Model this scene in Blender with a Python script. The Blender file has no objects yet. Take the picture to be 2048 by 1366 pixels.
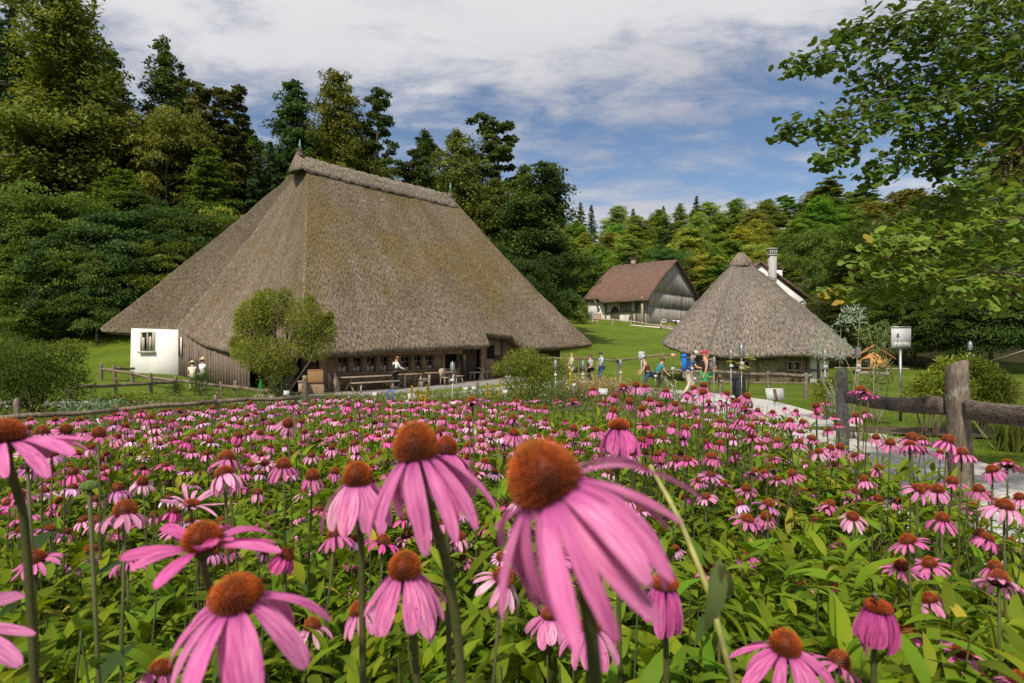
import bpy, bmesh, math, random
import numpy as np
from mathutils import Vector, Matrix, Euler, Quaternion
S = bpy.context.scene
COL = S.collection
R = math.radians
rng = np.random.default_rng(11)
random.seed(5)

# ------------------------------------------------------------------ camera
F, HY, CZ = 1195.0, 690.0, 1.45           # focal length and horizon row of the photograph (2048 px wide), eye height
cam_d = bpy.data.cameras.new('camera')
cam = bpy.data.objects.new('camera', cam_d); COL.objects.link(cam)
cam.location = (0, 0, CZ); cam.rotation_euler = (R(90), 0, 0)
cam_d.sensor_width = 36; cam_d.lens = 36 * F / 2048
cam_d.shift_y = (HY - 683) / 2048
cam_d.clip_start = 0.02; cam_d.clip_end = 3000
cam_d.dof.use_dof = True; cam_d.dof.focus_distance = 4.5; cam_d.dof.aperture_fstop = 7.0
S.camera = cam

def at(px, py, d):                          # photo pixel at depth d -> world
    return Vector(((px - 1024) / F * d, d, CZ - (py - HY) / F * d))

# ------------------------------------------------------------------ node helper
def N(nt, t, ins=None, **kw):
    n = nt.nodes.new(t)
    for k, v in kw.items(): setattr(n, k, v)
    for k, v in (ins or {}).items():
        s = n.inputs[k]
        if isinstance(v, bpy.types.NodeSocket): nt.links.new(v, s)
        else: s.default_value = v
    return n
def MATH(nt, op, a, b=None, clamp=False):
    ins = {0: a}
    if b is not None: ins[1] = b
    return N(nt, 'ShaderNodeMath', ins, operation=op, use_clamp=clamp).outputs[0]
def SMOOTH(nt, v, a, b, lo=0.0, hi=1.0):
    return N(nt, 'ShaderNodeMapRange', {'Value': v, 'From Min': a, 'From Max': b, 'To Min': lo, 'To Max': hi}, interpolation_type='SMOOTHSTEP').outputs[0]
def MIX(nt, f, a, b, blend='MIX'):
    n = nt.nodes.new('ShaderNodeMix'); n.data_type = 'RGBA'; n.blend_type = blend
    for i, v in ((0, f), (6, a), (7, b)):
        if isinstance(v, bpy.types.NodeSocket): nt.links.new(v, n.inputs[i])
        else: n.inputs[i].default_value = v if i == 0 else (*v[:3], 1)
    return n.outputs[2]

# ------------------------------------------------------------------ sky and sun
SUN = Vector((-0.24, -0.62, 0.75)).normalized()
el = math.asin(SUN.z); az = math.atan2(SUN.x, SUN.y)
W = bpy.data.worlds.new('World'); S.world = W; W.use_nodes = True
nt = W.node_tree; nt.nodes.clear()
sky = N(nt, 'ShaderNodeTexSky', sky_type='NISHITA', sun_disc=False, sun_elevation=el, sun_rotation=az,
        altitude=600, air_density=1.0, dust_density=0.5, ozone_density=1.6)
tc = N(nt, 'ShaderNodeTexCoord')
sep = N(nt, 'ShaderNodeSeparateXYZ', {0: tc.outputs['Generated']})
zz = MATH(nt, 'ADD', MATH(nt, 'MAXIMUM', sep.outputs[2], 0.0), 0.13)
u = MATH(nt, 'DIVIDE', sep.outputs[0], zz); v = MATH(nt, 'DIVIDE', sep.outputs[1], zz)
uv = N(nt, 'ShaderNodeCombineXYZ', {0: u, 1: v, 2: 3.7}).outputs[0]
mp = N(nt, 'ShaderNodeMapping', {'Vector': uv, 'Rotation': (0, 0, R(-24)), 'Scale': (0.70, 1.05, 1)}).outputs[0]
n1 = N(nt, 'ShaderNodeTexNoise', {'Vector': mp, 'Scale': 0.95, 'Detail': 10, 'Roughness': 0.62, 'Distortion': 0.35}).outputs[0]
n2 = N(nt, 'ShaderNodeTexNoise', {'Vector': mp, 'Scale': 5.2, 'Detail': 10, 'Roughness': 0.64, 'Distortion': 0.35}).outputs[0]
n3 = N(nt, 'ShaderNodeTexNoise', {'Vector': mp, 'Scale': 0.5, 'Detail': 4, 'Roughness': 0.5}).outputs[0]
hi = SMOOTH(nt, sep.outputs[2], 0.30, 0.50)
lo = MATH(nt, 'SUBTRACT', 1.0, SMOOTH(nt, sep.outputs[2], 0.17, 0.265))
bias = MATH(nt, 'ADD', MATH(nt, 'MULTIPLY', hi, 0.17), MATH(nt, 'MULTIPLY', lo, 0.12))
dens = MATH(nt, 'ADD', MATH(nt, 'ADD', MATH(nt, 'MULTIPLY', n1, 0.58), MATH(nt, 'MULTIPLY', n2, 0.44)), bias)
mask = SMOOTH(nt, dens, 0.46, 0.685)
ccol = MIX(nt, SMOOTH(nt, n3, 0.40, 0.62), (8.2, 8.0, 8.1), (4.9, 4.9, 5.4))
ccol = MIX(nt, MATH(nt, 'MULTIPLY', lo, 0.55), ccol, (8.0, 7.8, 7.8))
skyc = MIX(nt, 1.0, sky.outputs[0], (1.06, 1.07, 1.10), 'MULTIPLY')
wcol = MIX(nt, MATH(nt, 'MULTIPLY', mask, 0.93), skyc, ccol)
bg = N(nt, 'ShaderNodeBackground', {'Color': wcol, 'Strength': 0.10})
nt.links.new(bg.outputs[0], N(nt, 'ShaderNodeOutputWorld').inputs[0])

sl = bpy.data.lights.new('sun', 'SUN'); sl.energy = 4.9; sl.angle = R(2.5); sl.color = (1.0, 0.92, 0.79)
so = bpy.data.objects.new('sun', sl); COL.objects.link(so)
so.rotation_euler = (-SUN).to_track_quat('-Z', 'Y').to_euler()
S.view_settings.view_transform = 'Standard'; S.view_settings.look = 'None'
S.view_settings.exposure = 0.0; S.view_settings.gamma = 1.0
S.cycles.max_bounces = 5; S.cycles.diffuse_bounces = 3; S.cycles.glossy_bounces = 2
S.cycles.transmission_bounces = 3; S.cycles.transparent_max_bounces = 6
S.cycles.use_denoising = False
S.cycles.use_adaptive_sampling = True; S.cycles.adaptive_threshold = 0.012
S.cycles.sample_clamp_indirect = 3; S.cycles.sample_clamp_direct = 9

# ------------------------------------------------------------------ materials
MATS = {}
def newmat(name):
    m = bpy.data.materials.new(name); m.use_nodes = True
    t = m.node_tree; t.nodes.clear()
    return m, t
def finish(t, col, rough=0.7, bump=None, spec=0.3, trans=0.0, tcol=None, metal=0.0):
    ins = {'Base Color': col, 'Roughness': rough, 'Metallic': metal, 'Specular IOR Level': spec}
    p = N(t, 'ShaderNodeBsdfPrincipled', ins)
    if bump is not None: t.links.new(bump, p.inputs['Normal'])
    out = p.outputs[0]
    if trans > 0:
        tr = N(t, 'ShaderNodeBsdfTranslucent', {'Color': tcol if tcol is not None else col})
        if bump is not None: t.links.new(bump, tr.inputs['Normal'])
        out = N(t, 'ShaderNodeMixShader', {0: trans, 1: out, 2: tr.outputs[0]}).outputs[0]
    o = N(t, 'ShaderNodeOutputMaterial'); t.links.new(out, o.inputs[0])
def pmat(name, c1, c2, scale=3.0, stretch=(1, 1, 1), rough=0.75, bump=0.3, bdist=0.01, fine=40.0, fineamt=0.35, spec=0.25, c3=None, c3scale=0.6, metal=0.0):
    """two-tone surface: coarse noise between c1 and c2, fine grain on top, bump from the grain"""
    if name in MATS: return MATS[name]
    m, t = newmat(name)
    co = N(t, 'ShaderNodeTexCoord').outputs['Object']
    mp = N(t, 'ShaderNodeMapping', {'Vector': co, 'Scale': stretch}).outputs[0]
    a = N(t, 'ShaderNodeTexNoise', {'Vector': mp, 'Scale': scale, 'Detail': 6, 'Roughness': 0.6}).outputs[0]
    b = N(t, 'ShaderNodeTexNoise', {'Vector': mp, 'Scale': fine, 'Detail': 4, 'Roughness': 0.6}).outputs[0]
    col = MIX(t, SMOOTH(t, a, 0.3, 0.7), c1, c2)
    if c3 is not None:
        c = N(t, 'ShaderNodeTexNoise', {'Vector': co, 'Scale': c3scale, 'Detail': 7, 'Roughness': 0.65}).outputs[0]
        col = MIX(t, SMOOTH(t, c, 0.52, 0.68), col, c3)
    g = SMOOTH(t, b, 0.25, 0.75, 1 - fineamt, 1 + fineamt)
    gc = N(t, 'ShaderNodeCombineXYZ', {0: g, 1: g, 2: g}).outputs[0]
    col = MIX(t, 1.0, col, gc, 'MULTIPLY')
    bp = None
    if bump > 0:
        bp = N(t, 'ShaderNodeBump', {'Strength': bump, 'Distance': bdist, 'Height': b}).outputs[0]
    finish(t, col, rough, bp, spec, metal=metal)
    MATS[name] = m
    return m
def leafmat(name, col=None, trans=0.35, rough=0.6, spec=0.12, yellow=0.0):
    """foliage: object colour (or a fixed one) times a per-leaf tint"""
    if name in MATS: return MATS[name]
    m, t = newmat(name)
    at_ = N(t, 'ShaderNodeAttribute', attribute_name='tint').outputs['Color']
    if col is None: base = N(t, 'ShaderNodeObjectInfo').outputs['Color']
    else: base = N(t, 'ShaderNodeRGB'); base.outputs[0].default_value = (*col, 1); base = base.outputs[0]
    c = MIX(t, 1.0, base, at_, 'MULTIPLY')
    tcl = MIX(t, 1.0, c, (1.5, 1.45, 0.6), 'MULTIPLY')
    finish(t, c, rough, None, spec, trans, tcl)
    MATS[name] = m
    return m
def tintmat(name, rough=0.6, trans=0.0, spec=0.3):
    """colour straight from the mesh's own tint attribute"""
    if name in MATS: return MATS[name]
    m, t = newmat(name)
    a = N(t, 'ShaderNodeAttribute', attribute_name='tint').outputs['Color']
    finish(t, a, rough, None, spec, trans)
    MATS[name] = m
    return m

# ------------------------------------------------------------------ mesh helpers
def npmesh(name, verts, faces, tint=None, uv=None, smooth=False):
    """verts (n,3), faces (m,k) array or list of arrays with different k; tint (n,3) point colours"""
    me = bpy.data.meshes.new(name)
    verts = np.asarray(verts, np.float32)
    fl = faces if isinstance(faces, list) else [faces]
    fl = [np.asarray(f, np.int32) for f in fl if len(f)]
    me.vertices.add(len(verts)); me.vertices.foreach_set('co', verts.ravel())
    nl = sum(f.size for f in fl); npy = sum(len(f) for f in fl)
    me.loops.add(nl); me.polygons.add(npy)
    me.loops.foreach_set('vertex_index', np.concatenate([f.ravel() for f in fl]))
    tot = np.concatenate([np.full(len(f), f.shape[1], np.int32) for f in fl])
    st = np.concatenate([[0], np.cumsum(tot)[:-1]]).astype(np.int32)
    me.polygons.foreach_set('loop_start', st)
    if smooth: me.polygons.foreach_set('use_smooth', np.ones(npy, bool))
    if tint is not None:
        a = me.attributes.new('tint', 'FLOAT_COLOR', 'POINT')
        c = np.ones((len(verts), 4), np.float32); c[:, :3] = tint
        a.data.foreach_set('color', c.ravel())
    if uv is not None:
        l = me.uv_layers.new(name='UVMap')
        idx = np.concatenate([f.ravel() for f in fl])
        l.data.foreach_set('uv', np.asarray(uv, np.float32)[idx].ravel())
    me.update(calc_edges=True); me.validate()
    return me
def link(name, me, mat=None, parent=None, loc=None):
    if mat is not None and not me.materials: me.materials.append(mat)
    o = bpy.data.objects.new(name, me); COL.objects.link(o)
    if parent is not None: o.parent = parent
    if loc is not None: o.location = loc
    return o
def tag(o, label=None, cat=None, group=None, kind=None):
    if label: o['label'] = label
    if cat: o['category'] = cat
    if group: o['group'] = group
    if kind: o['kind'] = kind
    return o
def thing(name, label, cat, loc=(0, 0, 0), rotz=0.0, group=None):
    o = bpy.data.objects.new(name, None); COL.objects.link(o)
    o.empty_display_size = 0.1
    o.location = loc; o.rotation_euler = (0, 0, rotz)
    return tag(o, label, cat, group)
def dup(root, loc=None, rotz=None, label=None, scale=None):
    r = root.copy(); COL.objects.link(r)
    if loc is not None: r.location = loc
    if rotz is not None: r.rotation_euler = (0, 0, rotz)
    if scale is not None: r.scale = (scale,) * 3 if not hasattr(scale, '__len__') else scale
    if label: r['label'] = label
    for ch in list(root.children):
        c = ch.copy(); COL.objects.link(c); c.parent = r
        for g in ch.children:
            d = g.copy(); COL.objects.link(d); d.parent = c
    return r

class MB:
    def __init__(s): s.v = []; s.f = {}; s.n = 0
    def add(s, v, f):
        v = np.asarray(v, float); 
        for q in f: s.f.setdefault(len(q), []).append([i + s.n for i in q])
        s.v.append(v); s.n += len(v); return s
    def box(s, c, size, rz=0.0, rx=0.0, ry=0.0, taper=1.0):
        x, y, z = [k / 2 for k in size]
        p = [(-x, -y, -z), (x, -y, -z), (x, y, -z), (-x, y, -z), (-x * taper, -y * taper, z), (x * taper, -y * taper, z), (x * taper, y * taper, z), (-x * taper, y * taper, z)]
        m = Euler((rx, ry, rz)).to_matrix()
        return s.add([tuple(m @ Vector(q) + Vector(c)) for q in p],
              [(3, 2, 1, 0), (4, 5, 6, 7), (0, 1, 5, 4), (1, 2, 6, 5), (2, 3, 7, 6), (3, 0, 4, 7)])
    def beam(s, a, b, w, h, up=(0, 0, 1)):
        """squared timber from a to b"""
        a, b = Vector(a), Vector(b); d = (b - a); L = d.length; d.normalize()
        x = d.cross(Vector(up)); x = Vector((1, 0, 0)) if x.length < 1e-4 else x.normalized()
        y = x.cross(d).normalized()
        p = []
        for q in (a, b):
            for sx, sy in ((-1, -1), (1, -1), (1, 1), (-1, 1)): p.append(tuple(q + x * sx * w / 2 + y * sy * h / 2))
        return s.add(p, [(3, 2, 1, 0), (4, 5, 6, 7), (0, 1, 5, 4), (1, 2, 6, 5), (2, 3, 7, 6), (3, 0, 4, 7)])
    def tube(s, pts, rad, n=6, cap=True):
        pts = [Vector(p) for p in pts]; k = len(pts)
        if not hasattr(rad, '__len__'): rad = [rad] * k
        v = []; prev = None
        for i, p in enumerate(pts):
            d = (pts[min(i + 1, k - 1)] - pts[max(i - 1, 0)])
            d = d.normalized() if d.length > 1e-9 else Vector((0, 0, 1))
            if prev is None:
                x = d.orthogonal().normalized()
            else:
                x = (prev - d * prev.dot(d)); x = x.normalized() if x.length > 1e-6 else d.orthogonal().normalized()
            prev = x; y = d.cross(x)
            for j in range(n):
                a = 2 * math.pi * j / n
                v.append(tuple(p + (x * math.cos(a) + y * math.sin(a)) * rad[i]))
        f = []
        for i in range(k - 1):
            for j in range(n):
                f.append((i * n + j, i * n + (j + 1) % n, (i + 1) * n + (j + 1) % n, (i + 1) * n + j))
        if cap:
            f.append(tuple(range(n))[::-1]); f.append(tuple((k - 1) * n + j for j in range(n)))
        return s.add(v, f)
    def lathe(s, prof, c=(0, 0, 0), n=14):
        """profile [(r,z)...] turned round the vertical through c"""
        v = []; k = len(prof)
        for r, z in prof:
            for j in range(n):
                a = 2 * math.pi * j / n
                v.append((c[0] + r * math.cos(a), c[1] + r * math.sin(a), c[2] + z))
        f = []
        for i in range(k - 1):
            for j in range(n):
                f.append((i * n + j, i * n + (j + 1) % n, (i + 1) * n + (j + 1) % n, (i + 1) * n + j))
        f.append(tuple(range(n))[::-1]); f.append(tuple((k - 1) * n + j for j in range(n)))
        return s.add(v, f)
    def ball(s, c, r, n=10, m=6, rot=None):
        r = (r, r, r) if not hasattr(r, '__len__') else r
        v = []; f = []
        for i in range(m + 1):
            th = math.pi * (i + 0.0) / m
            for j in range(n):
                a = 2 * math.pi * j / n
                q = Vector((r[0] * math.sin(th) * math.cos(a), r[1] * math.sin(th) * math.sin(a), r[2] * math.cos(th)))
                if rot is not None: q = rot @ q
                v.append(tuple(q + Vector(c)))
        for i in range(m):
            for j in range(n):
                f.append((i * n + j, (i + 1) * n + j, (i + 1) * n + (j + 1) % n, i * n + (j + 1) % n))
        return s.add(v, f)
    def prism(s, poly, off):
        """polygon (list of 3d points) pushed along off"""
        k = len(poly); off = Vector(off)
        v = [tuple(p) for p in poly] + [tuple(Vector(p) + off) for p in poly]
        f = [tuple(range(k))[::-1], tuple(range(k, 2 * k))] + [(i, (i + 1) % k, k + (i + 1) % k, k + i) for i in range(k)]
        return s.add(v, f)
    def mesh(s, name, smooth=False):
        me = npmesh(name, np.concatenate(s.v), [np.array(f) for f in s.f.values()], smooth=smooth)
        bm = bmesh.new(); bm.from_mesh(me); bmesh.ops.recalc_face_normals(bm, faces=bm.faces); bm.to_mesh(me); bm.free()
        return me
    def build(s, name, mat, parent=None, smooth=False, bevel=0.0):
        o = link(name, s.mesh(name, smooth), mat, parent)
        if bevel > 0:
            b = o.modifiers.new('bevel', 'BEVEL'); b.width = bevel; b.segments = 2; b.limit_method = 'ANGLE'
        return o

def vnoise(p, scale, seed=0):
    """cheap smooth value noise for numpy points (n,3)"""
    q = np.asarray(p, float) * scale + seed * 17.31
    i = np.floor(q).astype(np.int64); f = q - i; f = f * f * (3 - 2 * f)
    out = 0
    for dx in (0, 1):
        for dy in (0, 1):
            for dz in (0, 1):
                h = (i[:, 0] + dx) * 374761393 + (i[:, 1] + dy) * 668265263 + (i[:, 2] + dz) * 2147483647 + seed * 974711
                h = (h ^ (h >> 13)) * 1274126177; h = (h ^ (h >> 16)) & 0xffff
                w = (f[:, 0] if dx else 1 - f[:, 0]) * (f[:, 1] if dy else 1 - f[:, 1]) * (f[:, 2] if dz else 1 - f[:, 2])
                out = out + w * h / 65535.0
    return out - 0.5
def rotmats(fwd, up):
    """(n,3) forward (local +y) and rough up (local +z) -> (n,3,3) column matrices"""
    y = fwd / np.maximum(np.linalg.norm(fwd, axis=1, keepdims=True), 1e-9)
    x = np.cross(y, up); x /= np.maximum(np.linalg.norm(x, axis=1, keepdims=True), 1e-9)
    z = np.cross(x, y)
    return np.stack([x, y, z], axis=2)
def scatter(tv, tf, pos, mats, scale):
    """copies of template (tv, tf) -> verts, faces"""
    tv = np.asarray(tv, float); tf = np.asarray(tf); n = len(pos)
    sc = np.asarray(scale, float); sc = sc.reshape(n, 1, -1)
    v = np.einsum('nij,nkj->nki', mats, tv[None] * sc) + pos[:, None]
    f = tf[None] + (np.arange(n) * len(tv))[:, None, None]
    return v.reshape(-1, 3), f.reshape(-1, tf.shape[1])
def unit(n):
    v = rng.normal(size=(n, 3)); return v / np.linalg.norm(v, axis=1, keepdims=True)

# ------------------------------------------------------------------ terrain
def sp(t, w=2.0): return w * np.logaddexp(0, t / w)
def sstep(t, a, b):
    q = np.clip((t - a) / (b - a), 0, 1); return q * q * (3 - 2 * q)
def gh(x, y):
    x = np.asarray(x, float); y = np.asarray(y, float)
    a = np.clip(x / np.maximum(np.abs(y), 1.0), -1.2, 1.2)
    ka = [-1.2, -.55, -.3, .02, .1, .33, .45, .6, 1.2]
    y1 = np.interp(a, ka, [42, 42, 44, 47, 47, 48, 46, 44, 42])
    s1 = np.interp(a, ka, [.25, .25, .22, .12, .111, .09, .03, .04, .06])
    y2 = np.interp(a, ka, [58, 58, 62, 84, 114, 110, 72, 56, 50])
    s2 = np.interp(a, ka, [.36, .36, .36, .32, .28, .28, .28, .28, .28])
    base = np.interp(y, [-50, 3, 6, 11, 19, 24, 30, 36, 45], [0, 0, -.08, -.25, -.45, -.58, -.72, -.82, -.85])
    base = base - .38 * np.exp(-((x + 10) / 9) ** 2) * sstep(y, 16, 30)
    h = base + s1 * sp(y - y1) + (s2 - s1) * sp(y - y2, 4.0)
    h = h + 0.10 * np.sin(x * .21 + 1) * np.sin(y * .17) * sstep(y, 30, 60)
    return 60 * np.tanh(h / 60)
def g1(x, y): return float(gh(x, y))
# ------------------------------------------------------------------ ground
def ground_mat():
    m, t = newmat('meadow_grass')
    co = N(t, 'ShaderNodeTexCoord').outputs['Object']
    a = N(t, 'ShaderNodeTexNoise', {'Vector': co, 'Scale': 0.16, 'Detail': 6, 'Roughness': 0.6}).outputs[0]
    b = N(t, 'ShaderNodeTexNoise', {'Vector': co, 'Scale': 2.2, 'Detail': 6, 'Roughness': 0.7}).outputs[0]
    c = N(t, 'ShaderNodeTexNoise', {'Vector': co, 'Scale': 22.0, 'Detail': 3, 'Roughness': 0.7}).outputs[0]
    col = MIX(t, SMOOTH(t, a, 0.35, 0.65), (0.135, 0.195, 0.018), (0.090, 0.145, 0.013))
    col = MIX(t, SMOOTH(t, b, 0.45, 0.75, 0, 0.7), col, (0.20, 0.22, 0.03))
    mid = N(t, 'ShaderNodeTexNoise', {'Vector': co, 'Scale': 0.7, 'Detail': 8, 'Roughness': 0.75}).outputs[0]
    col = MIX(t, SMOOTH(t, mid, 0.42, 0.66, 0, 0.6), col, (0.075, 0.115, 0.012))
    dry = N(t, 'ShaderNodeTexNoise', {'Vector': co, 'Scale': 0.10, 'Detail': 7, 'Roughness': 0.7}).outputs[0]
    col = MIX(t, SMOOTH(t, dry, 0.58, 0.72, 0, 0.65), col, (0.16, 0.15, 0.035))
    g = SMOOTH(t, c, 0.25, 0.75, 0.55, 1.35)
    col = MIX(t, 1.0, col, N(t, 'ShaderNodeCombineXYZ', {0: g, 1: g, 2: g}).outputs[0], 'MULTIPLY')
    z = N(t, 'ShaderNodeAttribute', attribute_name='tint').outputs['Color']
    zs = N(t, 'ShaderNodeSeparateXYZ', {0: z})
    litter = MIX(t, SMOOTH(t, b, 0.3, 0.7), (0.035, 0.026, 0.014), (0.05, 0.055, 0.018))
    soil = MIX(t, SMOOTH(t, b, 0.3, 0.7), (0.045, 0.030, 0.018), (0.09, 0.065, 0.04))
    col = MIX(t, zs.outputs[0], col, litter)
    col = MIX(t, zs.outputs[1], col, soil)
    h = MATH(t, 'ADD', MATH(t, 'ADD', b, MATH(t, 'MULTIPLY', mid, 2.5)), MATH(t, 'MULTIPLY', c, 0.6))
    bp = N(t, 'ShaderNodeBump', {'Strength': 0.8, 'Distance': 0.12, 'Height': h}).outputs[0]
    finish(t, col, 0.9, bp, 0.1)
    return m
GRASS = ground_mat()
def make_ground():
    na, nr = 240, 190
    rr = np.concatenate([[0.0], np.geomspace(0.4, 900, nr)])
    th = np.linspace(0, 2 * np.pi, na, endpoint=False)
    # more columns in front (towards +y)
    th = th + 0.75 * np.sin(th)
    th = th  # 0 = +y
    X = rr[:, None] * np.sin(th)[None]; Y = rr[:, None] * np.cos(th)[None]
    Z = gh(X, Y)
    v = np.stack([X, Y, Z], -1).reshape(-1, 3)
    i, j = np.meshgrid(np.arange(len(rr) - 1), np.arange(na), indexing='ij')
    j2 = (j + 1) % na
    f = np.stack([i * na + j, (i + 1) * na + j, (i + 1) * na + j2, i * na + j2], -1).reshape(-1, 4)[:, ::-1]
    a = np.clip(X / np.maximum(np.abs(Y), 1), -1.2, 1.2)
    ka = [-1.2, -.55, -.3, .02, .1, .33, .45, .6, 1.2]
    y2 = np.interp(a, ka, [54, 54, 60, 70, 114, 110, 66, 50, 46])
    forest = sstep(Y - y2, -2, 3)
    bed = sstep(9.5 - Y, 0, 2) * sstep(4.2 - X, 0, .8) * sstep(Y + 3, 0, 1)
    tint = np.stack([forest, bed, 0 * bed], -1).reshape(-1, 3)
    o = link('ground', npmesh('ground', v, f, tint, smooth=True), GRASS)
    tag(o, 'mown green meadow rising towards the wooded hills', 'ground', kind='structure')
make_ground()

GRAVEL = pmat('pale_gravel', (0.36, 0.35, 0.33), (0.52, 0.50, 0.47), scale=1.3, rough=0.95, bump=1.0, bdist=0.02, fine=34, fineamt=0.55, c3=(0.20, 0.19, 0.16), c3scale=0.5)
LANE = pmat('lane_asphalt', (0.27, 0.265, 0.26), (0.36, 0.35, 0.34), scale=0.8, rough=0.9, bump=0.5, bdist=0.01, fine=60, fineamt=0.3)
SOIL = pmat('garden_soil', (0.045, 0.03, 0.018), (0.12, 0.085, 0.055), scale=4, rough=0.95, bump=1.0, bdist=0.03, fine=25, fineamt=0.6)
COBBLE = pmat('cobble', (0.20, 0.185, 0.165), (0.30, 0.28, 0.25), scale=2.0, rough=0.9, bump=1.0, bdist=0.03, fine=9, fineamt=0.5)
def strip(name, pts, mat, dz, label=None, sub=10, kind='structure'):
    """sheet following the terrain: pts = [(x,y,half width)]"""
    P = np.array(pts, float); k = np.arange(len(P)); q = np.linspace(0, len(P) - 1, (len(P) - 1) * sub + 1)
    X, Y, Wd = [np.interp(q, k, P[:, c]) for c in range(3)]
    for _ in range(6):
        for Z_ in (X, Y, Wd): Z_[1:-1] = (Z_[:-2] + 2 * Z_[1:-1] + Z_[2:]) / 4
    tx, ty = np.gradient(X), np.gradient(Y); L = np.hypot(tx, ty); tx, ty = tx / L, ty / L
    m = 13; s = np.linspace(-1, 1, m)
    edge = 0.10 * vnoise(np.stack([X, Y, 0 * X], -1), 1.3, 4)
    ww = (Wd + edge)[:, None] * s[None]
    VX = X[:, None] + ty[:, None] * ww; VY = Y[:, None] - tx[:, None] * ww
    VZ = gh(VX, VY) + dz
    n = len(X); i, j = np.meshgrid(np.arange(n - 1), np.arange(m - 1), indexing='ij')
    f = np.stack([i * m + j, i * m + j + 1, (i + 1) * m + j + 1, (i + 1) * m + j], -1).reshape(-1, 4)
    o = link(name, npmesh(name, np.stack([VX, VY, VZ], -1).reshape(-1, 3), f, smooth=True), mat)
    tag(o, label, kind=kind); return o
strip('gravel_path', [(4.2, -3, 1.5), (4.2, 2, 1.5), (4.2, 5, 1.45), (4.65, 8, 1.6), (5.8, 12, 1.35), (7.0, 17, 1.3), (7.3, 21, 1.7), (6.6, 25, 2.0), (5.0, 29, 2.2), (3.6, 33, 2.3)], GRAVEL, 0.03, 'pale gravel garden path')
strip('road', [(-24, 18, 2.0), (-15, 19.5, 1.9), (-8, 22.5, 1.9), (-4, 25.5, 1.9), (0, 30, 2.1), (3.0, 34.5, 2.4), (5.2, 37.5, 2.2)], LANE, 0.034, 'grey lane in front of the thatched farmhouse')
strip('path', [(20, 101.5, 1.0), (26, 100.5, 1.6), (31, 101, 1.8), (40, 107, 1.8)], pmat('sand_track', (.5, .45, .36), (.6, .55, .46), rough=.95, fine=30), 0.05, 'pale sandy track beside the barn')
strip('flower_bed', [(6.0, 12.3, .25), (7.2, 11.9, .7), (9, 11.4, .9), (11, 11.4, .9), (14, 11.8, .8)], SOIL, 0.035, 'bare soil bed along the lawn')

# ------------------------------------------------------------------ thatch
def thatchmat(name, c1, c2, moss, mossamt, dark):
    m, t = newmat(name)
    uvn = N(t, 'ShaderNodeTexCoord'); uv = uvn.outputs['UV']; co = uvn.outputs['Object']
    mp = N(t, 'ShaderNodeMapping', {'Vector': uv, 'Scale': (1, 0.40, 1)}).outputs[0]
    a = N(t, 'ShaderNodeTexNoise', {'Vector': mp, 'Scale': 8.5, 'Detail': 5, 'Roughness': 0.75}).outputs[0]
    mp2 = N(t, 'ShaderNodeMapping', {'Vector': uv, 'Scale': (1, 0.16, 1)}).outputs[0]
    b = N(t, 'ShaderNodeTexNoise', {'Vector': mp2, 'Scale': 19.0, 'Detail': 3, 'Roughness': 0.8}).outputs[0]
    big = N(t, 'ShaderNodeTexNoise', {'Vector': co, 'Scale': 0.35, 'Detail': 7, 'Roughness': 0.65}).outputs[0]
    mp3 = N(t, 'ShaderNodeMapping', {'Vector': uv, 'Scale': (0.6, 0.13, 1)}).outputs[0]
    st = N(t, 'ShaderNodeTexNoise', {'Vector': mp3, 'Scale': 1.1, 'Detail': 6, 'Roughness': 0.65}).outputs[0]
    col = MIX(t, SMOOTH(t, big, 0.35, 0.65), c1, c2)
    col = MIX(t, SMOOTH(t, st, 0.35, 0.7, 0.0, 0.55), col, dark)
    mn = N(t, 'ShaderNodeTexNoise', {'Vector': co, 'Scale': 0.30, 'Detail': 8, 'Roughness': 0.72, 'Distortion': 0.4}).outputs[0]
    mv = N(t, 'ShaderNodeAttribute', attribute_name='tint').outputs['Color']
    ms = N(t, 'ShaderNodeSeparateXYZ', {0: mv}).outputs[0]
    mm = SMOOTH(t, MATH(t, 'ADD', mn, MATH(t, 'MULTIPLY', ms, 0.30)), 0.50, 0.78, 0, mossamt)
    mm2 = MATH(t, 'MULTIPLY', mm, SMOOTH(t, a, 0.32, 0.6))
    col = MIX(t, mm2, col, moss)
    hp_ = N(t, 'ShaderNodeSeparateXYZ', {0: mv}).outputs[1]
    col = MIX(t, MATH(t, 'MULTIPLY', hp_, SMOOTH(t, st, .42, .66, 0, .55)), col, (.40, .37, .33))
    g = SMOOTH(t, MATH(t, 'ADD', MATH(t, 'MULTIPLY', a, 0.55), MATH(t, 'MULTIPLY', b, 0.45)), 0.38, 0.63, 0.30, 1.9)
    col = MIX(t, 1.0, col, N(t, 'ShaderNodeCombineXYZ', {0: g, 1: g, 2: g}).outputs[0], 'MULTIPLY')
    h = MATH(t, 'ADD', a, MATH(t, 'MULTIPLY', b, 0.8))
    bp = N(t, 'ShaderNodeBump', {'Strength': 0.9, 'Distance': 0.10, 'Height': h}).outputs[0]
    finish(t, col, 0.95, bp, 0.05)
    return m
THATCH_BIG = thatchmat('mossy_thatch', (0.178, 0.142, 0.106), (0.218, 0.178, 0.135), (0.150, 0.110, 0.020), 0.72, (0.105, 0.080, 0.042))
THATCH_SMALL = thatchmat('grey_thatch', (0.205, 0.175, 0.145), (0.25, 0.215, 0.178), (0.12, 0.095, 0.05), 0.35, (0.115, 0.096, 0.078))
THATCH_CAP = thatchmat('ridge_thatch', (0.20, 0.165, 0.132), (0.245, 0.205, 0.165), (0.16, 0.12, 0.05), 0.3, (0.17, 0.14, 0.11))
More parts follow.
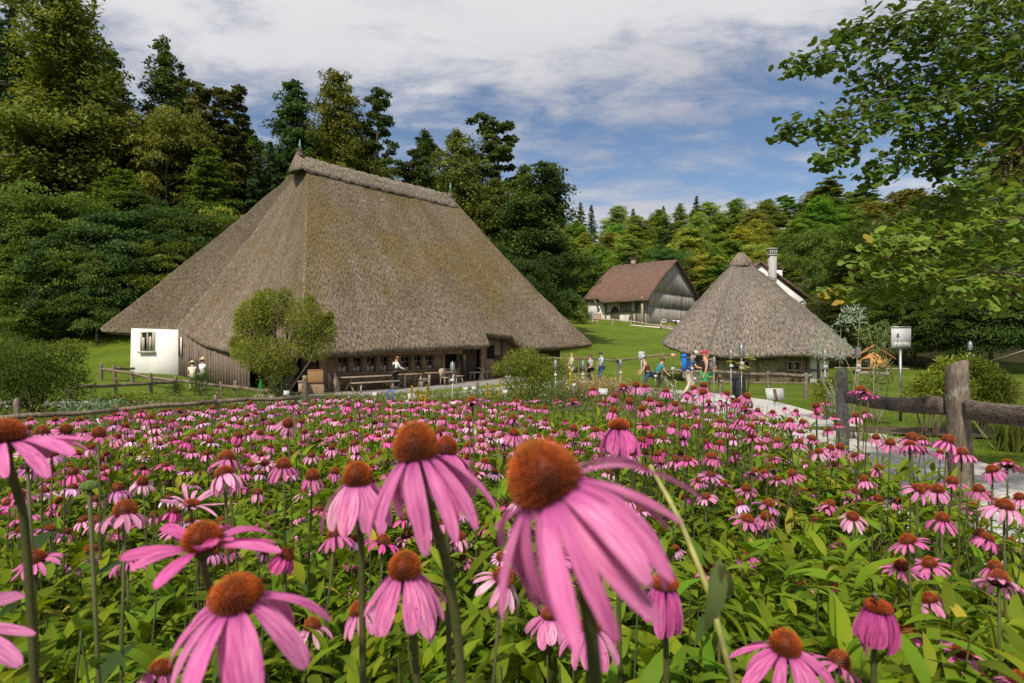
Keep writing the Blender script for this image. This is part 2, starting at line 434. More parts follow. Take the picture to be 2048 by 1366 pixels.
def loft_roof(name, E, T, rows, conc, mat, parent, thick=0.36, soffit=2.2, mossf=None, seed=1, bumpy=0.05, hips=()):
    """thatch between a closed eave ring E (n,3) and its matching ridge points T; rolled eave edge and soffit"""
    E = np.asarray(E, float); T = np.asarray(T, float); n = len(E)
    v = np.linspace(0, 1, rows) ** 0.92
    P = T[:, None] + (E - T)[:, None] * v[None, :, None]
    P[:, :, 2] -= (np.asarray(conc)[:, None] if hasattr(conc, '__len__') else conc) * (4 * v * (1 - v))[None]
    inw = (T - E); inw[:, 2] = 0; inw /= np.linalg.norm(inw, axis=1, keepdims=True)
    up = (T - E) / np.linalg.norm(T - E, axis=1, keepdims=True)
    out = -inw * 0.75 + np.array([0, 0, .66])
    flat = P.reshape(-1, 3)
    d = bumpy * 2.2 * vnoise(flat, .55, seed) + bumpy * 1.3 * vnoise(flat, 1.9, seed + 1) + bumpy * 0.9 * vnoise(flat, 5.5, seed + 2)
    w = np.ones((n, rows)); w[:, 0] = 0
    P = P + (d.reshape(n, rows) * w)[:, :, None] * out[:, None]
    e = P[:, -1]
    jag = 0.10 * vnoise(e, 3.1, seed + 5)[:, None]
    r1 = e - inw * .05 + np.array([0, 0, -.10]); r2 = e + inw * .06 + np.array([0, 0, -.72 * thick]) + jag * np.array([0, 0, 1.])
    r3 = e + inw * .32 + np.array([0, 0, -thick * .85]) + jag * np.array([0, 0, .6])
    r4 = e + inw * .9 + up * .55 + np.array([0, 0, -thick * .75]); r5 = e + inw * .6 + up * soffit * .9 + np.array([0, 0, -thick])
    A = np.concatenate([P, np.stack([r1, r2, r3, r4, r5], 1)], 1); m = A.shape[1]
    seg = np.linalg.norm(np.diff(np.concatenate([E, E[:1]]), axis=0), axis=1); uu = np.concatenate([[0], np.cumsum(seg)[:-1]])
    vl = np.concatenate([np.zeros((n, 1)), np.cumsum(np.linalg.norm(np.diff(A, axis=1), axis=2), 1)], 1)
    uv = np.stack([np.repeat(uu[:, None], m, 1), vl], -1).reshape(-1, 2)
    i, j = np.meshgrid(np.arange(n), np.arange(m - 1), indexing='ij'); i2 = (i + 1) % n
    f = np.stack([i * m + j, i * m + j + 1, i2 * m + j + 1, i2 * m + j], -1).reshape(-1, 4)
    moss = np.zeros((n, m)) if mossf is None else mossf(A)
    pale = np.zeros((n, m))
    for h_ in hips:
        dist = np.linalg.norm(A[:, None, :] if False else A - A[h_][None], axis=2); pale = np.maximum(pale, np.exp(-(dist / .13) ** 2))
    tint = np.stack([moss, pale, moss], -1).reshape(-1, 3)
    me = npmesh(name, A.reshape(-1, 3), f, tint, uv, smooth=True)
    bm = bmesh.new(); bm.from_mesh(me); bmesh.ops.recalc_face_normals(bm, faces=bm.faces); bm.to_mesh(me); bm.free()
    return link(name, me, mat, parent)

OLDWOOD = pmat('weathered_wood', (0.155, 0.115, 0.085), (0.235, 0.185, 0.145), scale=2.2, stretch=(4, 4, .35), rough=.85, bump=.6, bdist=.02, fine=16, fineamt=.5, c3=(0.09, 0.062, 0.045), c3scale=1.2)
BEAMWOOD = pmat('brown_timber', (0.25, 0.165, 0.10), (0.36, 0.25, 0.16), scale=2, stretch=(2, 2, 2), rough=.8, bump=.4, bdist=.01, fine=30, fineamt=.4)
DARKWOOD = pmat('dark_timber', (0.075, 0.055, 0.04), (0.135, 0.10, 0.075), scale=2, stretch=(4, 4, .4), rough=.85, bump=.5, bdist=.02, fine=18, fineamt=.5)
PALEWOOD = pmat('pale_plank', (0.30, 0.24, 0.175), (0.42, 0.34, 0.26), scale=2, stretch=(1, 1, 2), rough=.8, bump=.4, bdist=.008, fine=30, fineamt=.35)
PLASTER = pmat('lime_plaster', (0.74, 0.72, 0.68), (0.84, 0.82, 0.78), scale=1.2, rough=.9, bump=.25, bdist=.01, fine=14, fineamt=.06, c3=(0.50, 0.46, 0.39), c3scale=.55)
STONE = pmat('rubble_stone', (0.22, 0.205, 0.18), (0.36, 0.335, 0.30), scale=2.5, rough=.9, bump=.8, bdist=.03, fine=10, fineamt=.45)
STONEWALL = pmat('mud_and_stone', (0.27, 0.215, 0.13), (0.36, 0.29, 0.19), scale=2.2, rough=.9, bump=.8, bdist=.03, fine=9, fineamt=.4, c3=(0.17, 0.125, 0.075), c3scale=1.0)
GLASS = pmat('window_glass', (0.018, 0.022, 0.020), (0.03, 0.036, 0.03), scale=2, rough=.06, bump=0, spec=.8, fineamt=.1)
CURTAIN = pmat('white_curtain', (.55, .56, .56), (.75, .75, .74), scale=9, rough=.9, bump=0, fineamt=.3)
IRON = pmat('dark_iron', (.03, .03, .03), (.05, .05, .05), rough=.5, bump=0)
COPPER = pmat('green_copper', (.10, .22, .17), (.16, .30, .24), rough=.6, bump=.2)
VOID = pmat('unlit_interior', (.012, .010, .008), (.02, .016, .012), rough=.9, bump=0)  # near-black colour paints in the darkness of openings and rooms

# ------------------------------------------------------------------ the big thatched farmhouse
FD = Vector((.682, .731, 0)); FN = Vector((-.731, .682, 0))         # along the front, and inward
A0 = Vector((-10.3, 29.0, 0))
def hp(t, i=0.0, z=0.0): return A0 + FD * t + FN * i + Vector((0, 0, z))
def big_house():
    root = thing('thatched_farmhouse', 'huge farmhouse under a steep mossy thatched roof reaching almost to the ground', 'house', (0, 0, 0))
    R1, R2 = Vector((-13.5, 39.4, 13.6)), Vector((-5.0, 48.5, 13.5))
    D = Vector((6.3, 46.8, 0)); Db = Vector((-6.8, 59.5, 0)); B = Vector((-23.3, 41.5, 0)); C = Vector((-29.6, 43.0, 0)); Q = Vector((-24.5, 50, 0))
    tl = (D - A0).length
    E = []; T = []; cc = []
    ts = sorted(list(np.linspace(0, tl, 120)) + [12.95, 13.02, 13.1, 15.95, 16.1, 16.25])
    for t in ts:
        z = np.interp(t, [0, 1.4, 6.3, 13.0, 17, 21, tl], [1.12, 1.16, 1.36, 1.58, 1.34, 1.42, 1.62])
        p = A0.lerp(D, t / tl); p.z = z
        k = sstep(t, 13.03, 13.12) * (1 - sstep(t, 15.9, 16.9))
        top = R1.lerp(R2, t / tl)
        p = p.lerp(top, float(k) * 0.062)
        E.append(p); T.append(top); cc.append(0.30 + .2 * math.sin(t / tl * math.pi))
    for s in np.linspace(0, 1, 50)[1:-1]:                  # right gable end (faces away)
        p = D.lerp(Db, s); p.z = 1.62 + .3 * s; E.append(p); T.append(R2.copy()); cc.append(.4)
    for s in np.linspace(0, 1, 70):
        p = Db.lerp(Q, s); p.z = 1.9; E.append(p); T.append(R2.lerp(R1, s)); cc.append(.4)
    for s in np.linspace(0, 1, 24)[1:-1]:
        p = Q.lerp(C, s); p.z = 1.9 + .7 * s; E.append(p); T.append(R1.copy()); cc.append(.5)
    for s in np.linspace(0, 1, 40):
        p = C.lerp(B, s); p.z = np.interp(s, [0, .3, 1], [2.72, 2.62, 2.58]); E.append(p); T.append(R1.copy()); cc.append(.22)
    iB = len(E) - 1
    for s in np.linspace(0, 1, 80)[1:-1]:
        p = B.lerp(A0, s); L = 18.0 * (1 - s)
        p.z = np.interp(L, [0, 8.6, 13.0, 16, 18], [1.12, 1.2, 1.62, 2.25, 2.58]); E.append(p); T.append(R1.copy())
        cc.append(.25 + .95 * math.sin(s * math.pi))
    E = np.array([tuple(p) for p in E]); T = np.array([tuple(p) for p in T])
    def moss(A):
        t = (A[:, :, 0] + 10.3) * FD.x + (A[:, :, 1] - 29) * FD.y
        z = A[:, :, 2]
        inw = (A[:, :, 0] + 10.3) * FN.x + (A[:, :, 1] - 29) * FN.y
        hipd = t - inw * .575                               # distance from the left hip
        front = (hipd > -.1) & (inw < 9.6)
        g = np.where(front, .55 * np.exp(-((z - 8.0) / 3.6) ** 2) + .6 * np.exp(-np.abs(hipd) / 0.8) + .45 * np.exp(-((t - 14.5 - z * .3) / 1.8) ** 2) * np.exp(-((z - 6.5) / 3) ** 2) + .35 * (z > 12), .12)
        g = g - .5 * np.exp(-((z - 1.3) / 2.2) ** 2)
        return g
    loft_roof('roof', E, T, 54, cc, THATCH_BIG, root, thick=.40, mossf=moss, seed=3, hips=(0, iB))
    # ridge cap of pale straw, tied with rods
    ax = (R2 - R1).normalized(); n = 44; prof = [(-.80, -1.12), (-.60, -.76), (-.36, -.36), (-.15, .0), (0, .08), (.15, .0), (.36, -.36), (.60, -.76), (.80, -1.12)]
    V = []; UV = []
    sd = ax.cross(Vector((0, 0, 1))).normalized()
    for i in range(n + 1):
        s = i / n; c = R1.lerp(R2, s)
        endk = 1.0
        c = c + ax * ((-.75 if s < .5 else .15) * max(0, 1 - min(s, 1 - s) * 14))
        lift = .16 * math.exp(-s * 16) - .10 * math.exp(-(1 - s) * 18)
        for j, (a, z) in enumerate(prof):
            wob = .10 * math.sin(i * 1.7 + j * .3) * (1 if j in (0, 8) else .3) + .06 * math.sin(i * 3.9)*(1 if j in (0,8) else 0)
            V.append(tuple(c + sd * a + Vector((0, 0, z + .10 + lift + wob)))); UV.append((s * 13, j * .5))
    k = len(prof)
    Fc = [(i * k + j, i * k + j + 1, (i + 1) * k + j + 1, (i + 1) * k + j) for i in range(n) for j in range(k - 1)]
    # closed rounded ends
    i0 = len(V); V.append(tuple(R1 - ax * 1.35 + Vector((0, 0, -1.0)))); UV.append((0, 0)); i1 = len(V); V.append(tuple(R2 + ax * .55 + Vector((0, 0, -1.0)))); UV.append((0, 0))
    tri = [(j + 1, j, i0) for j in range(k - 1)] + [(n * k + j, n * k + j + 1, i1) for j in range(k - 1)]
    me = npmesh('ridge_cap', np.array(V), [np.array(Fc), np.array(tri)], np.zeros((len(V), 3)), np.array(UV), smooth=True)
    cap = link('ridge_cap', me, THATCH_CAP, root)
    sm = cap.modifiers.new('thick', 'SOLIDIFY'); sm.thickness = .11; sm.offset = -1
    mb = MB()
    for i in range(24):
        s = (i + .5) / 24; c = R1.lerp(R2, s) + Vector((0, 0, .20 + .14 * math.exp(-s * 16)))
        l = sd * -1 if sd.y > 0 else sd
        l = sd if (sd.y < 0) else -sd
        mb.tube([c + ax * .0, c + l * .2 + Vector((0, 0, -.17)) + ax * .03, c + l * .44 + Vector((0, 0, -.60)) + ax * .12], [.022, .02, .012], 5)
    mb.build('straw_tie', PALEWOOD, cap)
    # copper pots and rod at the ends
    for nm, p, s in (('finial', R1 + Vector((-.35, -.4, .22)), .7), ('finial', R2 + Vector((0, 0, .05)), .75)):
        b = MB(); b.lathe([(.42 * s, -.15), (.44 * s, .05), (.30 * s, .12), (.28 * s, .3), (.34 * s, .34), (.1 * s, .42)], p, 10); pot = b.build(nm, DARKWOOD, root, smooth=True)
        b = MB(); b.lathe([(.09 * s, .4), (.13 * s, .7 * s + .2), (.06, 1.15 * s), (.02, 1.5 * s)], p, 8); b.build('spike', COPPER, pot, smooth=True)
    # walls --------------------------------------------------------------
    fz = lambda t: g1(*(hp(t, 1.8)[:2])) + .12
    i0 = 1.9                                                 # facade set back under the eave
    # lower boarded sill wall and posts between windows
    w = MB(); w.beam(hp(2.3, i0, fz(3) + .0) + Vector((0, 0, .38)), hp(12.0, i0, fz(11) + .38), .24, .86); w.build('parapet_wall', BEAMWOOD, root)
    w = MB(); w.beam(hp(2.2, i0 - .10, fz(3) + .86), hp(12.0, i0 - .10, fz(11) + .86), .18, .12); w.build('sill_beam', BEAMWOOD, root)
    w = MB(); w.beam(hp(2.1, i0 - .05, fz(3) + 1.98), hp(12.2, i0 - .05, fz(11) + 2.0), .26, .34); w.build('wall_plate', BEAMWOOD, root)
    wb = MB(); wb.beam(hp(2.4, i0 + .45, fz(3) + 1.3), hp(12.0, i0 + .45, fz(11) + 1.3), .1, 2.4); wb.build('dark_backing', VOID, root)  # near-black sheet behind the windows, interior darkness put into its colour
    post_t = [2.35, 3.05]
    win = []
    pxs = [(674, 695), (704, 722), (731, 750), (759, 775), (800, 819), (827, 841), (849, 865)]
    def tfor(px):                                            # where the sight line through px meets the facade
        q = (px - 1024) / F; o = A0 + FN * i0
        return (q * o.y - o.x) / (FD.x - q * FD.y)
    for a, b in pxs: win.append((tfor(a), tfor(b)))
    p = MB()
    edges = [2.15] + [x for ab in win for x in ab] + [tfor(882)]
    for k_ in range(0, len(edges), 2):
        a, b = edges[k_], edges[k_ + 1]
        if b - a < .05: b = a + .12
        tm = (a + b) / 2
        o = MB(); o.beam(hp(a, i0 - .02, fz(tm) + 1.36), hp(b, i0 - .02, fz(tm) + 1.36), .26, .94)
        o.build('wall_post', BEAMWOOD, root)
    for a, b in win:
        tm = (a + b) / 2; z0, z1 = fz(tm) + .92, fz(tm) + 1.81
        fr = MB(); th = .055
        fr.beam(hp(a, i0 + .04, z0 + th / 2), hp(b, i0 + .04, z0 + th / 2), .06, th); fr.beam(hp(a, i0 + .04, z1 - th / 2), hp(b, i0 + .04, z1 - th / 2), .06, th)
        for q in (a + .02, b - .02): fr.beam(hp(q, i0 + .037, z0), hp(q, i0 + .037, z1), .06, .04, up=FD)
        zm = z0 + (z1 - z0) * .62
        fr.beam(hp(a, i0 + .045, zm), hp(b, i0 + .045, zm), .05, .045); fr.beam(hp(tm, i0 + .05, z0), hp(tm, i0 + .05, z1), .045, .04, up=FD)
        wn = fr.build('window', BEAMWOOD, root)
        g = MB(); g.beam(hp(a, i0 + .08, (z0 + z1) / 2), hp(b, i0 + .08, (z0 + z1) / 2), .01, z1 - z0 - .04); g.build('pane', GLASS, wn)
        c = MB(); h_ = .34 if tm < 6.5 else .20
        nn = 9
        pts = [hp(a + (b - a) * q / nn, i0 + .072 - .005, z0 + .05) for q in range(nn + 1)]
        for q in range(nn):
            zt = h_ * (.8 + .35 * ((q * 7) % 5) / 5)
            c.beam(hp(a + (b - a) * (q + .08) / nn, i0 + .071, z0 + .05 + zt / 2), hp(a + (b - a) * (q + .92) / nn, i0 + .071, z0 + .05 + zt / 2), .004, zt)
        c.build('curtain', CURTAIN, wn)
    # door bay: dark opening with inner plank wall, jambs
    a, b = tfor(884), tfor(962)
    for q in (a, b):
        o = MB(); o.beam(hp(q, i0 - .05, fz(q) - .1), hp(q, i0 - .05, fz(q) + 2.3), .26, .22, up=FD); o.build('door_post', BEAMWOOD, root)
    o = MB(); o.beam(hp(a, i0 + 2.2, fz(12) + 1.2), hp(b + 2, i0 + 2.2, fz(14) + 1.2), .1, 2.8); o.build('doorway_dark', VOID, root)  # upright near-black sheet, the doorway's shade painted as colour
    dm = a + (b - a) * .42
    d = MB(); 
    for q in range(7):
        x0 = dm + (b - dm) * q / 7; x1 = dm + (b - dm) * (q + .96) / 7
        d.beam(hp(x0, i0 + .35 + .01 * (q % 2), fz(14) + 1.05), hp(x1, i0 + .35 + .01 * (q % 2), fz(14) + 1.05), .05, 2.15)
    d.build('barn_door', DARKWOOD, root)
    # high alcove under the raised thatch with its small dark window
    a2, b2 = tfor(966), tfor(1058)
    w = MB(); w.beam(hp(a2, i0 + .02, fz(16) + 1.5), hp(b2, i0 + .02, fz(16) + 1.5), .2, 3.2); w.build('alcove_wall', BEAMWOOD, root)
    nw = 5
    for q in (a2 + 1.7, b2 - 1.1, b2 - .1):
        o = MB(); o.beam(hp(q, i0 - .12, fz(16)), hp(q, i0 - .12, fz(16) + 2.9), .16, .1, up=FD); o.build('wall_post', DARKWOOD, root)
    z0 = fz(16) + 1.35
    o = MB(); aw, bw = tfor(971), tfor(987); o.beam(hp(aw, i0 - .095, z0 + .42), hp(bw, i0 - .095, z0 + .42), .03, .95); f_ = o.build('window', DARKWOOD, root)
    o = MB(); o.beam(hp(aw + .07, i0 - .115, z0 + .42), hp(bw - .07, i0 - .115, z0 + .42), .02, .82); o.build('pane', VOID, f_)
    o = MB(); o.beam(hp(a2 - .1, i0 - .3, fz(16) + 2.74), hp(b2 - .6, i0 - .3, fz(16) + 2.80), .22, .2); o.build('lintel', DARKWOOD, root)
    o = MB(); o.beam(hp(a2 + 1.0, i0 - .14, fz(16) + .7), hp(a2 + 1.5, i0 - .14, fz(16) + .7), .08, 1.7); o.build('wall_post', DARKWOOD, root)
    # right part of the front wall, in the shade of the roof
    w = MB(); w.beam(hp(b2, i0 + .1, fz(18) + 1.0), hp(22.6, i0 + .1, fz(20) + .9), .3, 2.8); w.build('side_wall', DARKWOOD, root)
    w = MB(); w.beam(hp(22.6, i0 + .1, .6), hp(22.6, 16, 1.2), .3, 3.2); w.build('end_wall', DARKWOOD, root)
    # eave beam seen along the front and corner post on stone blocks
    w = MB(); w.beam(hp(.6, .55, 1.02), hp(6.5, .55, 1.20), .14, .14); w.beam(hp(6.5, .55, 1.20), hp(12.9, .55, 1.40), .14, .14); w.build('eave_pole', BEAMWOOD, root)
    for q in (2.1, 12.2):
        o = MB(); o.beam(hp(q, i0 - .35, fz(q) + .35), hp(q, i0 - .35, fz(q) + 1.95), .30, .30, up=FD); o.build('corner_post', BEAMWOOD, root, bevel=.02) if q < 5 else None
    for q, ii, s in ((2.1, i0 - .35, .5), (1.2, i0 - .3, .48), (2.75, i0 - .1, .45)):
        o = MB(); o.box(hp(q, ii, fz(q) + .18), (s, s * .9, .42), rz=.8, taper=.94); o.build('foundation_stone', STONE, root, bevel=.03)
    # recessed log wall behind the bush, then the vertical boards and the white room on the left
    V0 = Vector((-14.9, 33.95, 0)); Wc = Vector((-23.0, 41.15, 0))
    w = MB(); k = 9
    for q in range(k):
        zc = -1.05 + q * .27
        w.beam(hp(2.0, i0, zc), Vector((V0.x + .6, V0.y + 1.2, zc)), .2, .25)
    w.build('log_wall', DARKWOOD, root)
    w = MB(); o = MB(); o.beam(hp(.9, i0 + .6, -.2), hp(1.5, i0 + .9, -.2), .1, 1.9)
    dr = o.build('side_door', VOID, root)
    w = MB(); k = 42
    for q in range(k):
        p0 = V0.lerp(Wc, q / k); p1 = V0.lerp(Wc, (q + .93) / k)
        L = (Wc - p1).length; zt = np.interp(18.0 - 0.9 - (Wc - p0).length + .9, [7, 8.6, 13.0, 16, 18], [1.5, 1.5, 1.9, 2.5, 2.8])
        off = Vector((.68, .72, 0)) * (.03 * ((q * 5) % 3))
        zb = -1.35
        w.beam(p0 + off + Vector((0, 0, (zb + zt) / 2)), p1 + off + Vector((0, 0, (zb + zt) / 2)), .06, zt - zb)
    bw_ = w.build('board_wall', OLDWOOD, root)
    o = MB(); p0, p1 = V0.lerp(Wc, .915), V0.lerp(Wc, .975); nn = Vector((-.66, -.75, 0)) * .06
    o.beam(p0 + nn + Vector((0, 0, 1.35)), p1 + nn + Vector((0, 0, 1.35)), .05, 1.25); f_ = o.build('window', pmat('reddish_shutter', (.10, .05, .035), (.14, .07, .05), rough=.8), root)
    o = MB(); o.beam(p0 + nn * 1.7 + Vector((0, 0, 1.35)), p0 + (p1 - p0) * .25 + nn * 1.7 + Vector((0, 0, 1.35)), .03, 1.25); o.build('frame', PLASTER, f_)
    o = MB(); o.beam(V0 + nn + Vector((0, 0, -1.28)), Wc + nn + Vector((0, 0, -1.28)), .3, .5); o.build('plinth', PLASTER, root)
    # white plastered room
    wl = Vector((-26.7, 41.9, 0)); o = MB()
    poly = [(Wc.x, Wc.y, -1.7), (wl.x - .12, wl.y, -1.7), (wl.x, wl.y, 2.62), (Wc.x, Wc.y, 2.50)]
    o.prism(poly, Vector((1.0, 6.5, 0))); o.build('white_wall', PLASTER, root)
    wc = Wc.lerp(wl, .63); d_ = (wl - Wc).normalized(); nn = Vector((d_.y, -d_.x, 0)); nn = nn if nn.y < 0 else -nn
    z0 = 1.02; fr = MB()
    for q in (-.5, .5): fr.beam(wc + d_ * q + nn * .05 + Vector((0, 0, z0)), wc + d_ * q + nn * .05 + Vector((0, 0, z0 + 1.38)), .16, .13, up=d_)
    fr.beam(wc - d_ * .42 + nn * .05 + Vector((0, 0, z0 + 1.32)), wc + d_ * .42 + nn * .05 + Vector((0, 0, z0 + 1.32)), .12, .12)
    fr.beam(wc + nn * .06 + Vector((0, 0, z0 + .06)), wc + nn * .06 + Vector((0, 0, z0 + 1.26)), .08, .08, up=d_)
    wn = fr.build('window', pmat('sandstone', (.36, .33, .24), (.46, .43, .33), rough=.9), root)
    o = MB(); o.beam(wc - d_ * .66 + nn * .09 + Vector((0, 0, z0 - .06)), wc + d_ * .66 + nn * .09 + Vector((0, 0, z0 - .06)), .26, .15); o.build('sill', MATS['sandstone'], wn)
    o = MB(); o.beam(wc - d_ * .42 + nn * .02 + Vector((0, 0, z0 + .65)), wc + d_ * .42 + nn * .02 + Vector((0, 0, z0 + .65)), .02, 1.25); o.build('pane', GLASS, wn)
    for q in (-.36, .2):
        o = MB(); o.beam(wc + d_ * q + nn * .11 + Vector((0, 0, z0 + .5)), wc + d_ * (q + .17) + nn * .16 + Vector((0, 0, z0 + .5)), .03, .92); o.build('casement', MATS['sandstone'], wn)
    # soffit boards at far left
    o = MB()
    for q in range(4): o.beam(C + Vector((.9 + q * .55, .1, 2.5 - .03 * q)), C + Vector((1.6 + q * .55, 1.9, 2.75)), .16, .12)
    o.build('rafter', DARKWOOD, root)
    return root
HOUSE = big_house()
# terrace of cobbles under the eave
strip('pavement', [tuple(hp(-1.5, -.6)[:2]) + (1.9,), tuple(hp(3, -.1)[:2]) + (2.1,), tuple(hp(8, .0)[:2]) + (2.0,), tuple(hp(13, .6)[:2]) + (2.6,), tuple(hp(17, .8)[:2]) + (2.6,)], COBBLE, 0.12, 'raised cobbled terrace under the farmhouse eave')
ob = bpy.data.objects['pavement']; mm = ob.modifiers.new('thick', 'SOLIDIFY'); mm.thickness = .3; mm.offset = -1

# ------------------------------------------------------------------ the small thatched house
def small_house():
    root = thing('thatched_cottage', 'low stone cottage under a grey pyramid shaped thatched roof beside the gravel path', 'house')
    fl, fr = Vector((9.05, 35.57, 0)), Vector((19.75, 33.02, 0)); d = (fr - fl).normalized(); inn = Vector((-d.y, d.x, 0))
    Wd, Dp = (fr - fl).length, 10.2; c = fl + d * Wd / 2
    ap = Vector((15.05, 39.4, 7.25))
    ring = []; n = 220; rc = 2.6; corners = [fl, fr, fr + inn * Dp, fl + inn * Dp]
    zc = [1.25, .98, 1.4, 1.5]
    for k in range(4):
        p0, p1 = corners[k], corners[(k + 1) % 4]; L = (p1 - p0).length
        u_ = (p1 - p0).normalized(); m = int(L / .2)
        for q in range(m):
            s = rc + (L - 2 * rc) * q / m; ring.append((p0 + u_ * s, None))
        pn = corners[(k + 2) % 4]; u2 = (pn - p1).normalized(); a = p1 - u_ * rc; b = p1 + u2 * rc; ctr = a + u2 * rc
        for q in range(18):
            th = math.pi / 2 * q / 18; ring.append((ctr + u_ * rc * math.sin(th) - u2 * rc * math.cos(th), None))
    E = []; T = []
    for p, _ in ring:
        s = (p - fl).dot(d); i = (p - fl).dot(inn)
        z = .96 + .06 * math.sin(s * 1.1) + .55 * max(0, 1 - s / 1.9) ** 1.5 + .16 * max(0, (s - Wd + 1.3) / 1.3) ** 2 + .04 * i
        E.append((p.x, p.y, z)); T.append(tuple(ap + inn * (np.clip((i - Dp / 2) / 5, -1, 1) * .2) + d * (np.clip((s - Wd / 2) / 5, -1, 1) * .15)))
    E = np.array(E); T = np.array(T)
    loft_roof('roof', E, T, 40, -.04, THATCH_SMALL, root, thick=.34, soffit=2.0, seed=21, bumpy=.05)
    # straw cap tied at the apex
    V = []; UV = []; nn = 30
    for j, (r, z) in enumerate([(.04, .17), (.21, .06), (.40, -.16), (.60, -.44), (.82, -.76)]):
        for i in range(nn):
            a = 2 * math.pi * i / nn; rr = r * (1 + .05 * math.sin(i * 5.1 + j)); V.append((ap.x + rr * math.cos(a), ap.y + rr * math.sin(a) * 1.1, ap.z + z + .12 + (.05 * math.sin(i * 2.7) if j == 4 else 0))); UV.append((i * .25, j * .4))
    f = [(j * nn + i, (j + 1) * nn + i, (j + 1) * nn + (i + 1) % nn, j * nn + (i + 1) % nn) for j in range(4) for i in range(nn)]
    cap = link('ridge_cap', npmesh('ridge_cap', np.array(V), np.array(f), np.zeros((len(V), 3)), np.array(UV), smooth=True), THATCH_CAP, root)
    sm = cap.modifiers.new('thick', 'SOLIDIFY'); sm.thickness = .10; sm.offset = -1
    mb = MB()
    for i in range(9):
        a = math.radians(200 + i * 18); mb.tube([ap + Vector((.2 * math.cos(a), .22 * math.sin(a), .23)), ap + Vector((.47 * math.cos(a), .52 * math.sin(a), -.04)), ap + Vector((.80 * math.cos(a + .1), .87 * math.sin(a + .1), -.48))], [.016, .02, .012], 5)
    mb.build('straw_tie', PALEWOOD, cap)
    # walls
    w = MB(); ws = fl + d * 1.3 + inn * 1.15; we = fr - d * 1.75 + inn * 1.15
    for p0, p1, m_, nm in ((ws, we - d * 1.1, STONEWALL, 'stone_wall'), (we - d * 1.1, we, PLASTER, 'white_wall')):
        o = MB(); o.prism([tuple(p0 + Vector((0, 0, -1.4))), tuple(p1 + Vector((0, 0, -1.4))), tuple(p1 + Vector((0, 0, 1.7))), tuple(p0 + Vector((0, 0, 1.7)))], inn * 7.5 if nm == 'stone_wall' else inn * 2)
        o.build(nm, m_, root)
    # timber posts and bed timbers in the stone wall
    for s in (1.2, 2.6, 4.2, 5.0, 6.9, 7.3, 7.75, 8.3):
        o = MB(); q = ws + d * (s - .9) - inn * .02; o.beam(q + Vector((0, 0, -.75)), q + Vector((0, 0, 1.2)), .10, .15, up=d); o.build('wall_post', OLDWOOD, root)
    for a, b, z in ((.2, 5.2, .55), (5.2, 7.9, -.02), (.2, 7.2, -.78)):
        o = MB(); o.beam(ws + d * a - inn * .04 + Vector((0, 0, z)), ws + d * b - inn * .04 + Vector((0, 0, z)), .12, .13); o.build('bed_timber', OLDWOOD, root)
    for px0, px1 in ((1463, 1497), (1575, 1602)):
        def sfor(px):
            q = (px - 1024) / F; return (q * ws.y - ws.x) / (d.x - q * d.y)
        a, b = sfor(px0), sfor(px1); z0, z1 = -.02, .48
        fr_ = MB()
        for q in (a, (a + b) / 2, b): fr_.beam(ws + d * q - inn * .06 + Vector((0, 0, z0)), ws + d * q - inn * .06 + Vector((0, 0, z1)), .08, .07, up=d)
        for z in (z0, z1): fr_.beam(ws + d * (a - .08) - inn * .065 + Vector((0, 0, z)), ws + d * (b + .08) - inn * .065 + Vector((0, 0, z)), .09, .07)
        wn = fr_.build('window', PALEWOOD, root)
        g = MB(); g.beam(ws + d * a - inn * .02 + Vector((0, 0, .23)), ws + d * b - inn * .02 + Vector((0, 0, .23)), .02, .46); g.build('pane', GLASS, wn)
    return root
small_house()

